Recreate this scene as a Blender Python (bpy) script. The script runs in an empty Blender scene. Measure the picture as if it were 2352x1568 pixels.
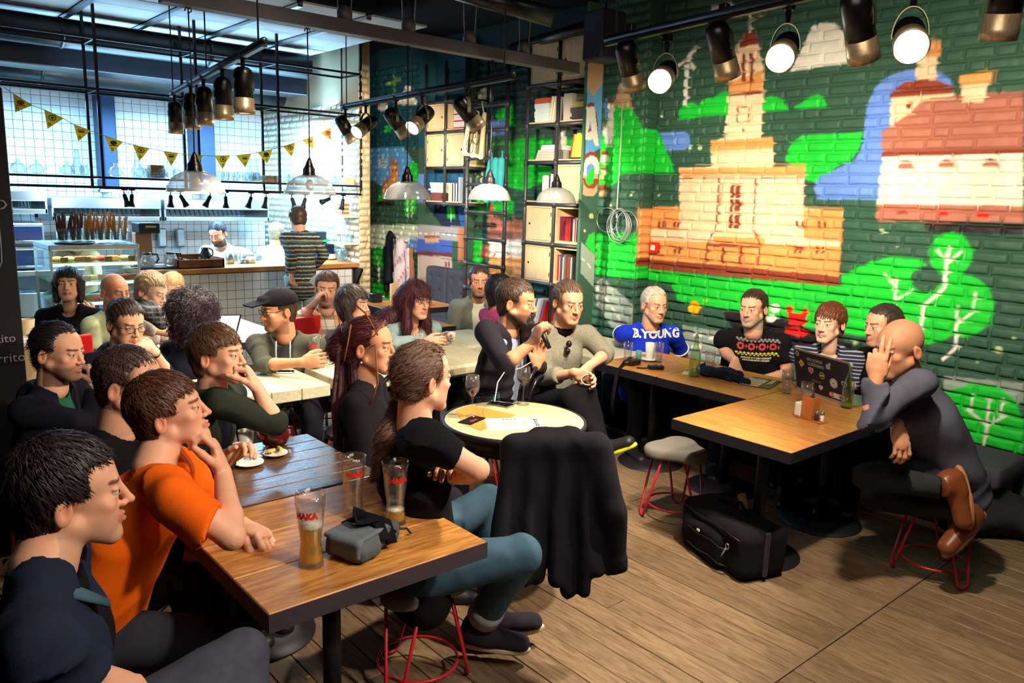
import bpy, math, random
import numpy as np
from mathutils import Vector, Matrix, noise
# ---------------------------------------------------------------- camera, world, light, exposure
SC = bpy.context.scene
H = 1.92
R = np.array([[0.75901793, 0.09684598, -0.64382656],
    [-0.65035691, 0.15904032, -0.74279342],
    [0.03045783, 0.98251058, 0.18369891]])
FPX, CX, CY = 1800.0, 1176.0, 784.0
CAM = np.array([0.0, 0.0, H])
cd = bpy.data.cameras.new('camera')
cd.sensor_width = 36.0
cd.lens = FPX / 2352.0 * 36.0
cd.clip_start = 0.05
cam = bpy.data.objects.new('camera', cd)
SC.collection.objects.link(cam)
mw = Matrix([list(R[0]) + [0], list(R[1]) + [0], list(R[2]) + [H], [0, 0, 0, 1]])
cam.matrix_world = mw
SC.camera = cam
world = bpy.data.worlds.new('world')
SC.world = world
world.use_nodes = True
world.node_tree.nodes['Background'].inputs[0].default_value = (0.36, 0.34, 0.52, 1)
world.node_tree.nodes['Background'].inputs[1].default_value = 0.05
SC.view_settings.view_transform = 'Standard'
SC.view_settings.look = 'None'
SC.view_settings.gamma = 1.0
SC.view_settings.exposure = 0.0
SC.view_settings.use_curve_mapping = False
SC.cycles.use_denoising = True
SC.cycles.max_bounces = 7
SC.cycles.diffuse_bounces = 3
SC.cycles.glossy_bounces = 3
SC.cycles.transmission_bounces = 7
SC.cycles.transparent_max_bounces = 12
SC.cycles.caustics_reflective = False
SC.cycles.caustics_refractive = False
SC.cycles.sample_clamp_indirect = 4.0
SC.cycles.use_adaptive_sampling = True
SC.cycles.adaptive_threshold = 0.03
def lamp(name, kind, loc, target, energy, color, **kw):
 d = bpy.data.lights.new(name, kind)
 d.energy = energy
 d.color = color
 for k, v in kw.items():
  setattr(d, k, v)
 o = bpy.data.objects.new(name, d)
 SC.collection.objects.link(o)
 o.location = loc
 v = Vector(target) - Vector(loc)
 o.rotation_euler = v.to_track_quat('-Z', 'Y').to_euler()
 return o
WARM = (1.0, 0.83, 0.62)
COOL = (0.30, 0.66, 1.0)
# cool kitchen ceiling lamps; the last is an uplight added for the ceiling panels
lamp('kitchen_light', 'AREA', (1.9, 9.4, 2.75), (1.9, 9.6, 0), 250, COOL, shape='RECTANGLE', size=2.2, size_y=0.5)
lamp('kitchen_light', 'AREA', (3.8, 9.4, 2.75), (3.9, 9.6, 0), 260, COOL, shape='RECTANGLE', size=1.5, size_y=0.5)
lamp('kitchen_light', 'AREA', (3.4, 8.9, 2.9), (3.4, 9.3, 6), 60, COOL, shape='RECTANGLE', size=3.0, size_y=0.4)
# added room fill, no fitting behind it; the last two spots continue the rail
lamp('hall_fill', 'AREA', (1.4, 1.0, 3.5), (3.6, 3.8, 0.6), 42, (1.0, 0.86, 0.70), shape='RECTANGLE', size=1.6, size_y=1.6)
lamp('hall_fill_spot', 'SPOT', (2.0, 3.6, 3.6), (2.2, 4.9, 0.9), 130, (1.0, 0.88, 0.72), spot_size=math.radians(80), spot_blend=0.8, shadow_soft_size=0.15)  # added fill over the white tables, no fitting up there
lamp('hall_fill_spot', 'SPOT', (4.2, 3.4, 3.6), (3.9, 4.9, 0.9), 110, (1.0, 0.88, 0.72), spot_size=math.radians(80), spot_blend=0.8, shadow_soft_size=0.15)
lamp('rail_spot', 'SPOT', (2.2, -0.6, 3.2), (0.7, 2.6, 1.0), 430, (1.0, 0.84, 0.66), spot_size=math.radians(50), spot_blend=0.7, shadow_soft_size=0.12)
lamp('rail_spot', 'SPOT', (2.6, 0.2, 3.3), (1.6, 3.3, 1.0), 150, (1.0, 0.84, 0.66), spot_size=math.radians(55), spot_blend=0.7, shadow_soft_size=0.1)
# ---------------------------------------------------------------- helpers
def ray(px, py):
 return R @ np.array([px - CX, -(py - CY), -FPX]) / FPX
def Z(px, py, z):
 r = ray(px, py)
 return CAM + (z - H) / r[2] * r
def PX(px, py, x):
 r = ray(px, py)
 return CAM + x / r[0] * r
def PY(px, py, y):
 r = ray(px, py)
 return CAM + y / r[1] * r
def DD(px, py, d):
 return CAM + ray(px, py) * d
def srgb(r, g, b):
 f = lambda c: (c / 255 / 12.92) if c / 255 <= 0.04045 else ((c / 255 + 0.055) / 1.055) ** 2.4
 return (f(r), f(g), f(b))
MATS = {}
def mat(name, col, rough=0.6, metal=0.0, spec=0.5, var=0.0, vscale=30.0, bump=0.0, bscale=60.0, stretch=None,
  emit=None, estr=0.0, trans=0.0, ior=1.45, alpha=1.0, attr=False, coat=0.0, sheen=0.0, wood=None, sss=0.0):
 """A node material: base colour (or the mesh's own colour attribute) varied by noise, with bump from noise."""
 if name in MATS:
  return MATS[name]
 m = bpy.data.materials.new(name)
 m.use_nodes = True
 nt = m.node_tree
 N, L = nt.nodes, nt.links
 p = N['Principled BSDF']
 p.inputs['Roughness'].default_value = rough
 p.inputs['Metallic'].default_value = metal
 p.inputs['Specular IOR Level'].default_value = spec
 p.inputs['IOR'].default_value = ior
 p.inputs['Transmission Weight'].default_value = trans
 p.inputs['Alpha'].default_value = alpha
 p.inputs['Coat Weight'].default_value = coat
 p.inputs['Sheen Weight'].default_value = sheen
 if sss:
  p.inputs['Subsurface Weight'].default_value = sss
  p.inputs['Subsurface Scale'].default_value = 0.01
  p.inputs['Subsurface Radius'].default_value = (1.0, 0.35, 0.2)
 if emit is not None:
  p.inputs['Emission Color'].default_value = (*emit, 1)
  p.inputs['Emission Strength'].default_value = estr
 tc = N.new('ShaderNodeTexCoord')
 mp = N.new('ShaderNodeMapping')
 L.new(tc.outputs['Object'], mp.inputs[0])
 if stretch:
  mp.inputs['Scale'].default_value = stretch
 csock = None
 if attr:
  at = N.new('ShaderNodeAttribute')
  at.attribute_name = 'Col'
  csock = at.outputs['Color']
 if wood:
  nz = N.new('ShaderNodeTexNoise')
  nz.inputs['Scale'].default_value = vscale
  nz.inputs['Detail'].default_value = 6
  nz.inputs['Roughness'].default_value = 0.62
  nz.inputs['Distortion'].default_value = 0.6
  L.new(mp.outputs[0], nz.inputs[0])
  oi = N.new('ShaderNodeObjectInfo')
  sc = N.new('ShaderNodeVectorMath')
  sc.operation = 'SCALE'
  sc.inputs[3].default_value = 9.0
  cb = N.new('ShaderNodeCombineXYZ')
  for i in range(3):
   L.new(oi.outputs['Random'], cb.inputs[i])
  L.new(cb.outputs[0], sc.inputs[0])
  L.new(sc.outputs[0], mp.inputs[1])
  cr = N.new('ShaderNodeValToRGB')
  el = cr.color_ramp.elements
  el[0].position = 0.32
  el[0].color = (*wood, 1)
  el[1].position = 0.66
  el[1].color = (*col, 1)
  L.new(nz.outputs[0], cr.inputs[0])
  mx = N.new('ShaderNodeMix')
  mx.data_type = 'RGBA'
  mx.blend_type = 'MULTIPLY'
  mx.inputs[0].default_value = 1.0
  mr = N.new('ShaderNodeMapRange')
  mr.inputs[3].default_value = 1 - var
  mr.inputs[4].default_value = 1 + var * 0.35
  L.new(oi.outputs['Random'], mr.inputs[0])
  L.new(cr.outputs[0], mx.inputs[6])
  L.new(mr.outputs[0], mx.inputs[7])
  csock = mx.outputs[2]
  if bump:
   b = N.new('ShaderNodeBump')
   b.inputs['Strength'].default_value = bump
   b.inputs['Distance'].default_value = 0.002
   L.new(nz.outputs[0], b.inputs['Height'])
   L.new(b.outputs[0], p.inputs['Normal'])
 elif var or bump:
  nz = N.new('ShaderNodeTexNoise')
  nz.inputs['Scale'].default_value = vscale
  nz.inputs['Detail'].default_value = 4
  L.new(mp.outputs[0], nz.inputs[0])
  if var:
   mx = N.new('ShaderNodeMix')
   mx.data_type = 'RGBA'
   mx.blend_type = 'MULTIPLY'
   mx.inputs[0].default_value = 1.0
   mr = N.new('ShaderNodeMapRange')
   mr.inputs[1].default_value = 0.25
   mr.inputs[2].default_value = 0.75
   mr.inputs[3].default_value = 1 - var
   mr.inputs[4].default_value = 1 + var * 0.5
   L.new(nz.outputs[0], mr.inputs[0])
   if csock:
    L.new(csock, mx.inputs[6])
   else:
    mx.inputs[6].default_value = (*col, 1)
   L.new(mr.outputs[0], mx.inputs[7])
   csock = mx.outputs[2]
  if bump:
   n2 = N.new('ShaderNodeTexNoise')
   n2.inputs['Scale'].default_value = bscale
   n2.inputs['Detail'].default_value = 3
   L.new(mp.outputs[0], n2.inputs[0])
   b = N.new('ShaderNodeBump')
   b.inputs['Strength'].default_value = bump
   b.inputs['Distance'].default_value = 0.004
   L.new(n2.outputs[0], b.inputs['Height'])
   L.new(b.outputs[0], p.inputs['Normal'])
 if csock:
  L.new(csock, p.inputs['Base Color'])
 else:
  p.inputs['Base Color'].default_value = (*col, 1)
 MATS[name] = m
 return m
def glassmat(name, tint=(1, 1, 1), rough=0.03, body=0.0, bodycol=(1, 1, 1), gain=1.0):
 """Thin clear glass: what lies behind shows through, tinted, with edge reflections; body adds a milky share."""
 m = bpy.data.materials.new(name)
 m.use_nodes = True
 N, L = m.node_tree.nodes, m.node_tree.links
 for n in list(N):
  N.remove(n)
 out = N.new('ShaderNodeOutputMaterial')
 tr = N.new('ShaderNodeBsdfTransparent')
 tr.inputs[0].default_value = (*tint, 1)
 gl = N.new('ShaderNodeBsdfGlossy')
 gl.inputs['Roughness'].default_value = rough
 lw = N.new('ShaderNodeLayerWeight')
 lw.inputs[0].default_value = 0.25
 ml = N.new('ShaderNodeMath')
 ml.operation = 'MULTIPLY_ADD'
 ml.inputs[1].default_value = 0.55 * gain
 ml.inputs[2].default_value = 0.05
 ml.use_clamp = True
 L.new(lw.outputs['Facing'], ml.inputs[0])
 mx = N.new('ShaderNodeMixShader')
 L.new(ml.outputs[0], mx.inputs[0])
 L.new(tr.outputs[0], mx.inputs[1])
 L.new(gl.outputs[0], mx.inputs[2])
 last = mx
 if body:
  df = N.new('ShaderNodeBsdfDiffuse')
  df.inputs[0].default_value = (*bodycol, 1)
  tl = N.new('ShaderNodeBsdfTranslucent')
  tl.inputs[0].default_value = (*bodycol, 1)
  m1 = N.new('ShaderNodeMixShader')
  L.new(df.outputs[0], m1.inputs[1])
  L.new(tl.outputs[0], m1.inputs[2])
  m2 = N.new('ShaderNodeMixShader')
  m2.inputs[0].default_value = body
  L.new(mx.outputs[0], m2.inputs[1])
  L.new(m1.outputs[0], m2.inputs[2])
  last = m2
 L.new(last.outputs[0], out.inputs[0])
 MATS[name] = m
 return m
def stripes(name, cols, axis=2, scale=10.0, rough=0.85, wob=0.0):
 """Bands of colour along one object axis; cols = [(position 0..1, colour)]."""
 m = bpy.data.materials.new(name)
 m.use_nodes = True
 N, L = m.node_tree.nodes, m.node_tree.links
 p = N['Principled BSDF']
 p.inputs['Roughness'].default_value = rough
 tc = N.new('ShaderNodeTexCoord')
 sp = N.new('ShaderNodeSeparateXYZ')
 L.new(tc.outputs['Object'], sp.inputs[0])
 mu = N.new('ShaderNodeMath')
 mu.operation = 'MULTIPLY'
 mu.inputs[1].default_value = scale
 L.new(sp.outputs[axis], mu.inputs[0])
 last = mu.outputs[0]
 if wob:
  nz = N.new('ShaderNodeTexNoise')
  nz.inputs['Scale'].default_value = 55
  L.new(tc.outputs['Object'], nz.inputs[0])
  ma = N.new('ShaderNodeMath')
  ma.operation = 'MULTIPLY_ADD'
  ma.inputs[1].default_value = wob
  L.new(nz.outputs[0], ma.inputs[0])
  L.new(last, ma.inputs[2])
  last = ma.outputs[0]
 fr = N.new('ShaderNodeMath')
 fr.operation = 'FRACT'
 L.new(last, fr.inputs[0])
 cr = N.new('ShaderNodeValToRGB')
 cr.color_ramp.interpolation = 'CONSTANT'
 el = cr.color_ramp.elements
 for i, (q, c) in enumerate(cols):
  e = el[i] if i < 2 else el.new(q)
  e.position = q
  e.color = (*c, 1)
 L.new(fr.outputs[0], cr.inputs[0])
 L.new(cr.outputs[0], p.inputs['Base Color'])
 MATS[name] = m
 return m
def plaid(name, base, c1, c2, s=14.0):
 m = bpy.data.materials.new(name)
 m.use_nodes = True
 N, L = m.node_tree.nodes, m.node_tree.links
 p = N['Principled BSDF']
 p.inputs['Roughness'].default_value = 0.9
 tc = N.new('ShaderNodeTexCoord')
 sp = N.new('ShaderNodeSeparateXYZ')
 L.new(tc.outputs['Object'], sp.inputs[0])
 cur = None
 for ax, c, w, sc_ in ((2, c1, 0.35, s), (0, c2, 0.3, s * 0.8), (2, c2, 0.1, s * 2), (0, c1, 0.08, s * 1.6)):
  mu = N.new('ShaderNodeMath')
  mu.operation = 'MULTIPLY'
  mu.inputs[1].default_value = sc_
  L.new(sp.outputs[ax], mu.inputs[0])
  fr = N.new('ShaderNodeMath')
  fr.operation = 'FRACT'
  L.new(mu.outputs[0], fr.inputs[0])
  lt = N.new('ShaderNodeMath')
  lt.operation = 'LESS_THAN'
  lt.inputs[1].default_value = w
  L.new(fr.outputs[0], lt.inputs[0])
  k = N.new('ShaderNodeMath')
  k.operation = 'MULTIPLY'
  k.inputs[1].default_value = 0.65
  L.new(lt.outputs[0], k.inputs[0])
  mx = N.new('ShaderNodeMix')
  mx.data_type = 'RGBA'
  L.new(k.outputs[0], mx.inputs[0])
  if cur is None:
   mx.inputs[6].default_value = (*base, 1)
  else:
   L.new(cur, mx.inputs[6])
  mx.inputs[7].default_value = (*c, 1)
  cur = mx.outputs[2]
 L.new(cur, p.inputs['Base Color'])
 MATS[name] = m
 return m
def V(*a):
 return np.array(a, dtype=float)
def unit(v):
 v = np.asarray(v, float)
 return v / (np.linalg.norm(v) + 1e-12)
def frame(d, up=(0, 0, 1)):
 """Columns x, y, z with z along d."""
 z = unit(d)
 u = np.asarray(up, float)
 if abs(z @ unit(u)) > 0.98:
  u = V(1, 0, 0) if abs(z[0]) < 0.9 else V(0, 1, 0)
 x = unit(np.cross(u, z))
 return np.column_stack([x, np.cross(z, x), z])
class MB:
 """Collects simple solids and builds ONE mesh object from them."""
 def __init__(s):
  s.v, s.f, s.mi, s.n, s.cur, s.sm, s.smooth = [], [], [], 0, 0, [], True
 def add(s, v, f, sm=False):
  v = np.asarray(v, float).reshape(-1, 3)
  s.v.append(v)
  for q in f:
   s.f.append([i + s.n for i in q])
   s.mi.append(s.cur)
   s.sm.append(sm)
  s.n += len(v)
  return s
 def box(s, lo, hi, ch=0.0, M=None, t=None):
  lo, hi = np.minimum(lo, hi).astype(float), np.maximum(lo, hi).astype(float)
  if ch <= 0 or ch * 2.05 > (hi - lo).min():
   v = [[(lo, hi)[i][0], (lo, hi)[j][1], (lo, hi)[k][2]] for i in (0, 1) for j in (0, 1) for k in (0, 1)]
   f = [(0, 1, 3, 2), (4, 6, 7, 5), (0, 4, 5, 1), (2, 3, 7, 6), (0, 2, 6, 4), (1, 5, 7, 3)]
  else:
   v, idx = [], {}
   for i in (0, 1):
    for j in (0, 1):
     for k in (0, 1):
      c = [(lo, hi)[i][0], (lo, hi)[j][1], (lo, hi)[k][2]]
      sg = [1 - 2 * i, 1 - 2 * j, 1 - 2 * k]
      for ax in range(3):
       p = [c[a] + (0 if a == ax else sg[a] * ch) for a in range(3)]
       idx[(i, j, k, ax)] = len(v)
       v.append(p)
   f = []
   for ax in range(3):
    a, b = [q for q in range(3) if q != ax]
    for side in (0, 1):
     q = []
     for (m, n) in ((0, 0), (1, 0), (1, 1), (0, 1)):
      key = [0, 0, 0]
      key[ax] = side
      key[a] = m
      key[b] = n
      q.append(idx[(*key, ax)])
     f.append(q)
    # edges along ax
    for m in (0, 1):
     for n in (0, 1):
      k0, k1 = [0, 0, 0], [0, 0, 0]
      k0[a] = k1[a] = m
      k0[b] = k1[b] = n
      k1[ax] = 1
      f.append([idx[(*k0, a)], idx[(*k0, b)], idx[(*k1, b)], idx[(*k1, a)]])
   for i in (0, 1):
    for j in (0, 1):
     for k in (0, 1):
      f.append([idx[(i, j, k, 0)], idx[(i, j, k, 1)], idx[(i, j, k, 2)]])
   # orient outward
   vv = np.array(v)
   c0 = (lo + hi) / 2
   g = []
   for q in f:
    a_, b_, c_ = vv[q[0]], vv[q[1]], vv[q[2]]
    n_ = np.cross(b_ - a_, c_ - a_)
    g.append(q if n_ @ (vv[q].mean(0) - c0) > 0 else q[::-1])
   f = g
  v = np.array(v)
  if M is not None:
   v = v @ np.asarray(M, float).T
  if t is not None:
   v = v + np.asarray(t, float)
  return s.add(v, f)
 def beam(s, a, b, w, h, up=(0, 0, 1), ch=0.0):
  a, b = V(*a), V(*b)
  M = frame(b - a, up)
  return s.box((-w / 2, -h / 2, 0), (w / 2, h / 2, np.linalg.norm(b - a)), ch, M, a)
 def tube(s, pts, r, n=10, cap=True, closed=False, up=(0, 0, 1), flat=1.0):
  pts = np.array(pts, float)
  m = len(pts)
  rr = np.full(m, r) if np.isscalar(r) else np.array(r, float)
  v = []
  tan = []
  for i in range(m):
   if closed:
    t = pts[(i + 1) % m] - pts[i - 1]
   else:
    t = pts[min(i + 1, m - 1)] - pts[max(i - 1, 0)]
   tan.append(unit(t))
  fr = frame(tan[0], up)
  x = fr[:, 0]
  for i in range(m):
   t = tan[i]
   x = unit(x - t * (x @ t))
   y = np.cross(t, x)
   for k in range(n):
    a = 2 * math.pi * k / n
    v.append(pts[i] + rr[i] * (math.cos(a) * x + flat * math.sin(a) * y))
  f = []
  for i in range(m if closed else m - 1):
   for k in range(n):
    a0, a1 = i * n + k, i * n + (k + 1) % n
    b0, b1 = ((i + 1) % m) * n + k, ((i + 1) % m) * n + (k + 1) % n
    f.append((a0, a1, b1, b0))
  if cap and not closed:
   f.append(list(range(n))[::-1])
   f.append(list(range((m - 1) * n, m * n)))
  return s.add(v, f, True)
 def cyl(s, a, b, r, r2=None, n=16, cap=True):
  return s.tube([a, b], [r, r if r2 is None else r2], n, cap)
 def lathe(s, prof, c=(0, 0, 0), n=24, M=None, flute=None, cap=True):
  """prof = [(radius, height)] about +z (or the z column of M)."""
  v, f = [], []
  m = len(prof)
  for i, (r, z) in enumerate(prof):
   for k in range(n):
    a = 2 * math.pi * k / n
    q = r * (1 + (flute[1] if (flute and k % 2) else 0) * (1 if flute and flute[0][0] <= i <= flute[0][1] else 0))
    v.append((q * math.cos(a), q * math.sin(a), z))
  for i in range(m - 1):
   for k in range(n):
    f.append((i * n + k, i * n + (k + 1) % n, (i + 1) * n + (k + 1) % n, (i + 1) * n + k))
  if cap and prof[0][0] > 1e-5:
   f.append(list(range(n))[::-1])
  if cap and prof[-1][0] > 1e-5:
   f.append(list(range((m - 1) * n, m * n)))
  v = np.array(v)
  if M is not None:
   v = v @ np.asarray(M).T
  return s.add(v + np.asarray(c, float), f, True)
 def ball(s, c, r, n=12, M=None):
  r3 = np.full(3, r) if np.isscalar(r) else np.array(r, float)
  pr = [(max(math.sin(math.pi * i / n), 1e-6), -math.cos(math.pi * i / n)) for i in range(n + 1)]
  v, f = [], []
  k2 = n * 2
  for (a, z) in pr:
   for k in range(k2):
    t = math.pi * k / n
    v.append((a * math.cos(t) * r3[0], a * math.sin(t) * r3[1], z * r3[2]))
  for i in range(n):
   for k in range(k2):
    f.append((i * k2 + k, i * k2 + (k + 1) % k2, (i + 1) * k2 + (k + 1) % k2, (i + 1) * k2 + k))
  v = np.array(v)
  if M is not None:
   v = v @ np.asarray(M).T
  return s.add(v + np.asarray(c, float), f, True)
 def prism(s, poly, z0, z1, M=None, t=None, ch=0.0):
  """Extrude a 2-D outline (counter-clockwise) between z0 and z1."""
  n = len(poly)
  P = np.array(poly, float)
  rings = [(P, z0), (P, z1)]
  if ch > 0:
   c = P.mean(0)
   d = P - c
   ln = np.linalg.norm(d, axis=1, keepdims=True) + 1e-9
   Q = P - d / ln * ch
   rings = [(Q, z0), (P, z0 + ch), (P, z1 - ch), (Q, z1)]
  v = np.vstack([np.column_stack([q, np.full(n, z)]) for q, z in rings])
  m = len(rings)
  f = [list(range(n))[::-1], list(range((m - 1) * n, m * n))]
  for i in range(m - 1):
   for k in range(n):
    f.append((i * n + k, i * n + (k + 1) % n, (i + 1) * n + (k + 1) % n, (i + 1) * n + k))
  if M is not None:
   v = v @ np.asarray(M, float).T
  if t is not None:
   v = v + np.asarray(t, float)
  return s.add(v, f)
 def quad(s, a, b, c, d):
  return s.add([a, b, c, d], [(0, 1, 2, 3)])
 def mesh(s, name, mats):
  me = bpy.data.meshes.new(name)
  v = np.vstack(s.v) if s.v else np.zeros((0, 3))
  me.from_pydata(v.tolist(), [], s.f)
  for m in (mats if isinstance(mats, (list, tuple)) else [mats]):
   me.materials.append(m)
  me.polygons.foreach_set('material_index', s.mi)
  me.polygons.foreach_set('use_smooth', s.sm)
  me.update()
  return me
 def obj(s, name, mats, parent=None):
  return link(name, s.mesh(name, mats), parent)
def link(name, data, parent=None, loc=None):
 o = bpy.data.objects.new(name, data)
 SC.collection.objects.link(o)
 if parent is not None:
  o.parent = parent
 if loc is not None:
  o.location = loc
 return o
def tag(o, label=None, cat=None, group=None, kind=None):
 for k, v in (('label', label), ('category', cat), ('group', group), ('kind', kind)):
  if v:
   o[k] = v
 return o
def thing(name, label, cat, loc=(0, 0, 0), rz=0.0, group=None):
 o = bpy.data.objects.new(name, None)
 o.empty_display_size = 0.05
 SC.collection.objects.link(o)
 o.location = [float(q) for q in loc]
 o.rotation_euler = (0, 0, rz)
 return tag(o, label, cat, group)
def dup(root, loc, rz=None, label=None, group=None, rot=None):
 def cp(o, par):
  c = o.copy()
  SC.collection.objects.link(c)
  c.parent = par
  return c
 r = cp(root, None)
 r.location = [float(q) for q in loc]
 if rot is not None:
  r.rotation_euler = rot
 elif rz is not None:
  r.rotation_euler = (0, 0, rz)
 if label:
  r['label'] = label
 if group:
  r['group'] = group
 for ch in root.children:
  c = cp(ch, r)
  for g in ch.children:
   cp(g, c)
 return r
def struct(name, mb, m, label=None, parent=None):
 o = mb.obj(name, m, parent)
 if parent is None:
  o['kind'] = 'structure'
  if label:
   o['label'] = label
 return o
def text_mesh(txt, size, depth=0.0, bold=0.0, shear=0.0):
 c = bpy.data.curves.new('lettering', 'FONT')
 c.body = txt
 c.size = size
 c.extrude = depth
 c.offset = bold
 c.shear = shear
 c.resolution_u = 2
 c.align_x = 'CENTER'
 c.align_y = 'CENTER'
 o = bpy.data.objects.new('lettering', c)
 SC.collection.objects.link(o)
 dg = bpy.context.evaluated_depsgraph_get()
 me = bpy.data.meshes.new_from_object(o.evaluated_get(dg))
 bpy.data.objects.remove(o)
 v = np.array([q.co[:] for q in me.vertices])
 f = [list(p.vertices) for p in me.polygons]
 bpy.data.meshes.remove(me)
 return v, f
def lettering(txt, size, origin, xdir, ydir, m, parent, depth=0.001, bold=0.0, name='lettering', shear=0.0):
 v, f = text_mesh(txt, size, depth, bold, shear)
 if len(v) == 0:
  return None
 x, y = unit(xdir), unit(ydir)
 n = np.cross(x, y)
 P = np.asarray(origin) + v[:, :1] * x + v[:, 1:2] * y + v[:, 2:3] * n
 mb = MB()
 mb.add(P, f)
 return mb.obj(name, m, parent)
RNG = np.random.default_rng(7)
# ---------------------------------------------------------------- rounded bodies from distance fields
def _cap(P, q):
 a, b, ra, rb = q['a'], q['b'], q['ra'], q['rb']
 ba = b - a
 pa = P - a
 t = np.clip((pa @ ba) / (ba @ ba + 1e-12), 0, 1)
 d = pa - t[:, None] * ba
 if 'lat' in q:   # flattened section: wider along lat by factor w
  l, w = q['lat'], q['w']
  c = d @ l
  d = d - c[:, None] * l * (1 - 1 / w)
 if 'lat2' in q:
  l, w = q['lat2'], q['w2']
  c = d @ l
  d = d - c[:, None] * l * (1 - 1 / w)
 return np.sqrt((d * d).sum(1)) - (ra + t * (rb - ra))
def _ell(P, q):
 d = P - q['c']
 if q.get('M') is not None:
  d = d @ q['M']
 r = q['r']
 k0 = np.sqrt(((d / r) ** 2).sum(1))
 k1 = np.sqrt(((d / (r * r)) ** 2).sum(1)) + 1e-9
 return k0 * (k0 - 1.0) / k1
def _box(P, q):
 d = P - q['c']
 if q.get('M') is not None:
  d = d @ q['M']
 rd = q.get('rd', 0.01)
 e = np.abs(d) - (q['r'] - rd)
 return np.sqrt((np.maximum(e, 0) ** 2).sum(1)) + np.minimum(e.max(1), 0) - rd
def _pl(P, q):   # keeps the side the normal points away from
 return (P - q['c']) @ q['n']
KIND = {'cap': _cap, 'ell': _ell, 'box': _box, 'pl': _pl}
def cap(a, b, ra, rb=None, k=0.02, op='u', **kw):
 return dict(t='cap', a=np.asarray(a, float), b=np.asarray(b, float), ra=ra, rb=ra if rb is None else rb, k=k, op=op, **kw)
def ell(c, r, M=None, k=0.02, op='u'):
 return dict(t='ell', c=np.asarray(c, float), r=np.full(3, r) if np.isscalar(r) else np.asarray(r, float), M=M, k=k, op=op)
def rbox(c, r, M=None, k=0.02, op='u', rd=0.01):
 return dict(t='box', c=np.asarray(c, float), r=np.asarray(r, float), M=M, k=k, op=op, rd=rd)
def plane(c, n, k=0.004):
 return dict(t='pl', c=np.asarray(c, float), n=unit(n), k=k, op='i')
def _bbox(q):
 if q['t'] == 'cap':
  w = max(q.get('w', 1), q.get('w2', 1), 1)
  r = max(q['ra'], q['rb']) * w
  return np.minimum(q['a'], q['b']) - r, np.maximum(q['a'], q['b']) + r
 if q['t'] in ('ell', 'box'):
  r = q['r'] if q.get('M') is None else np.abs(q['M']) @ q['r']
  return q['c'] - r, q['c'] + r
 return None
def bounds(prims, pad=0.02):
 lo, hi = np.full(3, 1e9), np.full(3, -1e9)
 for q in prims:
  if q['op'] != 'u':
   continue
  b = _bbox(q)
  lo, hi = np.minimum(lo, b[0]), np.maximum(hi, b[1])
 return lo - pad, hi + pad
def field(prims, lo, h, n):
 ax = [lo[i] + h * np.arange(n[i]) for i in range(3)]
 D = np.full(n, 0.5)
 for q in prims:
  bb = _bbox(q)
  if bb is None:
   s = [slice(0, n[i]) for i in range(3)]
  else:
   m = q['k'] + 3 * h
   i0 = np.clip(np.floor((bb[0] - m - lo) / h).astype(int), 0, n)
   i1 = np.clip(np.ceil((bb[1] + m - lo) / h).astype(int) + 1, 0, n)
   if (i1 <= i0).any():
    continue
   s = [slice(i0[i], i1[i]) for i in range(3)]
  gx, gy, gz = np.meshgrid(ax[0][s[0]], ax[1][s[1]], ax[2][s[2]], indexing='ij')
  P = np.column_stack([gx.ravel(), gy.ravel(), gz.ravel()])
  d = KIND[q['t']](P, q).reshape(gx.shape)
  A = D[tuple(s)]
  k = max(q['k'], 1e-5)
  if q['op'] == 'u':
   t = np.clip(0.5 + 0.5 * (A - d) / k, 0, 1)
   D[tuple(s)] = A * (1 - t) + d * t - k * t * (1 - t)
  elif q['op'] == 's':
   t = np.clip(0.5 - 0.5 * (A + d) / k, 0, 1)
   D[tuple(s)] = A * (1 - t) - d * t + k * t * (1 - t)
  else:
   t = np.clip(0.5 - 0.5 * (A - d) / k, 0, 1)
   D[tuple(s)] = A * (1 - t) + d * t + k * t * (1 - t)
 return D, ax
_CO = np.array([[i, j, k] for i in (0, 1) for j in (0, 1) for k in (0, 1)])
_ED = [(a, b) for a in range(8) for b in range(a + 1, 8) if np.abs(_CO[a] - _CO[b]).sum() == 1]
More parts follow.
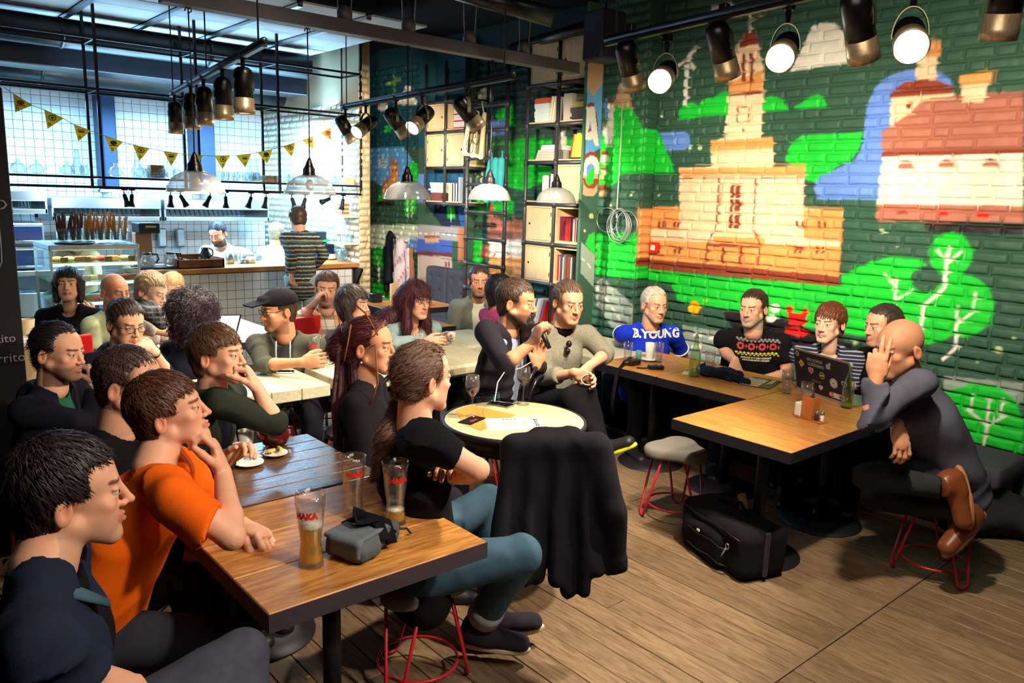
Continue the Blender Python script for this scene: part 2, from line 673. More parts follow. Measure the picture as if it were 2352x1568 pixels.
def nets(D, lo, h, holes=()):
 """Surface nets: vertices and quads of D = 0. holes = boxes (lo, hi) whose cells are left out."""
 n = np.array(D.shape)
 ins = D < 0
 c = n - 1
 cnt = np.zeros(c, np.int8)
 for q in _CO:
  cnt += ins[q[0]:q[0] + c[0], q[1]:q[1] + c[1], q[2]:q[2] + c[2]]
 act = (cnt > 0) & (cnt < 8)
 if holes:
  for a, b in holes:
   i0 = np.clip(np.ceil((a - lo) / h).astype(int), 0, c)
   i1 = np.clip(np.floor((b - lo) / h).astype(int), 0, c)
   if (i1 > i0).all():
    act[i0[0]:i1[0], i0[1]:i1[1], i0[2]:i1[2]] = False
 I = np.argwhere(act)
 if len(I) == 0:
  return np.zeros((0, 3)), []
 val = np.stack([D[I[:, 0] + q[0], I[:, 1] + q[1], I[:, 2] + q[2]] for q in _CO], 1)
 S = np.zeros((len(I), 3))
 w = np.zeros(len(I))
 for a, b in _ED:
  va, vb = val[:, a], val[:, b]
  m = (va < 0) != (vb < 0)
  t = np.where(m, va / np.where(m, va - vb, 1), 0)
  S += m[:, None] * (_CO[a] + t[:, None] * (_CO[b] - _CO[a]))
  w += m
 Vx = lo + h * (I + S / w[:, None])
 idx = np.full(c, -1, np.int64)
 idx[act] = np.arange(len(I))
 F = []
 for axx in range(3):
  b, g = [(1, 2), (2, 0), (0, 1)][axx]
  sl0 = [slice(None)] * 3
  sl1 = [slice(None)] * 3
  sl0[axx] = slice(0, n[axx] - 1)
  sl1[axx] = slice(1, n[axx])
  A, B = ins[tuple(sl0)], ins[tuple(sl1)]
  X = np.argwhere(A != B)
  m = (X[:, b] > 0) & (X[:, b] < c[b]) & (X[:, g] > 0) & (X[:, g] < c[g])
  X = X[m]
  if len(X) == 0:
   continue
  fl = A[tuple(X.T)]
  def cell(db, dg):
   Y = X.copy()
   Y[:, b] -= db
   Y[:, g] -= dg
   return idx[tuple(Y.T)]
  q = np.stack([cell(1, 1), cell(0, 1), cell(0, 0), cell(1, 0)], 1)
  ok = (q >= 0).all(1)
  q, fl = q[ok], fl[ok]
  q = np.where(fl[:, None], q, q[:, ::-1])
  F.append(q)
 return Vx, (np.vstack(F) if F else [])
def relax(v, f, it=1, w=.5):
 f = np.asarray(f)
 if len(f) == 0:
  return v
 a = np.concatenate([f[:, i] for i in range(4)] * 2)
 b = np.concatenate([f[:, (i + 1) % 4] for i in range(4)] + [f[:, (i + 3) % 4] for i in range(4)])
 n = np.bincount(a, minlength=len(v)).astype(float) + 1e-9
 for _ in range(it):
  m = np.column_stack([np.bincount(a, v[b, k], len(v)) for k in range(3)]) / n[:, None]
  v = v * (1 - w) + m * w
 return v
def surf(prims, h, lo=None, hi=None, holes=(), disp=None, pad=0.02, sm=0):
 if lo is None:
  lo, hi = bounds(prims, pad)
 n = np.maximum(np.ceil((hi - lo) / h).astype(int) + 1, 3)
 D, ax = field(prims, lo, h, n)
 if disp is not None:
  gx, gy, gz = np.meshgrid(*ax, indexing='ij')
  near = np.abs(D) < 0.05
  P = np.column_stack([gx[near], gy[near], gz[near]])
  D[near] += disp(P)
 v, f = nets(D, lo, h, holes)
 return (relax(v, f, sm), f) if sm else (v, f)
def fast_mesh(name, v, f, mats, col=None, origin=None, smooth=True, mi=None):
 me = bpy.data.meshes.new(name)
 v = np.asarray(v, float)
 if origin is not None:
  v = v - origin
 f = np.asarray(f, np.int32)
 me.vertices.add(len(v))
 me.vertices.foreach_set('co', v.astype(np.float32).ravel())
 k = f.shape[1] if len(f) else 4
 me.loops.add(f.size)
 me.loops.foreach_set('vertex_index', f.ravel())
 me.polygons.add(len(f))
 me.polygons.foreach_set('loop_start', np.arange(0, f.size, k, dtype=np.int32))
 me.polygons.foreach_set('loop_total', np.full(len(f), k, np.int32))
 me.polygons.foreach_set('use_smooth', np.full(len(f), smooth))
 for m in (mats if isinstance(mats, (list, tuple)) else [mats]):
  me.materials.append(m)
 if mi is not None:
  me.polygons.foreach_set('material_index', np.asarray(mi, np.int32))
 me.update(calc_edges=True)
 if col is not None:
  at = me.color_attributes.new('Col', 'FLOAT_COLOR', 'POINT')
  c4 = np.ones((len(v), 4), np.float32)
  c4[:, :3] = col
  at.data.foreach_set('color', c4.ravel())
 return me
def snoise(P, f, seed=0, oct=2):
 """Cheap smooth pseudo-noise in -1..1."""
 r = np.random.default_rng(seed)
 out = np.zeros(len(P))
 amp, tot = 1.0, 0.0
 for o in range(oct):
  for j in range(4):
   k = r.normal(size=3)
   k = k / np.linalg.norm(k) * f * (2 ** o) * r.uniform(0.7, 1.3)
   out += amp * np.sin(P @ k + r.uniform(0, 6.28))
   tot += amp * 0.7
  amp *= 0.5
 return out / tot
def folds(dirv, freq, amp, seed=0):
 """Cloth folds: ridges across dirv with wavering, added to a distance field."""
 d = unit(dirv)
 def fn(P):
  w = snoise(P, freq * 0.35, seed, 2)
  m = np.clip(0.5 + 0.9 * snoise(P, 7, seed + 1, 1), 0, 1)
  r1 = 1 - 2.2 * np.abs(np.sin(P @ d * freq * .5 + 2.6 * w)) ** .8
  return -amp * (r1 * m + 0.7 * snoise(P, freq * 0.55, seed + 2, 2))
 return fn
# ---------------------------------------------------------------- the room shell
XW = 5.50
YC = PX(1490, 600, XW)[1]
XA = PY(1458, 650, YC)[0]
XB = 5.75                      # brick wall behind the shelves
YK = 8.20                      # front of the kitchen
YKB = 10.9                     # tiled back wall of the kitchen
ZC = 3.75
DG, BG, ORG, CREAM, BRN = srgb(52, 90, 72), srgb(28, 200, 56), srgb(228, 160, 92), srgb(240, 214, 176), srgb(140, 62, 42)
BLU, PNK, PALE, BLK, WHT = srgb(104, 146, 222), srgb(178, 112, 92), srgb(212, 228, 208), srgb(34, 30, 32), srgb(232, 230, 220)
RED, YEL, ROAD, TAN = srgb(226, 36, 26), srgb(246, 186, 10), srgb(150, 166, 156), srgb(196, 158, 122)
TEAL, SKY = srgb(26, 78, 92), srgb(96, 168, 226)
def circ(x, y, rx, ry=None, a0=0, a1=360, n=24):
 ry = ry or rx
 return [(x + rx * math.cos(math.radians(a0 + (a1 - a0) * i / n)), y + ry * math.sin(math.radians(a0 + (a1 - a0) * i / n))) for i in range(n + 1)]
def line(pts, w):
 """Outline of a painted stroke of width w."""
 P = np.array(pts, float)
 L_, R_ = [], []
 for i in range(len(P)):
  t = unit(P[min(i + 1, len(P) - 1)] - P[max(i - 1, 0)])
  nrm = np.array([-t[1], t[0]]) * w / 2
  L_.append(tuple(P[i] + nrm))
  R_.append(tuple(P[i] - nrm))
 return L_ + R_[::-1]
def rc(x0, y0, x1, y1):
 return [(x0, y0), (x1, y0), (x1, y1), (x0, y1)]
MURAL = [   # the painted street scene, in layers from back to front
 (BG, [(1370, 535), (1466, 535), (1466, 614), (1700, 640), (1935, 655), (1935, 632), (2000, 600), (2120, 600), (2140, 700), (2120, 800), (2010, 775), (1850, 750), (1700, 716), (1560, 690), (1543, 650), (1458, 640), (1370, 632)]),
 (BG, circ(2068, 650, 88, 62)), (DG, circ(2130, 640, 36, 30)), (BG, circ(2185, 584, 50, 51)), (BG, circ(2212, 702, 72, 72)),
 (BG, circ(2150, 745, 45, 40)), (BG, [(2100, 690), (2190, 660), (2190, 760), (2120, 800), (2060, 790)]),
 (DG, [(2090, 790), (2352, 790), (2352, 880), (2200, 870), (2100, 830)]),
 (ROAD, [(2170, 862), (2352, 880), (2352, 925), (2170, 900)]),
 (BG, [(2150, 905), (2230, 882), (2290, 884), (2330, 915), (2352, 960), (2352, 1075), (2200, 1060)]),
 (ROAD, [(1370, 655), (1384, 635), (1520, 760), (1540, 800), (1440, 800), (1372, 700)]),
 (ROAD, [(1570, 745), (1700, 770), (1860, 795), (2000, 830), (2000, 900), (1570, 850)]),
 (WHT, line([(1375, 662), (1386, 674)], 4)), (WHT, line([(1391, 680), (1402, 696)], 4)), (WHT, line([(1407, 706), (1416, 716)], 4)), (WHT, line([(1420, 724), (1428, 734)], 4)),
 (WHT, rc(1594, 762, 1616, 772)), (WHT, rc(1630, 770, 1650, 780)), (WHT, rc(1590, 792, 1612, 800)),
 # pencil-shaped tree
 (BG, [(1411, 243), (1419, 246), (1430, 240), (1442, 243), (1453, 248), (1477, 293), (1478, 299), (1506, 300), (1509, 290), (1553, 396), (1430, 398), (1420, 418), (1400, 430), (1374, 424), (1374, 330)]),
 (TAN, [(1431, 182), (1440, 190), (1453, 236), (1453, 252), (1448, 252), (1439, 240), (1430, 252), (1420, 242), (1412, 250), (1411, 236), (1425, 192)]),
 (SKY, [(1388, 228), (1396, 226), (1397, 270), (1390, 272)]), (WHT, [(1398, 236), (1412, 234), (1408, 332), (1394, 332), (1385, 300), (1390, 282), (1398, 292)]),
 (BRN, [(1398, 230), (1412, 228), (1412, 237), (1398, 238)]), (BRN, [(1386, 272), (1394, 284), (1394, 296), (1389, 288)]),
 (BRN, rc(1383, 346, 1399, 356)), (WHT, rc(1382, 358, 1399, 373)), (BRN, rc(1382, 384, 1394, 392)), (WHT, rc(1381, 393, 1393, 402)), (TAN, rc(1380, 403, 1393, 410)),
 (BRN, rc(1380, 424, 1397, 433)), (TAN, rc(1378, 437, 1396, 450)),
 # hills, clouds, windmill
 (BLU, [(1518, 306), (1575, 302), (1587, 312), (1587, 335), (1578, 343), (1532, 347)]),
 (BG, circ(1588, 262, 26, 26, 180, 360) + [(1640, 266), (1558, 276)]), (BG, circ(1634, 248, 28, 22, 180, 360) + [(1672, 262), (1580, 270)]), (BG, circ(1667, 240, 30, 28, 170, 330) + [(1676, 264), (1620, 268)]),
 (BG, [(1752, 226), (1775, 222), (1795, 226), (1808, 246), (1812, 254), (1752, 259)]), (BG, [(1826, 246), (1845, 236), (1856, 224), (1880, 217), (1894, 226), (1902, 244), (1890, 248), (1828, 253)]),
 (WHT, line([(1576, 242), (1579, 150)], 9)), (WHT, circ(1581, 137, 6)), (WHT, line([(1584, 132), (1602, 106)], 8)), (WHT, line([(1586, 144), (1597, 160)], 9)), (WHT, line([(1576, 142), (1560, 152)], 6)),
 (WHT, [(1617, 44), (1622, 30), (1634, 25), (1640, 10), (1656, 8), (1662, 6), (1680, 4), (1690, 14), (1700, 26)]),
 (WHT, [(1817, 165), (1850, 100), (1866, 62), (1885, 54), (1920, 54), (1935, 70), (1960, 90), (1990, 130), (1985, 140)]),
 (BG, [(1808, 380), (1808, 350), (1822, 325), (1850, 310), (1985, 304), (1975, 340), (1960, 365), (1920, 385), (1880, 420), (1852, 412), (1852, 382)]),
 # tower
 (CREAM, [(1466, 478), (1562, 475), (1563, 386), (1634, 383), (1634, 325), (1665, 318), (1674, 216), (1676, 190), (1676, 190), (1693, 100), (1742, 96), (1756, 165), (1750, 316), (1778, 318), (1776, 383), (1852, 381), (1847, 478), (1940, 484), (1928, 616), (1700, 600), (1465, 572)]),
 (TAN, [(1697, 98), (1706, 88), (1740, 84), (1738, 98)]), (BRN, [(1700, 110), (1706, 82), (1718, 75), (1730, 74), (1742, 84), (1746, 100), (1698, 112)]), (BRN, line([(1722, 75), (1724, 50)], 3)), (TAN, line([(1723, 52), (1750, 36)], 6)), (WHT, line([(1724, 76), (1725, 16)], 5)),
 (ORG, [(1674, 190), (1755, 162), (1754, 205), (1674, 216)]), (BRN, line([(1674, 220), (1752, 212)], 6)), (BRN, rc(1705, 124, 1714, 190)), (BRN, rc(1723, 122, 1732, 190)),
 (BRN, line([(1696, 246), (1722, 246), (1722, 280), (1696, 283), (1696, 246)], 4)), (BRN, rc(1707, 296, 1713, 302)),
 (ORG, [(1634, 323), (1779, 316), (1778, 342), (1634, 348)]), (ORG, [(1563, 388), (1852, 381), (1851, 402), (1562, 406)]), (BRN, line([(1563, 410), (1851, 408)], 3)),
 (ORG, [(1466, 476), (1563, 474), (1562, 520), (1560, 540), (1847, 548), (1848, 480), (1939, 483), (1928, 655), (1740, 632), (1465, 608)]),
 (CREAM, [(1466, 525), (1645, 530), (1640, 556), (1466, 550)]), (CREAM, [(1760, 545), (1848, 548), (1930, 552), (1930, 566), (1758, 560)]),
 (CREAM, [(1652, 412), (1736, 410), (1732, 530), (1646, 528)]),
 (BRN, line([(1654, 410), (1650, 500), (1645, 525), (1628, 556), (1626, 575), (1622, 605)], 4)), (BRN, line([(1737, 410), (1733, 500), (1731, 528), (1747, 560), (1746, 580), (1742, 612)], 4)),
 (BRN, line([(1626, 562), (1748, 566)], 8)), (BRN, line([(1664, 568), (1660, 606)], 6)), (BRN, line([(1705, 568), (1702, 608)], 6)),
 (BRN, [(1681, 422), (1706, 421), (1704, 440), (1700, 525), (1675, 524), (1679, 480)]), (CREAM, line([(1691, 420), (1686, 528)], 3)), (CREAM, line([(1676, 456), (1704, 456)], 3)), (CREAM, line([(1676, 488), (1704, 488)], 3)),
 *[(BRN, rc(x, 507, x + 6, 523)) for x in (1514, 1524, 1550, 1559, 1830, 1843, 1882, 1895)],
 *[(BRN, rc(x, 566, x + 6, 582)) for x in (1514, 1548, 1558, 1826, 1838, 1876, 1890)],
 (BRN, [(1460, 592), (1700, 612), (1930, 634), (1927, 658), (1465, 615)]),
 # second building
 (BLU, [(1880, 458), (1872, 430), (1884, 405), (1930, 385), (1968, 365), (1984, 330), (1988, 290), (1994, 240), (2010, 205), (2040, 176), (2080, 163), (2110, 160), (2160, 166), (2184, 182), (2192, 210), (2192, 240), (2030, 300), (2026, 390), (2024, 460)]),
 (PNK, [(2028, 305), (2060, 276), (2100, 236), (2140, 222), (2215, 218), (2352, 210), (2352, 352), (2026, 362)]),
 (CREAM, [(2103, 184), (2106, 128), (2132, 118), (2156, 120), (2152, 185)]), (ORG, [(2104, 130), (2136, 124), (2142, 88), (2163, 92), (2162, 132)]), (TAN, [(2140, 86), (2158, 90), (2163, 100), (2140, 100)]),
 (BRN, [(2044, 222), (2052, 206), (2080, 190), (2120, 182), (2160, 186), (2190, 200), (2193, 214), (2046, 225)]),
 (CREAM, [(2048, 226), (2193, 214), (2193, 222), (2140, 226), (2110, 240), (2090, 262), (2050, 288), (2046, 294)]), (BRN, rc(2084, 237, 2096, 250)),
 (CREAM, [(2212, 234), (2210, 192), (2270, 186), (2262, 236)]), (ORG, [(2205, 196), (2208, 174), (2284, 164), (2278, 192), (2206, 200)]),
 (BRN, [(2027, 350), (2352, 343), (2352, 352), (2027, 360)]),
 (PALE, [(2028, 360), (2352, 352), (2352, 476), (2016, 468)]),
 *[(WHT, [(x, y0), (x + 20, y0), (x + 17, 470), (x - 3, 470)]) for x, y0 in ((2046, 362), (2110, 362), (2142, 362), (2205, 360), (2312, 358))],
 (PNK, circ(2082, 388, 18, 20, 180, 360)), (PNK, circ(2176, 385, 19, 20, 180, 360)), (PNK, circ(2277, 384, 20, 20, 180, 360)),
 (PNK, [(2015, 468), (2352, 472), (2352, 512), (2014, 504)]), (RED, circ(2168, 496, 14, 11, 180, 360)), (RED, circ(2260, 499, 16, 12, 180, 360)), (BRN, circ(2075, 492, 14, 8, 180, 360)),
 (BLK, [(2128, 508), (2352, 515), (2352, 540), (2135, 532), (2124, 520)]),
 # trees' white stems
 (WHT, line([(2184, 568), (2176, 600), (2172, 660), (2122, 704), (2114, 780)], 9)), (WHT, line([(2176, 600), (2154, 572)], 6)), (WHT, line([(2178, 605), (2212, 576)], 6)), (WHT, line([(2180, 595), (2182, 566)], 7)),
 (WHT, line([(2202, 702), (2196, 800), (2166, 826)], 8)), (WHT, line([(2200, 742), (2236, 716), (2242, 670)], 6)), (WHT, line([(2056, 702), (2062, 636)], 6)), (WHT, line([(2058, 690), (2100, 664)], 5)), (WHT, line([(2060, 660), (2032, 628)], 5)),
 (WHT, line([(2268, 975), (2260, 1035)], 8)), (WHT, line([(2268, 975), (2274, 920)], 6)), (WHT, line([(2268, 976), (2320, 950)], 6)), (WHT, line([(2268, 976), (2222, 938)], 6)), (WHT, line([(2232, 950), (2236, 902)], 5)), (WHT, line([(2300, 955), (2306, 914)], 5)),
 # spots of colour low on the wall
 (BLK, [(1660, 715), (1800, 725), (1870, 760), (1960, 790), (1950, 830), (1800, 800), (1690, 760)]),
 (YEL, circ(1596, 707, 13, 17)), (YEL, circ(1621, 689, 4, 5)), (WHT, circ(1782, 707, 12, 10)), (WHT, circ(1772, 731, 12, 9)),
 (RED, circ(1815, 710, 8, 9)), (RED, circ(1852, 716, 8, 9)), (RED, [(1812, 716), (1858, 722), (1850, 748), (1814, 744)]), (RED, [(1802, 752), (1830, 750), (1862, 762), (1848, 775), (1806, 764)]),
 *[(srgb(190, 214, 150), circ(x, y, r, r)) for x, y, r in ((1588, 340, 4), (1610, 340, 5), (1454, 448, 3), (1516, 448, 3), (1406, 472, 3), (2027, 531, 6), (2062, 563, 4), (2330, 778, 5), (2296, 803, 9), (1430, 170, 3), (1521, 268, 3), (1966, 787, 5), (2246, 828, 4))],
]
MURAL_B = [   # the wall behind the shelves, the ladder and the coats
 (TEAL, rc(840, 0, 1075, 338)), (srgb(34, 62, 66), rc(1075, 0, 1400, 285)),
 (srgb(130, 176, 76), line([(905, 240), (907, 168)], 4)), (srgb(130, 176, 76), line([(888, 194), (920, 182)], 6)), (WHT, circ(880, 246, 12, 9)), (WHT, [(906, 240), (912, 222), (926, 214), (934, 196), (946, 200), (952, 212), (960, 240)]),
 (WHT, [(1088, 242), (1090, 230), (1098, 226), (1100, 212), (1112, 202), (1124, 204), (1132, 222), (1130, 236)]),
 (BG, rc(884, 288, 900, 304)), (SKY, [(850, 342), (926, 337), (938, 352), (965, 400), (965, 466), (848, 412)]), (SKY, [(848, 342), (926, 337), (962, 395), (962, 412), (848, 412)]),
 (ORG, [(898, 376), (898, 360), (914, 372), (914, 455), (880, 455), (880, 418), (898, 402)]), (PNK, [(898, 378), (898, 360), (914, 372), (914, 382)]), (PNK, [(878, 420), (898, 402), (900, 410), (880, 430)]), (BRN, line([(902, 388), (902, 398)], 2)), (BRN, line([(909, 388), (909, 398)], 2)),
 *[(WHT, line([(867 + (i % 2) * 0, 364 + 6 * i), (872, 367 + 6 * i), (878, 363 + 6 * i), (884, 367 + 6 * i), (890, 363 + 6 * i)], 2)) for i in range(4)],
 (BG, circ(950, 400, 12, 30)), (BG, rc(930, 450, 940, 495)), (BG, rc(942, 440, 956, 490)), (BG, [(866, 463), (878, 436), (880, 463)]), (WHT, line([(936, 455), (938, 505)], 2)), (WHT, line([(947, 450), (948, 500)], 2)), (BLK, rc(864, 462, 905, 474)),
 (PALE, rc(846, 517, 962, 570)), *[(WHT, rc(x, 536, x + 7, 539)) for x in range(850, 960, 12)],
 (BG, circ(872, 592, 16, 26)), (WHT, line([(872, 650), (870, 600), (864, 582)], 3)), (BG, [(856, 650), (885, 650), (900, 690), (890, 700), (856, 700)]), (BLU, rc(940, 548, 962, 578)),
 (BG, [(1082, 338), (1200, 318), (1340, 322), (1340, 350), (1300, 395), (1200, 440), (1150, 420), (1080, 380)]), (BG, [(1140, 258), (1180, 240), (1184, 290), (1145, 285)]), (BLU, [(1126, 280), (1168, 272), (1168, 308), (1128, 312)]),
 (DG, [(1118, 330), (1160, 330), (1160, 400), (1110, 400)]), (BG, rc(1072, 455, 1180, 490)), (WHT, line([(1082, 362), (1095, 390), (1094, 440)], 3)), (WHT, line([(1130, 340), (1112, 380), (1104, 440)], 3)),
 (PNK, rc(1122, 466, 1135, 505)), (PNK, [(1120, 505), (1135, 505), (1140, 495), (1152, 508), (1175, 508), (1180, 494), (1190, 506), (1205, 506), (1205, 550), (1120, 550)]), (WHT, rc(1125, 550, 1200, 590)), (ORG, rc(1125, 590, 1205, 640)), (BG, rc(1072, 545, 1110, 620)), (BLK, rc(1074, 512, 1140, 524)), (PNK, rc(1105, 565, 1126, 590)), (BRN, rc(1135, 578, 1140, 588)), (BRN, rc(1162, 578, 1168, 588)),
 (BG, [(1290, 330), (1345, 322), (1345, 372), (1290, 372)]), (WHT, rc(1275, 300, 1300, 345)), (BRN, rc(1300, 340, 1306, 372)),
]
MURAL_C = [   # smooth painted panel under the far shelf unit
 (TEAL, rc(955, 0, 1080, 340)), (DG, rc(955, 340, 1080, 400)), (BLU, rc(955, 400, 975, 465)), (srgb(30, 92, 140), rc(975, 395, 1075, 466)), (srgb(20, 40, 70), [(975, 466), (1050, 466), (1056, 490), (1060, 520), (1015, 520)]), (srgb(40, 92, 160), [(1046, 466), (1075, 466), (1075, 522), (1060, 522)]),
 (DG, [(958, 466), (976, 466), (1014, 520), (958, 516)]), (BG, rc(1027, 468, 1045, 500)), (WHT, line([(1036, 508), (1036, 480), (1032, 474)], 2)),
 (srgb(158, 160, 170), [(955, 516), (1075, 522), (1075, 555), (955, 548)]), *[(WHT, rc(x, 534 + (x - 955) * 0.04, x + 8, 537 + (x - 955) * 0.04)) for x in range(962, 1075, 13)],
 (srgb(60, 96, 190), [(955, 548), (1038, 552), (1038, 580), (955, 576)]), (srgb(196, 158, 140), rc(976, 545, 1008, 557)), (BRN, rc(974, 541, 1010, 546)),
 (srgb(104, 48, 58), [(955, 576), (1038, 580), (1038, 590), (955, 586)]), (srgb(188, 176, 172), [(955, 586), (1038, 590), (1038, 655), (955, 655)]), (srgb(90, 60, 66), rc(955, 655, 1040, 680)), (DG, rc(1038, 570, 1055, 680)), (srgb(196, 128, 84), rc(1052, 525, 1078, 600)), (BRN, rc(1022, 600, 1026, 614)), (BRN, rc(1029, 600, 1033, 614)),
]
def paint(layers, plane_x, base):
 """Turn the layers into outlines in the wall's own (y, z) metres; return a colour lookup."""
 out = []
 for c, poly in layers:
  Q = np.array([PX(x, y, plane_x)[1:] for x, y in poly])
  out.append((np.array(c), Q, Q.min(0), Q.max(0)))
 def look(yz):
  col = np.tile(np.array(base, float), (len(yz), 1))
  for c, Q, lo, hi in out:
   m = np.where(((yz >= lo) & (yz <= hi)).all(1))[0]
   if len(m) == 0:
    continue
   p = yz[m]
   ins = np.zeros(len(m), bool)
   j = len(Q) - 1
   for i in range(len(Q)):
    yi, zi, yj, zj = *Q[i], *Q[j]
    if zi != zj:
     cr = ((zi > p[:, 1]) != (zj > p[:, 1])) & (p[:, 0] < (yj - yi) * (p[:, 1] - zi) / (zj - zi) + yi)
     ins ^= cr
    j = i
   col[m[ins]] = c
  return col
 def soft(yz):
  q = .0035
  return sum(look(yz + np.array(d) * q) for d in ((1, 1), (-1, 1), (1, -1), (-1, -1))) / 4
 return soft
def brick_patch(y0, y1, z0, z1, h, seed, rough=0.006, depth=0.015):
 """One hand-made brick: a lumpy front with rounded edges and short sides; local x is outward."""
 r = np.random.default_rng(seed)
 ny, nz = max(3, int(round((y1 - y0) / h)) + 1), max(3, int(round((z1 - z0) / h)) + 1)
 a, b = np.linspace(0, 1, ny), np.linspace(0, 1, nz)
 A, B = np.meshgrid(a, b, indexing='ij')
 e = np.minimum(np.minimum(A, 1 - A) * (y1 - y0), np.minimum(B, 1 - B) * (z1 - z0))
 Y, Zz = y0 + A * (y1 - y0), z0 + B * (z1 - z0)
 P = np.column_stack([np.zeros(A.size), Y.ravel(), Zz.ravel()])
 bump = snoise(P, 38, seed % 97, 3).reshape(A.shape) * rough + snoise(P, 13, seed % 89 + 5, 1).reshape(A.shape) * rough * 0.8
 X = depth * (1 - np.exp(-e / 0.006)) + bump * np.clip(e / 0.01, 0, 1) + r.uniform(-0.004, 0.006)
 X[0, :] = X[-1, :] = X[:, 0] = X[:, -1] = -0.012
 Y = Y + (1 - np.clip(e / 0.02, 0, 1)) * snoise(P, 60, seed % 71, 1).reshape(A.shape) * 0.003
 Zz = Zz + (1 - np.clip(e / 0.02, 0, 1)) * snoise(P + 3, 60, seed % 67, 1).reshape(A.shape) * 0.003
 v = np.column_stack([X.ravel(), Y.ravel(), Zz.ravel()])
 I = np.arange(ny * nz).reshape(ny, nz)
 f = np.stack([I[:-1, :-1], I[:-1, 1:], I[1:, 1:], I[1:, :-1]], -1).reshape(-1, 4)
 return v, f
M_PAINT = mat('painted_brick', (1, 1, 1), rough=0.55, spec=0.35, attr=True, var=0.10, vscale=9, bump=0.35, bscale=120)
def brick_wall(parent, plane_x, ya, yb, za, zb, look, seed, hz=0.078, fine=lambda y, z: 0.016, near=(0, 0, 1.3), limit=300, m=None, ln=(0.17, 0.27), to_world=None):
 """Bricks as parts: the 300 that show largest one by one, the others joined."""
 m = m or M_PAINT
 r = np.random.default_rng(seed)
 items = []
 z, row = za, 0
 while z < zb - 0.02:
  y = ya - r.uniform(0, 0.2) * (ln[0] < .3)
  while y < yb:
   L_ = r.uniform(*ln) if r.random() > 0.2 else r.uniform(0.10, 0.14)
   a, b = max(y, ya), min(y + L_, yb)
   if b - a > 0.03:
    zz = z + r.uniform(-0.003, 0.003)
    if ln[0] > .3:
     a, b = ya, yb
    items.append((a + 0.0025, b - 0.0025, zz + 0.003, zz + hz - 0.004 + r.uniform(-0.004, 0.002)))
   y += L_
  z += hz
  row += 1
 P0 = np.array(near)
 def key(it):
  c = V(plane_x, (it[0] + it[1]) / 2, (it[2] + it[3]) / 2)
  w = c if to_world is None else to_world(c[None])[0]
  p = R.T @ (w - CAM)
  px_, py_ = CX + FPX * p[0] / max(-p[2], 0.1), CY - FPX * p[1] / max(-p[2], 0.1)
  vis = 0 <= px_ <= 2352 and 0 <= py_ <= 1300 and p[2] < 0
  return (0 if vis else 1, -(it[1] - it[0]) / max(-p[2], 0.1) ** 2)
 order = sorted(range(len(items)), key=lambda i: key(items[i]))
 single = set(order[:limit])
 JV, JF, JC, n = [], [], [], 0
 for i, it in enumerate(items):
  h = fine((it[0] + it[1]) / 2, (it[2] + it[3]) / 2)
  v, f = brick_patch(*it, h, seed * 1000 + i)
  col = look(v[:, 1:]) if look else None
  w = v.copy()
  w[:, 0] = plane_x - w[:, 0]
  if to_world is not None:
   w = to_world(w)
  if i in single:
   c = w.mean(0)
   me = fast_mesh('brick', w - c, f[:, ::-1] if to_world is None else f, m, col)
   link('brick', me, parent, c)
  else:
   JV.append(w)
   JF.append((f[:, ::-1] if to_world is None else f) + n)
   JC.append(col if col is not None else np.ones((len(w), 3)))
   n += len(w)
 if JV:
  o = link('brick', fast_mesh('brick', np.vstack(JV), np.vstack(JF), m, np.vstack(JC)), parent)
  o['kind'] = 'stuff'
M_BLACK = mat('black_metal', srgb(26, 26, 30), rough=0.45, metal=0.4)
M_STEEL = mat('steel', srgb(190, 196, 200), rough=0.28, metal=0.9, var=0.06, vscale=3)
M_DARKW = mat('dark_wall', srgb(22, 20, 28), rough=0.9, var=0.1, vscale=4)
# floor: planks run away from the camera, a cross seam near the front
fl = MB()
fl.box((-2.5, -2.5, -0.12), (6.4, 11.2, -0.016))
floor = struct('floor', fl, mat('floor_base', srgb(30, 24, 20), rough=0.9), 'worn brown timber plank floor')
M_PLANK = mat('floor_plank', srgb(150, 126, 98), wood=srgb(104, 82, 60), rough=0.52, var=0.28, vscale=7, stretch=(9, 1.1, 9), bump=0.3)
YS = 1.46
r_ = np.random.default_rng(3)
pw = 0.122
shared = {}
for i in range(64):
 x = -1.4 + i * pw
 if x > 6.0:
  break
 segs = [(-0.9, YS - 0.003)]
 y = YS + 0.003
 first = True
 while y < 10.8:
  L_ = (0.8 + 1.6 * r_.random()) if first else 2.4
  segs.append((y, min(y + L_, 10.8)))
  y += L_
  first = False
 for (a, b) in segs:
  key = round(b - a, 1)
  mb = MB()
  mb.box((0.0015, 0, -0.016), (pw - 0.0015, b - a - 0.004, 0.0), 0.0025)
  mb.obj('plank', M_PLANK, floor).location = (x, a, r_.uniform(-0.0015, 0.0015))
tr = MB()
tr.beam((-1.4, YS, 0.001), (6.0, YS, 0.001), 0.012, 0.006)
tr.obj('seam_strip', mat('seam', srgb(120, 104, 84), rough=0.5), floor)
cl = MB()
cl.box((-2.5, -2.5, ZC), (6.4, 11.3, ZC + 0.2))
ceiling = struct('ceiling', cl, mat('ceiling_black', srgb(12, 10, 20), rough=0.95), 'black painted ceiling slab above the hall')
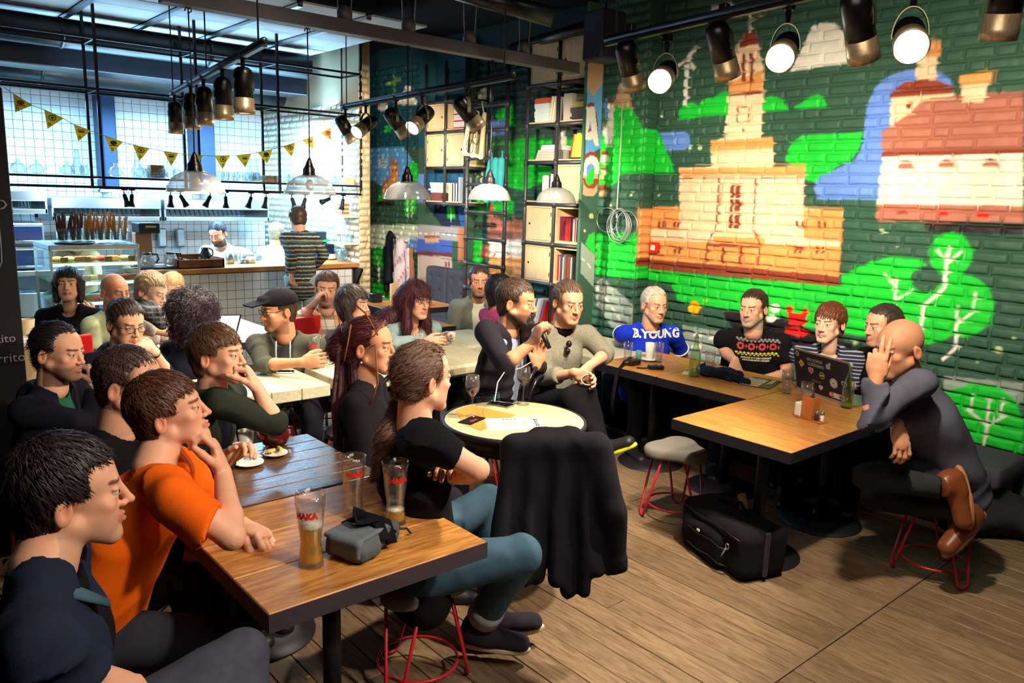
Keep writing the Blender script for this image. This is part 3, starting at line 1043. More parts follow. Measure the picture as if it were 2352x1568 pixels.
# right wall with the mural
mortar = mat('mortar', (1, 1, 1), rough=0.9, attr=True)
def backing(name, x, ya, yb, za, zb, look, thick=0.3, parent=None):
 h = 0.04
 ny, nz = int((yb - ya) / h) + 2, int((zb - za) / h) + 2
 A, B = np.meshgrid(np.linspace(ya, yb, ny), np.linspace(za, zb, nz), indexing='ij')
 v = np.column_stack([np.full(A.size, x), A.ravel(), B.ravel()])
 col = look(v[:, 1:]) * 0.8
 I = np.arange(ny * nz).reshape(ny, nz)
 f = np.stack([I[:-1, :-1], I[:-1, 1:], I[1:, 1:], I[1:, :-1]], -1).reshape(-1, 4)
 o = link(name, fast_mesh(name, v, f, mortar, col), parent)
 return o
lookW, lookA = paint(MURAL, XW, DG), paint(MURAL, XA, DG)
wr = backing('wall_right', XW + 0.004, -0.6, YC + 0.02, 0, ZC, lookW)
wr['kind'] = 'structure'
wr['label'] = 'green painted brick wall with a mural of a tower, trees and a big house'
brick_wall(wr, XW, 0.9, YC, 0.42, 3.5, lookW, 11, fine=lambda y, z: 0.0095, limit=300)
wb = MB()
wb.box((XW + 0.05, -0.6, 0), (XW + 0.4, 5.2, ZC))
wb.obj('wall_core', M_DARKW, wr)
# the pier beyond it, a step nearer
wp = backing('wall_right_pier', XA + 0.004, YC, 5.12, 0, ZC, lookA)
wp['kind'] = 'structure'
wp['label'] = 'brick pier beside the bookshelf with a pencil tree painted on it'
brick_wall(wp, XA, YC + 0.005, 5.10, 0.5, 3.66, lookA, 12, fine=lambda y, z: 0.013, limit=200)
look_ret = paint([], 0, DG)
pj = MB()
pj.box((XA + 0.01, YC, 0), (XW + 0.2, 5.1, ZC))
pj.obj('pier_core', mat('pier_core', DG, rough=0.9), wp)
def ret_look(yz):
 zz = yz[:, 1]
 lo, hi = PY(1474, 396, YC)[2], PY(1474, 296, YC)[2]
 g = ((zz > lo) & (zz < hi)) | ((zz > PY(1474, 632, YC)[2]) & (zz < PY(1474, 540, YC)[2]) & (yz[:, 0] < -1))
 col = np.tile(np.array(DG), (len(yz), 1))
 col[g] = BG
 o = (zz > PY(1474, 592, YC)[2]) & (zz < PY(1474, 478, YC)[2])
 col[o] = ORG
 b = (zz > PY(1474, 612, YC)[2]) & (zz <= PY(1474, 592, YC)[2])
 col[b] = BRN
 g2 = (zz > PY(1474, 640, YC)[2]) & (zz <= PY(1474, 612, YC)[2])
 col[g2] = BG
 return col
wi = XW - XA
A, B = np.meshgrid(np.linspace(0, wi, 4), np.linspace(0, ZC, 300), indexing='ij')
v = np.column_stack([XA + A.ravel(), np.full(A.size, YC - .002), B.ravel()])
I = np.arange(4 * 300).reshape(4, 300)
f = np.stack([I[:-1, :-1], I[1:, :-1], I[1:, 1:], I[:-1, 1:]], -1).reshape(-1, 4)
wret = link('wall_right_return', fast_mesh('wall_right_return', v, f, mortar, ret_look(np.column_stack([A.ravel(), B.ravel()])) * .8))
wret['kind'] = 'structure'
brick_wall(wret, 0, 0.0, wi, 0.9, 3.4, ret_look, 13, fine=lambda y, z: 0.012, limit=80, ln=(.31, .32),
   to_world=lambda w: np.column_stack([XA + w[:, 1], YC + w[:, 0], w[:, 2]]))
# wall behind the shelves, ladder and coats
lookB = paint(MURAL_B, XB, DG)
wb2 = backing('wall_right_far', XB + 0.004, 5.0, 10.6, 0, ZC, lookB)
wb2['kind'] = 'structure'
wb2['label'] = 'painted brick wall behind the bookshelves and the coats'
brick_wall(wb2, XB, 5.05, 10.5, 0.4, 3.5, lookB, 14, fine=lambda y, z: 0.02, limit=300)
wq = MB()
wq.box((XB + 0.05, 4.9, 0), (XB + 0.4, 11.0, ZC))
wq.obj('wall_core', M_DARKW, wb2)
# smooth panel of the wall under the far shelf
XS2 = 5.63
yA, yB = PX(1071, 520, XS2)[1], PX(960, 520, XS2)[1]
lookC = paint(MURAL_C, XS2, DG)
h = 0.015
ny, nz = int((yB - yA) / h), int(3.6 / 0.02)
A, B = np.meshgrid(np.linspace(yA, yB, ny), np.linspace(0.0, 3.6, nz), indexing='ij')
v = np.column_stack([np.full(A.size, XS2), A.ravel(), B.ravel()])
I = np.arange(ny * nz).reshape(ny, nz)
f = np.stack([I[:-1, :-1], I[:-1, 1:], I[1:, 1:], I[1:, :-1]], -1).reshape(-1, 4)[:, ::-1]
wpn = link('wall_right_panel', fast_mesh('wall_right_panel', v, f[:, ::-1], mortar, lookC(v[:, 1:])))
wpn['kind'] = 'structure'
wpn['label'] = 'smooth painted wall panel with a grey road and a blue band'
for i in range(22):   # board joints
 mb = MB()
 zz = 0.2 + i * 0.155
 mb.box((XS2 - 0.004, yA, zz), (XS2 + 0.02, yA + (yB - yA) * 0.5, zz + 0.004))
 mb.obj('board_joint', M_DARKW, wpn)
cb = MB()
cb.box((XS2 + 0.002, yA, 0), (XB, yB, 3.6))
cb.obj('panel_core', mat('pier_core', DG), wpn)
# painted pillar with letters beside the shelf
YPL = 4.80
xl, xr = PY(1343, 300, YPL)[0], PY(1381, 300, YPL)[0]
PIL = [
 (TAN, [(1350, 144), (1386, 144), (1384, 190), (1362, 222), (1349, 200)]), (SKY, [(1349, 200), (1362, 222), (1384, 190), (1380, 340), (1344, 360)]),
 (BRN, rc(1350, 236, 1365, 245)), (BRN, [(1366, 246), (1371, 262), (1376, 330), (1372, 300)]),
 (WHT, [(1347, 246), (1366, 245), (1376, 336), (1366, 333), (1362, 320), (1344, 322)]), (BLU, [(1356, 278), (1351, 302), (1359, 301)]), (BRN, [(1353, 295), (1350, 303), (1359, 301), (1357, 294)]),
 (BRN, circ(1359, 366, 18, 18, 180, 360)), (TAN, [(1340, 395), (1374, 395), (1372, 440), (1362, 452), (1348, 452), (1338, 445)]), (BRN, circ(1357, 410, 18, 24, 0, 180)),
 (WHT, [(1341, 380), (1346, 364), (1358, 357), (1370, 361), (1376, 372), (1375, 400), (1366, 400), (1364, 380), (1356, 375), (1348, 384), (1346, 404), (1341, 404)]),
 (BLU, circ(1356, 394, 9, 18)), (BG, [(1345, 410), (1362, 382), (1366, 400), (1362, 420), (1352, 426), (1346, 420)]),
 (DG, [(1338, 452), (1374, 448), (1372, 780), (1330, 780)]), (srgb(190, 214, 150), circ(1358, 496, 6)), (srgb(190, 214, 150), circ(1343, 530, 2.5)),
 (BG, [(1344, 560), (1352, 540), (1366, 532), (1367, 590)]), (ROAD, [(1335, 555), (1367, 588), (1364, 660), (1333, 626)]), (WHT, line([(1337, 592), (1343, 600)], 3)), (WHT, line([(1349, 604), (1357, 615)], 3)),
]
Q = []
for c, poly in PIL:
 q = np.array([PY(x, y, YPL)[[0, 2]] for x, y in poly])
 Q.append((c, q))
nx, nz = 26, 330
A, B = np.meshgrid(np.linspace(xl, xr, nx), np.linspace(0.0, 3.5, nz), indexing='ij')
v = np.column_stack([A.ravel(), np.full(A.size, YPL), B.ravel()])
col = np.tile(np.array(DG), (len(v), 1))
for c, q in Q:
 p = v[:, [0, 2]]
 ins = np.zeros(len(p), bool)
 j = len(q) - 1
 for i in range(len(q)):
  if q[i][1] != q[j][1]:
   ins ^= ((q[i][1] > p[:, 1]) != (q[j][1] > p[:, 1])) & (p[:, 0] < (q[j][0] - q[i][0]) * (p[:, 1] - q[i][1]) / (q[j][1] - q[i][1]) + q[i][0])
  j = i
 col[ins] = c
I = np.arange(nx * nz).reshape(nx, nz)
f = np.stack([I[:-1, :-1], I[:-1, 1:], I[1:, 1:], I[1:, :-1]], -1).reshape(-1, 4)
pil = link('pillar', fast_mesh('pillar', v, f[:, ::-1], mortar, col))
pil['kind'] = 'structure'
pil['label'] = 'narrow painted pillar with large white letters beside the bookshelf'
mb = MB()
mb.box((xl, YPL + 0.002, 0), (xr, YPL + 0.03, 3.5))
mb.obj('pillar_core', mat('pier_core', DG), pil)
# left partition with chalk lettering
XL = PY(30, 500, 4.55)[0]
mb = MB()
mb.box((-2.3, 4.55, 0), (XL, 4.60, 2.35), 0.004)
bb = tag(mb.obj('blackboard', mat('chalkboard', srgb(20, 17, 26), rough=0.8, var=0.2, vscale=5)), 'tall black chalkboard panel with handwritten menu words by the kitchen', 'board')
CHK = mat('chalk', srgb(150, 145, 160), rough=0.95)
for t_, x, y, s_ in (('zito', 13, 778, 0.058), ('rrito', 26, 822, 0.066)):
 p = PY(x, y, 4.545)
 lettering(t_, s_, p, (1, 0, 0), (0, 0, 1), CHK, bb, 0.0008)
mb = MB()
mb.tube([PY(0, 460, 4.544), PY(8, 462, 4.544), PY(14, 470, 4.544), PY(8, 478, 4.544), PY(0, 480, 4.544)], 0.004, 6)
mb.tube([PY(-2, 520, 4.544), PY(2, 560, 4.544), PY(4, 600, 4.544), PY(-2, 616, 4.544)], 0.003, 6)
mb.obj('chalk_drawing', CHK, bb)
# ---------------------------------------------------------------- kitchen
M_TILE = mat('white_tile', srgb(228, 232, 234), rough=0.22, spec=0.6, var=0.06, vscale=6)
M_GROUT = mat('grout', srgb(96, 92, 84), rough=0.9)
M_WOODO = mat('oak_worktop', srgb(206, 144, 78), wood=srgb(168, 104, 48), rough=0.4, var=0.1, vscale=9, stretch=(1, 8, 8))
M_GLASS = glassmat('glass', (.93, .96, .97), body=.06, gain=1.5)
M_THIN = glassmat('thin_glass', (.95, 1, .97))
M_WHITE = mat('white_glaze', srgb(236, 234, 226), rough=0.25)
M_BLKP = mat('black_plastic', srgb(20, 20, 24), rough=0.4)
M_CREAMP = mat('cream_enamel', srgb(206, 190, 160), rough=0.4, var=0.05)
def tiles(parent, org, ux, uz, nx, nz, s, seed, limit=300):
 """Square tiles as parts on a grid from org along ux, uz; those past the limit joined."""
 r = np.random.default_rng(seed)
 ux, uz = unit(ux), unit(uz)
 nrm = np.cross(ux, uz)
 M = np.column_stack([ux, uz, nrm])
 base = MB()
 base.box((0.0025, 0.0025, 0), (s - 0.0025, s - 0.0025, 0.006), 0.0012, M)
 me = base.mesh('tile', M_TILE)
 bv, bf = base.v[0], base.f
 cells = [(i, j) for i in range(nx) for j in range(nz)]
 def vis(c):
  w = org + ux * s * (c[0] + .5) + uz * s * (c[1] + .5)
  p = R.T @ (w - CAM)
  X, Y = CX + FPX * p[0] / -p[2], CY - FPX * p[1] / -p[2]
  return 0 if (0 < X < 2352 and 0 < Y < 700 and not (X < 30)) else 1
 cells.sort(key=lambda c: (vis(c), r.random()))
 mb = MB()
 for k, (i, j) in enumerate(cells):
  w = org + ux * s * i + uz * s * j + nrm * r.uniform(-0.0006, 0.0006)
  if k < limit:
   link('tile', me, parent, w)
  else:
   mb.add(bv + w, bf)
 if mb.n:
  o = mb.obj('tile', M_TILE, parent)
  o['kind'] = 'stuff'
wk = MB()
wk.box((-0.6, YKB, 0), (4.95, YKB + 0.15, ZC))
wkb = struct('wall_back', wk, M_GROUT, 'white tiled back wall of the kitchen')
tiles(wkb, V(0.3, YKB - 0.001, 0.9), (1, 0, 0), (0, 0, 1), 46, 21, 0.1, 4)
# dark duct columns in front of the tiles
for (a, b) in ((238, 270), (455, 495)):
 x0, x1 = PY(a, 350, 10.5)[0], PY(b, 350, 10.5)[0]
 mb = MB()
 mb.box((x0, 10.5, PY(a, 440, 10.5)[2]), (x1, 10.89, 3.4), 0.01)
 tag(mb.obj('vent_duct', mat('navy_duct', srgb(24, 52, 92), rough=0.5)), 'dark blue vertical duct in front of the tiles, ' + ('left one above the hood' if a < 300 else 'behind the pendant lamps'), 'duct')
wk = MB()
wk.box((-0.6, YK + 0.4, 0), (-0.45, YKB, ZC))
struct('wall_left', wk, M_TILE, 'side wall of the kitchen')
# brick partition on the right of the kitchen
XP0, XP1 = PY(825, 400, YK)[0], PY(851, 400, YK)[0]
M_BEIGE = mat('beige_brick', srgb(196, 180, 148), rough=0.75, var=0.14, vscale=9, bump=0.3, bscale=90)
pb = MB()
pb.box((XP0 + 0.015, YK + 0.01, 0), (XP1, YKB, ZC))
wpt = struct('wall_kitchen_side', pb, mat('beige_core', srgb(150, 138, 112), rough=0.9), 'beige painted brick partition at the right end of the counter')
brick_wall(wpt, 0, 0.0, XP1 - XP0, 0.3, 3.3, None, 21, fine=lambda y, z: 0.02, limit=60, m=M_BEIGE, ln=(0.12, 0.2), to_world=lambda w: np.column_stack([XP0 + w[:, 1], YK - w[:, 0] * -1, w[:, 2]]))
brick_wall(wpt, XP0 + 0.012, YK + 0.01, YKB, 0.9, 2.9, None, 22, fine=lambda y, z: 0.03, limit=120, m=mat('whitewashed_brick', srgb(214, 222, 222), rough=0.7, var=0.08, bump=0.3, bscale=80))
# bar counter
XC0, XC1 = PY(322, 612, YK)[0], XP0 - 0.02
ZCT = PY(600, 612, YK)[2]
ct = thing('bar_counter', 'white tiled bar counter with a thick oak top in front of the kitchen', 'counter', ((XC0 + XC1) / 2, YK + .3, 0))
def loc(root):
 return V(*root.location)
mb = MB()
mb.box(V(XC0 + 0.02, YK + 0.03, 0) - loc(ct), V(XC1, YK + 0.62, ZCT - 0.05) - loc(ct))
mb.obj('body', M_GROUT, ct)
mb = MB()
mb.box(V(XC0, YK - 0.02, ZCT - 0.05) - loc(ct), V(XC1, YK + 0.66, ZCT) - loc(ct), 0.004)
mb.obj('worktop', M_WOODO, ct)
s = 0.093
tiles(ct, V(XC0 + 0.02, YK + 0.03, ZCT - 0.06 - 11 * s) - loc(ct), (1, 0, 0), (0, 0, 1), int((XC1 - XC0) / s), 11, s, 5)
mb = MB()
mb.prism([(0, 0), (0.18, 0), (0.18, 0.03), (0.03, 0.22), (0, 0.22)], 0, 0.03, np.array([[0, 0, 1], [-1, 0, 0], [0, -1, 0]]).astype(float) @ np.eye(3), V(XC1 - 0.05, YK + 0.03, ZCT - 0.05) - loc(ct))
mb.obj('bracket', M_BLACK, ct)
# hanging steel frame over the counter
XF0, XF1 = PY(22, 430, YK)[0], PY(829, 445, YK)[0]
ZF0 = PY(600, 440, YK)[2]
ZF1, ZF2 = PY(400, 222, YK)[2], PY(400, 112, YK)[2]
YF = YK + 0.42
fr = thing('hanging_shelf_frame', 'long black steel frame hanging from the ceiling over the bar counter', 'shelf frame', (0, 0, 0))
mb = MB()
for y in (YK, YF):
 for z in (ZF0, ZF1, ZF2):
  mb.beam((XF0, y, z), (XF1, y, z), 0.022, 0.022)
 mb.beam((XF0, y, ZF0 + 0.09), (XF1, y, ZF0 + 0.09), 0.018, 0.018)
mb.obj('rail', M_BLACK, fr)
posts = [PY(p, 300, YK)[0] for p in (230, 455, 640)] + [XF1]
for x in posts:
 mb = MB()
 for y in (YK, YF):
  mb.beam((x, y, ZF0), (x, y, ZC), 0.024, 0.024, (0, 1, 0))
 mb.obj('post', M_BLACK, fr)
for x in posts + [XF0]:
 for z in (ZF0, ZF0 + 0.09, ZF1, ZF2):
  mb = MB()
  mb.beam((x, YK, z), (x, YF, z), 0.02, 0.02)
  mb.obj('crossbar', M_BLACK, fr)
mb = MB()
for i in range(9):
 mb.beam((XF0, YK + 0.05 + i * 0.04, ZF0 + 0.098), (XF1, YK + 0.05 + i * 0.04, ZF0 + 0.098), 0.006, 0.006)
mb.obj('wire_shelf', M_BLACK, fr)
ZSH = ZF0 + 0.103
# things on the hanging shelf
g = MB()
g.lathe([(0.045, 0), (0.062, 0.012), (0.07, 0.045), (0.055, 0.085), (0.022, 0.10), (0.022, 0.13), (0.018, 0.13), (0.017, 0.10), (0.05, 0.082), (0.064, 0.045), (0.05, 0.01)], n=16)
jug = g.mesh('glass_jug', M_GLASS)
g = MB()
g.lathe([(0.045, 0), (0.055, 0.01), (0.06, 0.06), (0.03, 0.13), (0.022, 0.2), (0.03, 0.24), (0.026, 0.24), (0.018, 0.2), (0.026, 0.13), (0.054, 0.06), (0.04, 0.012)], n=16)
carafe = g.mesh('glass_carafe', M_GLASS)
g = MB()
g.lathe([(0.03, 0), (0.034, 0.005), (0.045, 0.05), (0.04, 0.10), (0.037, 0.10), (0.041, 0.05), (0.03, 0.008)], n=14)
tumb = g.mesh('wine_glass', M_GLASS)
for px, me, nm in [(46, jug, 'glass_jug'), (90, jug, 'glass_jug'), (158, jug, 'glass_jug'), (178, carafe, 'glass_carafe'), (194, tumb, 'wine_glass'), (272, jug, 'glass_jug'), (312, carafe, 'glass_carafe'), (328, jug, 'glass_jug'), (344, tumb, 'wine_glass'), (390, carafe, 'glass_carafe'), (368, jug, 'glass_jug'), (405, tumb, 'wine_glass')] + \
  [(504 + 13 * i, tumb, 'wine_glass') for i in range(8)] + [(570, carafe, 'glass_carafe'), (584, carafe, 'glass_carafe'), (590, tumb, 'wine_glass'), (652, tumb, 'wine_glass'), (662, tumb, 'wine_glass'), (738, carafe, 'glass_carafe'), (765, jug, 'glass_jug'), (778, jug, 'glass_jug')]:
 p = PY(px, 420, YK + 0.2)
 o = link(nm, me, None, (p[0], YK + 0.12 + 0.15 * RNG.random(), ZSH))
 tag(o, {'glass_jug': 'round clear glass jug on the hanging shelf over the counter', 'glass_carafe': 'slim clear glass carafe on the hanging shelf over the counter', 'wine_glass': 'small clear glass on the hanging shelf over the counter'}[nm], {'glass_jug': 'jug', 'glass_carafe': 'carafe', 'wine_glass': 'glass'}[nm], nm.replace('_', ' ') + 's on the hanging shelf')
for px, w, hh, lab in ((361, 0.13, 0.13, 'tall tan cardboard box between glass jugs on the hanging shelf'), (623, 0.17, 0.07, 'low stack of brown cardboard trays on the hanging shelf'), (800, 0.12, 0.09, 'pale tin box at the right end of the hanging shelf')):
 p = PY(px, 420, YK + 0.18)
 t = thing('cardboard_box', lab, 'box', (p[0], YK + 0.2, ZSH))
 n = 5 if w > 0.15 else 9 if hh > 0.1 else 1
 for i in range(n):
  mb = MB()
  mb.box((-w / 2, -w / 2, hh * i / n), (w / 2, w / 2, hh * (i + 1) / n - 0.002), 0.001)
  mb.obj('card_tray' if n > 1 else 'tin', mat('cardboard', srgb(170, 140, 92), rough=0.85, var=0.1) if n > 1 else M_CREAMP, t)
# small black track spots under the shelf
tk = MB()
tk.lathe([(0.016, 0), (0.02, 0.01), (0.022, 0.07), (0.036, 0.12), (0.034, 0.122), (0.02, 0.07)], n=12)
tkm = tk.mesh('lamp_head', M_BLACK)
for i, (px, tilt) in enumerate(((285, -0.25), (303, 0.1), (392, 0.05), (414, -0.5), (483, 0.5), (518, 0.0), (577, 0.35), (611, 0.2), (670, -0.3), (701, 0.3), (758, 1.2), (788, 0.2))):
 p = PY(px, 445, YK + 0.03)
 t = thing('track_spot', 'small black track spot under the hanging shelf, ' + ('tilted far over near the right end' if px == 758 else 'pointing ' + ('down to one side' if abs(tilt) > 0.22 else 'almost straight down')), 'spotlight', (p[0], YK + 0.03, ZF0 - 0.012), 0, 'small spots under the hanging shelf')
 o = link('lamp_head', tkm, t)
 o.location = (0, 0, -0.045)
 o.rotation_euler = (math.pi, tilt, 0)
 mb = MB()
 mb.cyl((0, 0, 0), (0, 0, -0.06), 0.006, n=8)
 mb.box((-0.03, -0.012, -0.012), (0.03, 0.012, 0.003))
 mb.obj('arm', M_BLACK, t)
for px in (240, 440, 600, 700):
 p = PY(px, 440, YK + 0.3)
 lamp('kitchen_spot', 'POINT', (p[0], YK + 0.5, ZF0 - 0.03), (p[0], YK + 0.8, 0), 26, (.62, .84, 1.0), shadow_soft_size=0.05)
M_TUBE = mat('lit_tube', (1, 1, 1), emit=(0.6, 0.85, 1.0), estr=9)
for k, (a, b, yy) in enumerate(((232, 290, YF), (425, 500, YF), (585, 640, YF))):
 p, q = PY(a, 446, yy), PY(b, 446, yy)
 t = thing('tube_light', 'lit cool white tube fitting under the hanging shelf, ' + ('left of the other two', 'between the other two', 'right of the other two')[k], 'lamp', ((p + q) / 2)[:2].tolist() + [ZF0 - 0.02])
 mb = MB()
 w = (q[0] - p[0]) / 2
 mb.cyl((-w, 0, -0.012), (w, 0, -0.012), 0.014, n=10)
 mb.obj('tube', M_TUBE, t)
 mb = MB()
 mb.box((-w - 0.02, -0.02, 0), (w + 0.02, 0.02, 0.014), 0.003)
 mb.obj('housing', M_BLACK, t)
# extractor hoods
def hood(x0, x1, yb, z0, z1, lab, n):
 t = thing('extractor_hood', lab, 'hood', ((x0 + x1) / 2, yb, z0))
 w = (x1 - x0) / 2
 hh = z1 - z0
 mb = MB()
 mb.box((-w, -1.0, hh * 0.55), (w, 0, hh), 0.006)
 mb.box((-w, -0.98, 0), (w, -0.94, 0.05), 0.004)
 mb.box((-w, -0.2, 0), (w, 0, hh * 0.6), 0.004)
 mb.box((-w, -0.98, 0), (-w + 0.02, 0, hh * 0.6))
 mb.box((w - 0.02, -0.98, 0), (w, 0, hh * 0.6))
 mb.obj('canopy', M_STEEL, t)
 for i in range(n):
  x = -w + 0.04 + (2 * w - 0.08) * i / n
  mb = MB()
  mb.box((x, -0.03, 0), (x + (2 * w - 0.08) / n * 0.72, 0.0, hh * 0.75), 0.004, frame((0, -0.75, 0.66), (1, 0, 0)) @ np.array([[0, 1, 0], [1, 0, 0], [0, 0, 1]]).astype(float) if False else Matrix.Rotation(-0.6, 3, 'X'), (0, -0.3, 0.03))
  mb.obj('baffle', M_STEEL, t)
 mb = MB()
 mb.box((-w + 0.02, -0.16, 0.02), (w - 0.02, -0.14, hh * 0.6))
 mb.obj('filter_back', mat('dark_gap', srgb(40, 60, 80), rough=0.6), t)
 return t
YH = 10.88
za, zb = PY(400, 507, YH - 0.9)[2], PY(400, 458, YH - 0.9)[2]
hood(PY(115, 480, YH - 0.9)[0], PY(365, 480, YH - 0.9)[0], YH, za, zb, 'long stainless extractor hood over the breadsticks', 20)
hood(PY(372, 480, YH - 0.9)[0], PY(612, 480, YH - 0.9)[0], YH, za, zb, 'stainless extractor hood over the bearded cook', 20)
hood(PY(20, 470, YH - 1.1)[0], PY(105, 470, YH - 1.1)[0], YH - 0.2, PY(60, 490, YH - 1.1)[2], PY(60, 437, YH - 1.1)[2], 'short stainless extractor hood over the ovens', 8)
# stacked ovens
xo0, xo1 = PY(30, 560, 9.6)[0], PY(104, 560, 9.6)[0]
for k, (ya_, yb_) in enumerate(((512, 560), (566, 618))):
 z1_, z0_ = PY(70, ya_, 9.6)[2], PY(70, yb_, 9.6)[2]
 t = thing('oven', ('upper' if k == 0 else 'lower') + ' stainless oven with a dark glass door in the kitchen corner', 'oven', ((xo0 + xo1) / 2, 9.9, z0_))
 w = (xo1 - xo0) / 2
 mb = MB()
 mb.box((-w, -0.28, 0), (w, 0.4, z1_ - z0_ - 0.005), 0.01)
 mb.obj('casing', M_STEEL, t)
 mb = MB()
 mb.box((-w + 0.02, -0.305, 0.04), (w - 0.02, -0.28, z1_ - z0_ - 0.03), 0.004)
 mb.obj('door', mat('oven_glass', srgb(16, 50, 90), rough=0.12, spec=0.8), t)
 mb = MB()
 mb.cyl((-w + 0.05, -0.33, 0.03), (w - 0.05, -0.33, 0.03), 0.009, n=8)
 mb.obj('handle', M_STEEL, t)
t = thing('oven_stand', 'stainless stand and shelf under the ovens', 'stand', ((xo0 + xo1) / 2, 9.9, 0))
mb = MB()
mb.box((-0.6, -0.35, PY(70, 622, 9.6)[2] - 0.05), (0.5, 0.4, PY(70, 620, 9.6)[2] - 0.005), 0.003)
mb.box((-0.6, -0.45, PY(70, 735, 9.4)[2] - 0.04), (0.5, 0.4, PY(70, 732, 9.4)[2]), 0.003)
for x in (-0.58, 0.46):
 mb.box((x, -0.34, 0), (x + 0.03, -0.31, PY(70, 622, 9.6)[2] - 0.05))
mb.obj('frame', M_STEEL, t)
p = PY(72, 722, 9.5)
t = thing('stock_pot', 'wide shiny steel stock pot on the shelf below the ovens', 'pot', (p[0], 9.6, p[2] - 0.02))
mb = MB()
mb.lathe([(0.17, 0), (0.185, 0.01), (0.185, 0.24), (0.193, 0.245), (0.193, 0.255), (0.178, 0.25), (0.175, 0.02)], n=28)
mb.obj('body', M_STEEL, t)
mb = MB()
for s_ in (-1, 1):
 mb.tube([(s_ * 0.18, -0.04, 0.2), (s_ * 0.22, -0.03, 0.2), (s_ * 0.22, 0.03, 0.2), (s_ * 0.18, 0.04, 0.2)], 0.006, 6)
mb.obj('handle', M_STEEL, t)
# display case with pastry
XD0, XD1 = PY(114, 600, 7.75)[0], PY(322, 600, 7.75)[0]
ZD1 = PY(220, 562, 7.75)[2]
dc = thing('display_case', 'glass display case with pastries and a steel top beside the counter', 'display case', ((XD0 + XD1) / 2, 8.1, 0))
w = (XD1 - XD0) / 2
M_GREENG = glassmat('green_edge_glass', (.8, .98, .88), body=.12, bodycol=(.5, .9, .7))
mb = MB()
mb.box((-w, -0.35, 0), (w, 0.35, 0.45), 0.01)
mb.obj('base', M_STEEL, dc)
mb = MB()
mb.box((-w, -0.35, ZD1 - 0.045), (w, 0.35, ZD1), 0.006)
mb.obj('top', M_STEEL, dc)
for sx in (-1, 1):
 for sy in (-1, 1):
  mb = MB()
  mb.beam((sx * (w - 0.012), sy * 0.338, 0.45), (sx * (w - 0.012), sy * 0.338, ZD1 - 0.045), 0.02, 0.02, (0, 1, 0))
  mb.obj('corner_post', M_STEEL, dc)
mb = MB()
mb.box((-w + 0.01, -0.352, 0.45), (w - 0.01, -0.347, ZD1 - 0.045))
mb.obj('front_pane', M_THIN, dc)
for sx in (-1, 1):
 mb = MB()
 mb.box((sx * w - 0.003, -0.33, 0.45), (sx * w + 0.003, 0.33, ZD1 - 0.045))
 mb.obj('side_pane', M_THIN, dc)
shz = [PY(220, y_, 7.8)[2] for y_ in (602, 646, 692, 732)]
for z_ in shz:
 mb = MB()
 mb.box((-w + 0.02, -0.3, z_ - 0.006), (w - 0.02, 0.3, z_))
 mb.obj('glass_shelf', M_GREENG, dc)
 mb = MB()
 mb.box((-w + 0.02, -0.31, z_ - 0.03), (w - 0.02, -0.295, z_ - 0.006))
 mb.obj('light_strip', mat('case_strip', (1, 1, 1), emit=(1.0, 0.93, 0.66), estr=2.4), dc)
lamp('case_light', 'AREA', ((XD0 + XD1) / 2, 8.0, ZD1 - 0.06), ((XD0 + XD1) / 2, 8.0, 0), 7, (1.0, 0.92, 0.66), shape='RECTANGLE', size=0.8, size_y=0.3)
pal = [srgb(206, 150, 84), srgb(176, 96, 46), srgb(226, 190, 130), srgb(190, 70, 66), srgb(120, 70, 40)]
for si, z_ in enumerate(shz):
 xs = np.linspace(-w + 0.09, w - 0.09, 7)
 for j, x in enumerate(xs):
  x0 = (XD0 + XD1) / 2 + x + RNG.uniform(-0.01, 0.01)
  c = pal[(j * 2 + si) % 5]
  if (j + si) % 3 == 2:
   mb = MB()
   mb.prism([(-0.045, -0.03), (0.05, -0.03), (0.05, 0.03), (-0.045, 0.03)], 0, 0.045, ch=0.006)
   nm, lab = 'cake_slice', 'cake slice'
  else:
   mb = MB()
   mb.ball((0, 0, 0.024), (0.055, 0.038, 0.026), 8)
   nm, lab = 'bread_roll', 'bread roll'
  o = mb.obj(nm, mat('pastry%d' % ((j * 2 + si) % 5), c, rough=0.6, var=0.25, vscale=40))
  o.location = (x0, 7.93, z_)
  tag(o, f'small {lab} in the glass display case, on its ' + ('top shelf', 'second shelf', 'third shelf', 'bottom shelf')[si], 'pastry', 'pastries in the display case')
  if j % 2 == 0:
   mb = MB()
   mb.box((-0.03, -0.003, 0), (0.03, 0.003, 0.045))
   o = mb.obj('price_card', mat('kraft_card', srgb(132, 104, 66), rough=0.9))
   o.location = (x0 + 0.04, 7.85, z_)
   tag(o, 'small brown price card inside the glass display case, on its ' + ('top shelf', 'second shelf', 'third shelf', 'bottom shelf')[si], 'card', 'price cards in the display case')
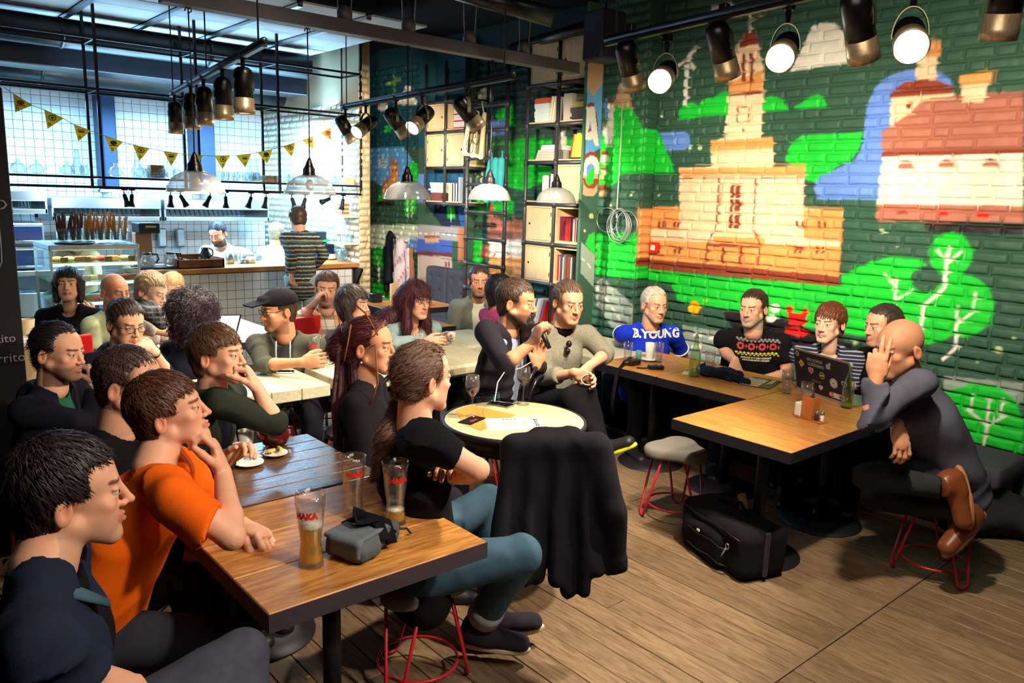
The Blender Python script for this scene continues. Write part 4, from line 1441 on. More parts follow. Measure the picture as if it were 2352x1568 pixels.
# breadsticks on the case
mb = MB()
mb.lathe([(0.15, 0), (0.16, 0.01), (0.17, 0.012), (0.17, 0.018), (0.15, 0.014)], n=28)
p = PY(170, 556, 7.95)
o = mb.obj('round_tray', M_STEEL)
o.location = (p[0], 7.95, ZD1)
tag(o, 'round steel tray on top of the display case', 'tray')
for k, px in enumerate((140, 152, 168, 184, 200, 215, 232, 250, 268, 288)):
 p = PY(px, 552, 8.05)
 dark = px < 200
 t = thing('breadstick_jar', 'clear jar of ' + ('dark brown' if dark else 'golden') + ' breadsticks standing on the display case', 'jar', (p[0], 8.05 + 0.04 * (k % 2), ZD1 + 0.019), 0, 'jars of breadsticks on the display case')
 mb = MB()
 mb.lathe([(0.032, 0), (0.034, 0.004), (0.036, 0.11), (0.034, 0.11), (0.032, 0.006)], n=14)
 mb.obj('jar', M_THIN, t)
 for q in range(7):
  a = RNG.uniform(0, 6.28)
  tl = RNG.uniform(0.02, 0.055)
  hh = RNG.uniform(0.2, 0.27)
  mb = MB()
  mb.tube([(0.012 * math.cos(a), 0.012 * math.sin(a), 0.005), ((0.012 + tl * 0.5) * math.cos(a), (0.012 + tl * 0.5) * math.sin(a), hh * 0.5), ((0.012 + tl) * math.cos(a + 0.2), (0.012 + tl) * math.sin(a + 0.2), hh)], [0.007, 0.009, 0.006], 6)
  mb.obj('breadstick', mat('crust_dark' if dark else 'crust_gold', srgb(104, 58, 30) if dark else srgb(206, 138, 64), rough=0.7, var=0.25), t)
# coffee machine
p = PY(352, 610, YK + 0.12)
M_TANM = mat('tan_enamel', srgb(168, 130, 104), rough=0.4)
t = thing('coffee_brewer', 'tan filter coffee brewer with a black top on the counter', 'coffee machine', (p[0] - 0.02, YK + 0.2, ZCT))
mb = MB()
mb.box((-0.1, 0.04, 0.02), (0.06, 0.16, 0.36), 0.006)
mb.obj('body', M_TANM, t)
mb = MB()
mb.box((-0.1, -0.1, 0.36), (0.1, 0.16, 0.46), 0.008)
mb.obj('top', M_BLKP, t)
mb = MB()
mb.box((-0.04, -0.104, 0.415), (0.06, -0.1, 0.435))
mb.obj('display', M_CREAMP, t)
mb = MB()
mb.box((-0.13, -0.12, 0), (0.37, 0.16, 0.02), 0.004)
mb.obj('hot_plate', M_BLKP, t)
for k, dx in enumerate((-0.03, 0.2)):
 u = thing('coffee_pot', 'round glass coffee pot with a black lid, ' + ('under the brewer' if k == 0 else 'beside the wooden box'), 'coffee pot', (p[0] - 0.02 + dx, YK + 0.14, ZCT + 0.02))
 mb = MB()
 mb.lathe([(0.05, 0), (0.07, 0.012), (0.078, 0.05), (0.055, 0.1), (0.045, 0.12), (0.048, 0.13), (0.043, 0.13), (0.05, 0.1), (0.073, 0.05), (0.05, 0.008)], n=20)
 mb.obj('pot', M_GLASS, u)
 mb = MB()
 mb.lathe([(0.046, 0.128), (0.046, 0.145), (0.02, 0.15)], n=16)
 mb.tube([(0.045, 0, 0.13), (0.1, 0, 0.13), (0.11, 0, 0.08), (0.085, 0, 0.04)], 0.009, 8)
 mb.obj('lid', M_BLKP, u)
# wooden sorting box
p, q = PY(404, 612, YK + 0.1), PY(512, 612, YK + 0.1)
w = (q[0] - p[0]) / 2
t = thing('wooden_box', 'divided dark wooden box of sachets on the bar counter', 'box', ((p[0] + q[0]) / 2, YK + 0.25, ZCT))
M_BOXW = mat('box_wood', srgb(132, 78, 40), wood=srgb(96, 52, 24), rough=0.5, vscale=12, stretch=(1, 6, 6))
for lo_, hi_ in (((-w, -0.2, 0), (w, -0.185, 0.09)), ((-w, 0.185, 0), (w, 0.2, 0.12)), ((-w, -0.2, 0), (-w + 0.015, 0.2, 0.1)), ((w - 0.015, -0.2, 0), (w, 0.2, 0.1)), ((-w, -0.2, 0), (w, 0.2, 0.012)), ((-0.1, -0.2, 0.012), (-0.09, 0.2, 0.085)), ((0.1, -0.2, 0.012), (0.11, 0.2, 0.085)), ((0.22, -0.2, 0.012), (0.23, 0.2, 0.085))):
 mb = MB()
 mb.box(lo_, hi_, 0.002)
 mb.obj('board', M_BOXW, t)
for k in range(14):
 mb = MB()
 mb.box((-0.035, -0.02, 0), (0.035, 0.02, 0.004))
 o = mb.obj('sachet', M_WHITE)
 o.location = ((p[0] + q[0]) / 2 - w + 0.07 + (k % 7) * 0.045, YK + 0.12 + 0.08 * (k // 7), ZCT + 0.06)
 o.rotation_euler = (RNG.uniform(0.2, 0.8), 0.1, RNG.uniform(-0.4, 0.4))
 tag(o, 'small white paper sachet lying in the wooden sorting box', 'sachet', 'sachets in the wooden box')
p = PY(476, 605, YK + 0.2)
t = thing('black_pitcher', 'black ceramic pitcher standing in the wooden box', 'pitcher', (p[0], YK + 0.25, ZCT + 0.07))
mb = MB()
mb.lathe([(0.04, 0), (0.05, 0.02), (0.052, 0.06), (0.035, 0.1), (0.045, 0.13), (0.04, 0.13), (0.03, 0.1)], n=18)
mb.obj('body', M_BLKP, t)
mb = MB()
mb.tube([(0.045, 0, 0.12), (0.08, 0, 0.1), (0.08, 0, 0.05), (0.05, 0, 0.03)], 0.008, 8)
mb.obj('handle', M_BLKP, t)
for px, rr, hh, c, lab in ((530, 0.045, 0.12, M_STEEL, 'steel cup in front of the cook on the counter'), (553, 0.03, 0.1, M_GLASS, 'clear glass beside the steel cup on the counter'), (578, 0.05, 0.07, M_WHITE, 'white bowl on the kitchen worktop right of the cook'), (562, 0.04, 0.05, M_STEEL, 'small steel bowl on the worktop right of the steel cup')):
 p = PY(px, 600, YK + 0.4)
 mb = MB()
 mb.lathe([(rr * 0.85, 0), (rr, 0.006), (rr, hh), (rr * 0.93, hh), (rr * 0.8, 0.01)], n=18)
 o = mb.obj('counter_cup', c)
 o.location = (p[0], YK + 0.42, ZCT)
 tag(o, lab, 'cup')
# right end: jars, glasses, shelf, till
zs1, zs2 = PY(800, 480, YK + 0.25)[2] - 0.02, PY(800, 552, YK + 0.25)[2]
for k, z_ in enumerate((PY(795, 495, YK + 0.25)[2], PY(795, 556, YK + 0.25)[2])):
 x0 = PY(768, 500, YK + 0.2)[0]
 mb = MB()
 mb.box((x0, YK + 0.05, z_ - 0.02), (XP0 + 0.02, YK + 0.4, z_), 0.003)
 tag(mb.obj('wall_shelf', mat('pale_shelf', srgb(224, 214, 196), rough=0.5)), ('upper' if k == 0 else 'lower') + ' short pale wall shelf at the right end of the kitchen', 'shelf')
 if k == 1:
  for j, px in enumerate((776, 787, 800, 812)):
   q = PY(px, 550, YK + 0.2)
   u = thing('storage_jar', 'small glass storage jar with a grey lid on the lower wall shelf', 'jar', (q[0], YK + 0.2, z_), 0, 'jars on the lower wall shelf')
   mb = MB()
   mb.lathe([(0.03, 0), (0.033, 0.005), (0.033, 0.08), (0.026, 0.09), (0.024, 0.09), (0.03, 0.08), (0.029, 0.008)], n=14)
   mb.obj('jar', M_GLASS, u)
   mb = MB()
   mb.lathe([(0.028, 0.088), (0.028, 0.1), (0.01, 0.104)], n=14)
   mb.obj('lid', M_STEEL, u)
 else:
  for j in range(7):
   mb = MB()
   mb.box((0, 0, 0), (0.1, 0.16, 0.022), 0.002)
   o = mb.obj('tray_pack', mat('brown_pack', srgb(150, 112, 80), rough=0.8) if j % 2 else M_CREAMP)
   o.location = (PY(775, 500, YK + 0.2)[0] + 0.004 * (j % 3), YK + 0.1, z_ + 0.023 * j)
   tag(o, 'flat brown and white pack in the stack on the upper wall shelf', 'pack', 'packs stacked on the upper wall shelf')
for j in range(9):
 q = PY(776 + 6 * j, 600, YK + 0.35)
 mb = MB()
 mb.lathe([(0.022, 0), (0.026, 0.004), (0.032, 0.13), (0.03, 0.13), (0.024, 0.008)], n=14)
 o = mb.obj('tall_glass', M_GLASS)
 o.location = (q[0], YK + 0.3 + 0.09 * (j % 2), ZCT)
 tag(o, 'tall clear drinking glass in the row at the right end of the counter', 'glass', 'tall glasses at the end of the counter')
q = PY(757, 598, YK + 0.45)
t = thing('cash_register', 'dark blue coffee machine and till beyond the counter, right of the standing customer', 'till', (q[0], YK + 0.5, ZCT))
M_NAVY = mat('navy_plastic', srgb(30, 46, 66), rough=0.4)
mb = MB()
mb.box((-0.13, 0, 0), (0.1, 0.2, 0.2), 0.015)
mb.box((-0.16, 0.05, 0.2), (0.02, 0.2, 0.34), 0.01)
mb.obj('body', M_NAVY, t)
mb = MB()
mb.box((0.0, -0.06, 0), (0.1, 0.0, 0.06), 0.01, Matrix.Rotation(-0.3, 3, 'X'))
mb.obj('keypad', M_WHITE, t)
mb = MB()
mb.ball((0.0, 0.1, 0.225), (0.085, 0.06, 0.03), 8)
mb.obj('green_cloth', mat('green_cloth', srgb(30, 220, 110), rough=0.9), t)
# sink-side worktop behind the counter
wt = thing('kitchen_worktop', 'steel kitchen worktop along the tiled wall behind the cooks', 'worktop', (2.6, 10.5, 0))
mb = MB()
mb.box((-1.9, -0.35, 0.86), (2.0, 0.38, 0.9), 0.003)
mb.obj('top', M_STEEL, wt)
mb = MB()
mb.box((-1.85, -0.3, 0.1), (1.95, 0.36, 0.86))
mb.obj('cabinet', mat('cab_steel', srgb(150, 160, 168), rough=0.4, metal=0.6), wt)
for px in (370, 412):
 q = PY(px, 545, 10.85)
 mb = MB()
 mb.box((-0.05, -0.06, -0.12), (0.05, 0.04, 0.12), 0.012)
 o = mb.obj('soap_dispenser', M_STEEL)
 o.location = (q[0], 10.83, q[2])
 tag(o, 'steel soap dispenser on the tiled wall, ' + ('beside the coffee brewer' if px == 370 else 'nearer to the bearded cook'), 'dispenser')
q = PY(750, 452, YK + 0.45)
for j in range(7):
 mb = MB()
 mb.lathe([(0.034, -0.2), (0.038, -0.15), (0.025, -0.11), (0.004, -0.1), (0.004, -0.02), (0.032, 0)], n=12)
 o = mb.obj('hanging_wine_glass', M_GLASS)
 o.location = (q[0] - 0.2 + 0.085 * j, YK + 0.43, ZF0 - 0.01)
 tag(o, 'stemmed glass hanging upside down under the right end of the hanging shelf', 'glass', 'glasses hanging upside down')
# bunting
wire = []
M_FLAG = glassmat('yellow_flag', body=1, bodycol=srgb(226, 192, 84))
flags = [((30, 215), (74, 242), (35, 258)), ((102, 252), (146, 272), (110, 296)), ((170, 286), (208, 300), (180, 325)), ((241, 312), (282, 326), (256, 353)), ((304, 332), (344, 341), (320, 370)), ((374, 347), (411, 352), (392, 382)), ((432, 355), (468, 357), (449, 388)), ((493, 358), (528, 357), (513, 389)), ((543, 357), (576, 353), (564, 385)), ((592, 350), (625, 343), (614, 376)), ((650, 336), (678, 328), (670, 361)), ((694, 323), (721, 312), (717, 343)), ((737, 306), (761, 292), (760, 322))]
YB_ = YK - 0.035
bt = thing('bunting', 'string of yellow triangular pennants hung across the kitchen opening', 'bunting', (0, 0, 0))
M_MRK = mat('pennant_print_red', srgb(150, 60, 30), rough=0.9)
M_MRG = mat('pennant_print_green', srgb(60, 80, 40), rough=0.9)
for i, tri in enumerate(flags):
 a, b, c = [PY(x, y, YB_) for x, y in tri]
 wire += [a, b]
 n = 5
 v, f = [], []
 for u in range(n + 1):
  for w_ in range(n + 1 - u):
   s_, t_ = u / n, w_ / n
   P_ = a + (b - a) * s_ + (c - a) * t_
   P_ = P_ + V(0, 0.012 * math.sin(3 * s_ + i) + 0.01 * t_ * math.sin(i * 2.1), 0)
   v.append(P_)
 v = np.array(v)
 ix = {}
 k = 0
 for u in range(n + 1):
  for w_ in range(n + 1 - u):
   ix[(u, w_)] = k
   k += 1
 for u in range(n):
  for w_ in range(n - u):
   f.append((ix[(u, w_)], ix[(u + 1, w_)], ix[(u, w_ + 1)]))
   if u + w_ < n - 1:
    f.append((ix[(u + 1, w_)], ix[(u + 1, w_ + 1)], ix[(u, w_ + 1)]))
 m2 = MB()
 m2.add(v, f, True)
 m2.add(v + V(0, 0.0015, 0), [q[::-1] for q in f], True)
 m2.obj('pennant', M_FLAG, bt)
 cpt = (a + b + c) / 3 + V(0, -0.016, 0.01)
 mk = MB()
 if i % 3 == 0:
  mk.ball(cpt, (0.03, 0.001, 0.02), 6)
  mk.box(cpt + V(-0.035, -0.001, -0.028), cpt + V(0.035, 0.001, -0.02))
 elif i % 3 == 1:
  mk.tube([cpt + V(0.028 * math.cos(t_), 0, 0.022 * math.sin(t_)) for t_ in np.linspace(0, 6.28, 17)[:-1]], 0.004, 4, closed=True)
  mk.ball(cpt, (0.012, 0.001, 0.012), 5)
 else:
  mk.box(cpt + V(-0.03, -0.001, 0.008), cpt + V(0.03, 0.001, 0.014))
  mk.box(cpt + V(-0.024, -0.001, -0.014), cpt + V(0.024, 0.001, 0.002))
 q = c + (cpt - c) * 0.42 + V(0, -0.004, 0)
 mk.tube([q + V(0.009 * math.cos(t_), 0, 0.011 * math.sin(t_)) for t_ in np.linspace(0, 6.28, 9)[:-1]], 0.003, 4, closed=True)
 mk.obj('pennant_print', M_MRK if i % 2 == 0 else M_MRG, bt)
mb = MB()
mb.tube([PY(8, 200, YB_)] + wire + [PY(828, 268, YB_)], 0.003, 5)
mb.obj('string', mat('string', srgb(150, 150, 140), rough=0.9), bt)
# ---------------------------------------------------------------- beam, rails, lamps, ducts
YBM = 4.87
a, b = PY(370, 12, YBM), PY(1322, 166, YBM)
zb = (a[2] + b[2]) / 2
bm = thing('steel_beam', 'long grey steel channel beam hanging on wire slings across the hall', 'beam', ((a[0] + b[0]) / 2, YBM, zb))
L2 = (b[0] - a[0]) / 2
M_GREYM = mat('grey_steel', srgb(98, 92, 98), rough=0.5, metal=0.2, var=0.15, vscale=6)
mb = MB()
mb.box((-L2, -0.05, 0.0), (L2, 0.05, 0.085), 0.004)
mb.obj('channel', M_GREYM, bm)
for px in (792, 938, 1078, 1204):
 x = PY(px, 100, YBM)[0] - bm.location.x
 mb = MB()
 mb.lathe([(0.05, 0.085), (0.05, 0.14), (0.04, 0.165), (0.02, 0.178), (0.001, 0.182)], (x, 0, 0), 16)
 mb.obj('hanger', M_GREYM, bm)
 mb = MB()
 for s_ in (-1, 1):
  mb.tube([(x + s_ * 0.045, 0, 0.11), (x + s_ * 0.09, 0, ZC - zb)], 0.004, 5)
 mb.obj('sling', mat('wire_grey', srgb(150, 140, 150), rough=0.5), bm)
# pendant lamps under the beam
def pendant_parts():
 r = 0.165
 mb = MB()
 prof = [(0.045, 0.125), (0.07, 0.118), (0.11, 0.098), (0.14, 0.07), (0.158, 0.035), (0.165, 0.006), (0.172, 0.0), (0.168, -0.004)]
 mb.lathe([(q, z) for q, z in prof], n=96, flute=((1, 5), 0.018))
 mb.f = [q for q in mb.f if len(q) == 4]
 mb.mi, mb.sm = [0] * len(mb.f), [True] * len(mb.f)
 shade = mb.mesh('lamp_shade', glassmat('ribbed_glass', (.80, .82, .82), rough=.12, body=.36, bodycol=(.55, .58, .58), gain=1.6))
 mb = MB()
 mb.lathe([(0.05, 0.115), (0.052, 0.125), (0.045, 0.13), (0.043, 0.165), (0.03, 0.18), (0.024, 0.2), (0.012, 0.225), (0.006, 0.235)], n=20)
 capm = mb.mesh('cap', mat('black_bakelite', srgb(16, 14, 18), rough=0.25))
 mb = MB()
 mb.ball((0, 0, 0.06), (0.028, 0.028, 0.038), 8)
 bulb = mb.mesh('bulb', mat('bulb_glass', srgb(220, 215, 200), rough=0.2, emit=(1, 0.9, 0.7), estr=0.15))
 return shade, capm, bulb
ps, pc, pbm = pendant_parts()
pend = [(450, 441, 122, 'leftmost, in front of the extractor hood'), (712, 446, 108, 'above the man in the patterned sweater'), (935, 457, 97, 'above the hanging coats'), (1124, 459, 90, 'in front of the ladder'), (1277, 465, 79, 'in front of the tall bookshelf')]
for px, py, wpx, lab in pend:
 x, y, z = PY(px, py, YBM + 0.02)
 t = thing('pendant_lamp', 'ribbed glass dome pendant lamp on a black cord, ' + lab, 'lamp', (x, y, z), 0, 'ribbed glass pendant lamps in a row')
 sc = wpx * (DD(px, py, 1) @ V(0, 0, 0) + 1) / 1.0 if False else 1.0
 link('lamp_shade', ps, t)
 link('cap', pc, t)
 link('bulb', pbm, t)
 mb = MB()
 mb.tube([(0, 0, 0.23), (0.003, 0, (zb - z) * 0.5), (0, 0, zb - z + 0.02)], 0.004, 6)
 mb.tube([(0, 0, zb - z - 0.03), (0.02, 0, zb - z - 0.015), (0.012, 0, zb - z), (-0.012, 0, zb - z), (-0.02, 0, zb - z - 0.02)], 0.004, 6)
 mb.obj('cord', M_BLACK, t)
# lighting rails with spotlights
M_BRASS = mat('brushed_brass', srgb(206, 180, 140), rough=0.36, metal=0.55, var=0.3, vscale=3, stretch=(60, 60, 0.5))
M_LENS = mat('lit_lens', (1, 1, 1), emit=(1.0, 0.95, 0.80), estr=16)
M_LENSD = mat('side_lens', (1, 1, 1), emit=(1.0, 0.88, 0.62), estr=5)
M_YOKE = mat('yoke_metal', srgb(150, 146, 120), rough=0.35, metal=0.8)
def spot(piv, d, lab, rail, lens_mat, energy, cone=60, aim=None, sc=1.0, col=WARM):
 """Pivot on the rail side, head axis d; the yoke straddles the head."""
 d = unit(d)
 t = thing('spotlight', lab, 'spotlight', piv, 0, rail)
 M = frame(-d, (0, 0, 1))
 if abs(d[2]) > 0.97:
  M = np.column_stack([[1, 0, 0], [0, -1, 0], [0, 0, -1]]).astype(float) @ np.diag([1, 1, -1.0]) @ np.diag([1, -1, 1.0])
  M = np.eye(3)
 cen = V(0, 0, -0.17) * sc
 def T(mb):
  mb.v = [v @ M.T * sc + cen for v in mb.v]
  return mb
 mb = MB()
 mb.lathe([(0.03, 0.12), (0.05, 0.105), (0.056, 0.08), (0.057, -0.055), (0.05, -0.058)], n=28)
 T(mb).obj('lamp_body', mat('black_lacquer', srgb(14, 12, 18), rough=0.35), t)
 mb = MB()
 mb.lathe([(0.054, -0.05), (0.059, -0.052), (0.059, -0.095), (0.061, -0.097), (0.062, -0.14), (0.057, -0.14), (0.054, -0.10)], n=28)
 T(mb).obj('brass_ring', M_BRASS, t)
 mb = MB()
 mb.lathe([(0.001, -0.132), (0.03, -0.134), (0.056, -0.132), (0.0561, -0.128), (0.001, -0.127)], n=24)
 T(mb).obj('lens', lens_mat, t)
 # yoke, in the vertical plane across the head
 ax = M[:, 0]
 ax = unit(ax - V(0, 0, ax[2]))
 mb = MB()
 pts = [cen + ax * 0.062 * sc * math.cos(q) + V(0, 0, 1) * (0.105 * sc * math.sin(q) if math.sin(q) > 0 else 0.02 * sc * math.sin(q)) for q in np.linspace(-0.35, math.pi + 0.35, 18)]
 for i in range(len(pts) - 1):
  mb.beam(pts[i], pts[i + 1], 0.024, 0.003, unit((pts[i] + pts[i + 1]) / 2 - cen))
 mb.obj('yoke', M_YOKE, t)
 mb = MB()
 mb.cyl((0, 0, -0.065 * sc), (0, 0, 0.0), 0.012, n=10)
 mb.box((-0.02, -0.02, -0.01), (0.02, 0.02, 0.03), 0.003)
 mb.obj('adapter', M_BLACK, t)
 if energy:
  p = V(*piv) + cen + d * 0.155 * sc
  tg = p + d if aim is None else V(*aim)
  lamp('spot_light', 'SPOT', p, tg, energy, col, spot_size=math.radians(cone), spot_blend=0.6, shadow_soft_size=0.045)
 return t
def rail(a, b, lab):
 t = thing('light_rail', lab, 'light rail', (a + b) / 2)
 c = (a + b) / 2
 mb = MB()
 mb.tube([a - c, b - c], 0.019, 10)
 mb.obj('tube', mat('rail_blue', srgb(46, 54, 70), rough=0.35, metal=0.6), t)
 mb = MB()
 mb.beam(a - c + V(0, 0, -0.026), b - c + V(0, 0, -0.026), 0.03, 0.012)
 mb.obj('track', M_BLACK, t)
 for q in (0.04, 0.5, 0.96):
  p = a + (b - a) * q
  mb = MB()
  mb.tube([p - c, V(p[0], p[1], ZC) - c], 0.005, 6)
  mb.obj('hanger_wire', M_BLACK, t)
 return t
r1a, r1b = DD(392, 214, 6.6), DD(607, 92, 4.1)
r1b[2] = r1a[2] = (r1a[2] + r1b[2]) / 2
rail(r1a, r1b, 'slanting light rail with five downward spotlights before the kitchen')
G1 = 'downward spotlights on the rail before the kitchen'
nm5 = ['farthest of the five', 'second from the far end', 'middle one of the five', 'second nearest of the five', 'nearest of the five']
for k, px in enumerate((409, 441, 479, 524, 572)):
 f_ = {409: 0.06, 441: 0.30, 479: 0.46, 524: 0.66, 572: 0.84}[px]
 p = r1a + (r1b - r1a) * f_
 spot(p + V(0, 0, -0.03), (0, 0, -1), 'black and brass spotlight pointing straight down, ' + nm5[k], G1, M_LENSD, 110, 70)
r2a, r2b = DD(785, 251, 7.25), DD(1180, 160, 5.0)
r2b[2] = r2a[2] = (r2a[2] + r2b[2]) / 2
rail(r2a, r2b, 'light rail running past the hanging coats and the ladder')
G2 = 'tilted spotlights on the rail by the shelves'
cd_ = lambda x, y, z: R @ V(x, y, z)
for f_, d, lit, e, lab in ((0.03, cd_(0.45, -0.8, -0.3), 0, 230, 'spotlight facing the brick wall, at the far end of the second rail'), (0.19, cd_(-0.45, -0.6, 0.6), 1, 170, 'glowing spotlight second from the far end of the second rail'),
       (0.40, cd_(0.55, -0.7, -0.35), 0, 420, 'spotlight tilted to the coats, middle of the second rail'), (0.56, cd_(-0.45, -0.65, 0.5), 1, 190, 'glowing spotlight in front of the far shelf'), (0.80, cd_(0.6, -0.72, -0.3), 0, 420, 'spotlight tilted to the tote bag, nearest on the second rail')):
 p = r2a + (r2b - r2a) * f_
 spot(p + V(0, 0, -0.03), d, lab, G2, M_LENS if lit else M_LENSD, e, 75, aim={.8: PX(1225, 520, 5.2), .4: PX(905, 560, XB), .03: PX(900, 440, XB)}.get(f_))
r3a, r3b = DD(1392, 92, 4.25), DD(2300, -75, 2.55)
r3b[2] = r3a[2]
rail(r3a, r3b, 'dark light rail with bright spotlights in front of the mural')
G3 = 'spotlights on the rail before the mural'
LT = {'a': (1458, 203, 4.25, cd_(0.30, -0.80, -0.5), 0, 'spotlight turned to the mural, at the shelf end of the rail'), 'b': (1516, 186, 3.9, cd_(-0.35, -0.50, 0.8), 1, 'glowing spotlight over the pencil-shaped tree, smallest of three'),
  'c': (1672, 176, 3.75, cd_(0.35, -0.80, -0.45), 0, 'spotlight turned to the mural beside the tower spire'), 'd': (1792, 133, 3.3, cd_(-0.42, -0.55, 0.75), 1, 'glowing spotlight in front of the big white cloud'),
  'e': (1985, 136, 3.05, cd_(0.35, -0.78, -0.45), 0, 'spotlight turned to the mural just right of the white cloud'), 'f': (2093, 106, 2.8, cd_(-0.35, -0.55, 0.78), 1, 'largest glowing spotlight, above the blue dome of the mural'),
  'g': (2292, 88, 2.75, cd_(0.05, -0.9, -0.45), 0, 'spotlight cut by the top right corner of the picture')}
AIM3 = {'a': PX(1500, 560, XW), 'c': PX(1760, 520, XW), 'e': PX(2090, 430, XW), 'g': PX(2330, 560, XW)}
for k, (px, py, dep, d, lit, lab) in LT.items():
 e = DD(px, py, dep)
 d = unit(d)
 piv = e - d * 0.135 + V(0, 0, 0.17)
 u = spot(piv, d, lab, G3, M_LENS if lit else M_LENSD, 0 if not lit else 0, 70)
 q = r3a + (r3b - r3a) * float(np.clip((piv - r3a) @ (r3b - r3a) / ((r3b - r3a) @ (r3b - r3a)), 0, 1))
 mb = MB()
 mb.cyl(V(0, 0, 0), q - piv, .011, n=8)
 mb.obj('stem', M_BLACK, u)
 p = e + d * 0.03
 if lit:
  tg = {'b': (3.0, 4.2, 0.6), 'd': (2.6, 3.0, 0.6), 'f': (3.4, 1.6, 0.2)}[k]
  lamp('spot_light', 'SPOT', p, tg, {'b': 300, 'd': 360, 'f': 260}[k], WARM, spot_size=math.radians(88), spot_blend=0.5, shadow_soft_size=0.05)
 else:
  lamp('spot_light', 'SPOT', p, AIM3[k], 215, WARM, spot_size=math.radians(78), spot_blend=0.75, shadow_soft_size=0.05)
# ceiling panels and ducts over the kitchen
M_PANEL = mat('ceiling_panel', srgb(206, 214, 220), rough=0.8, var=0.05, vscale=2)
k = 0
for i in range(7):
 for j in range(4):
  mb = MB()
  mb.box((-0.31, -0.5, 0), (0.31, 0.5, 0.02), 0.002)
  x, y = 0.2 + i * 0.68, 7.2 + j * 1.04
  o = mb.obj('ceiling_panel', M_PANEL, ceiling)
  o.location = (x, y, 3.5)
for i in range(6):
 mb = MB()
 mb.beam((0.54 + i * 0.68, 6.7, 3.48), (0.54 + i * 0.68, 10.8, 3.48), 0.05, 0.03)
 mb.obj('perforated_angle', M_STEEL, ceiling)
M_DUCT = mat('black_duct', srgb(9, 8, 15), rough=0.35, spec=0.6)
for y, z, r, x1, lab in ((8.78, 3.30, 0.135, 4.35, 'black round ventilation duct nearest the hall'), (9.85, 3.12, 0.2, 4.5, 'black round duct over the hoods')):
 t = thing('round_duct', lab, 'duct', (2.0, y, z))
 mb = MB()
 mb.cyl((-2.3, 0, 0), (x1 - 2.0, 0, 0), r, n=28)
 mb.obj('pipe', M_DUCT, t)
 for x in (-1.6, -0.2, 1.2):
  mb = MB()
  mb.cyl((x, 0, 0), (x + 0.03, 0, 0), r + 0.008, n=28)
  mb.obj('clamp', M_DUCT, t)
for y, z, hh, dd, lab in ((9.3, 3.02, 0.4, 0.42, 'black boxed duct above the kitchen counter'), (10.35, 2.92, 0.45, 0.3, 'black boxed duct in front of the tiled wall')):
 mb = MB()
 mb.box((-1.5, -dd / 2, 0), (2.5, dd / 2, hh), 0.01)
 o = mb.obj('boxed_duct', M_DUCT)
 o.location = (2.0, y, z)
 tag(o, lab, 'duct')
# hall ceiling services
for (p, q, r, lab) in ((DD(990, -40, 5.5), DD(1270, 40, 5.6), 0.07, 'dark pipe under the ceiling above the beam'), (DD(1180, 110, 8.0), DD(1360, 58, 6.4), 0.05, 'dark pipe under the ceiling by the bookshelf')):
 mb = MB()
 mb.cyl(p, q, r, n=16)
 tag(mb.obj('ceiling_pipe', M_DUCT), lab, 'pipe')
t = thing('ceiling_vent', 'square ceiling vent with a pale frame and black grille', 'vent', (4.05, 6.15, ZC - 0.03))
mb = MB()
for s_ in (-1, 1):
 mb.box((-0.3, s_ * 0.3 - 0.03, 0), (0.3, s_ * 0.3 + 0.03, 0.03))
 mb.box((s_ * 0.3 - 0.03, -0.3, 0), (s_ * 0.3 + 0.03, 0.3, 0.03))
mb.obj('frame', mat('vent_frame', srgb(86, 78, 82), rough=0.6), t)
for i in range(9):
 mb = MB()
 mb.box((-0.27, -0.26 + i * 0.06, 0.0), (0.27, -0.235 + i * 0.06, 0.02))
 mb.obj('slat', mat('vent_slat', srgb(58, 52, 58), rough=0.6), t)
# loudspeaker box at the corner above the pillar
c = DD(1388, 85, 6.1)
c[2] = min(c[2], 3.36)
t = thing('loudspeaker', 'black loudspeaker box hung near the ceiling above the pillar', 'loudspeaker', c)
Mx = np.array(Matrix.Rotation(-0.15, 3, 'Z'))
mb = MB()
mb.box((-0.12, -0.12, -0.18), (0.12, 0.12, 0.18), 0.012, Mx)
mb.obj('cabinet', mat('speaker_black', srgb(26, 22, 46), rough=0.7), t)
mb = MB()
mb.box((-0.1, -0.128, -0.16), (0.1, -0.12, 0.16), 0.003, Mx)
mb.obj('grille', mat('grille_black', srgb(16, 14, 28), rough=0.9), t)
mb = MB()
mb.cyl((0, 0, 0.18), (0, 0, ZC - c[2] - .01), 0.012, n=8)
mb.obj('bracket', M_BLACK, t)
# ---------------------------------------------------------------- tables, chairs, shelves
M_OAK = mat('oak_top', srgb(218, 158, 84), wood=srgb(150, 92, 42), rough=0.34, var=0.12, vscale=6, stretch=(1.0, 9, 9), bump=0.12, spec=0.5)
M_OAKY = mat('oak_top_lengthwise', srgb(212, 150, 78), wood=srgb(170, 108, 50), rough=0.36, var=0.12, vscale=6, stretch=(9, 1.0, 9), bump=0.12)
M_DOAK = mat('dark_oak_top', srgb(120, 84, 54), wood=srgb(74, 46, 28), rough=0.27, var=0.15, vscale=6, stretch=(1.0, 9, 9), bump=0.16, spec=0.8)
M_WHITEW = mat('white_painted_wood', srgb(214, 208, 180), wood=srgb(188, 180, 148), rough=0.4, var=0.06, vscale=6, stretch=(9, 1, 9), bump=0.12)
M_EDGE = mat('dark_edge', srgb(60, 52, 60), rough=0.5, var=0.15)
M_ANTH = mat('anthracite_steel', srgb(38, 36, 46), rough=0.5, metal=0.3)
TOP = 0.75
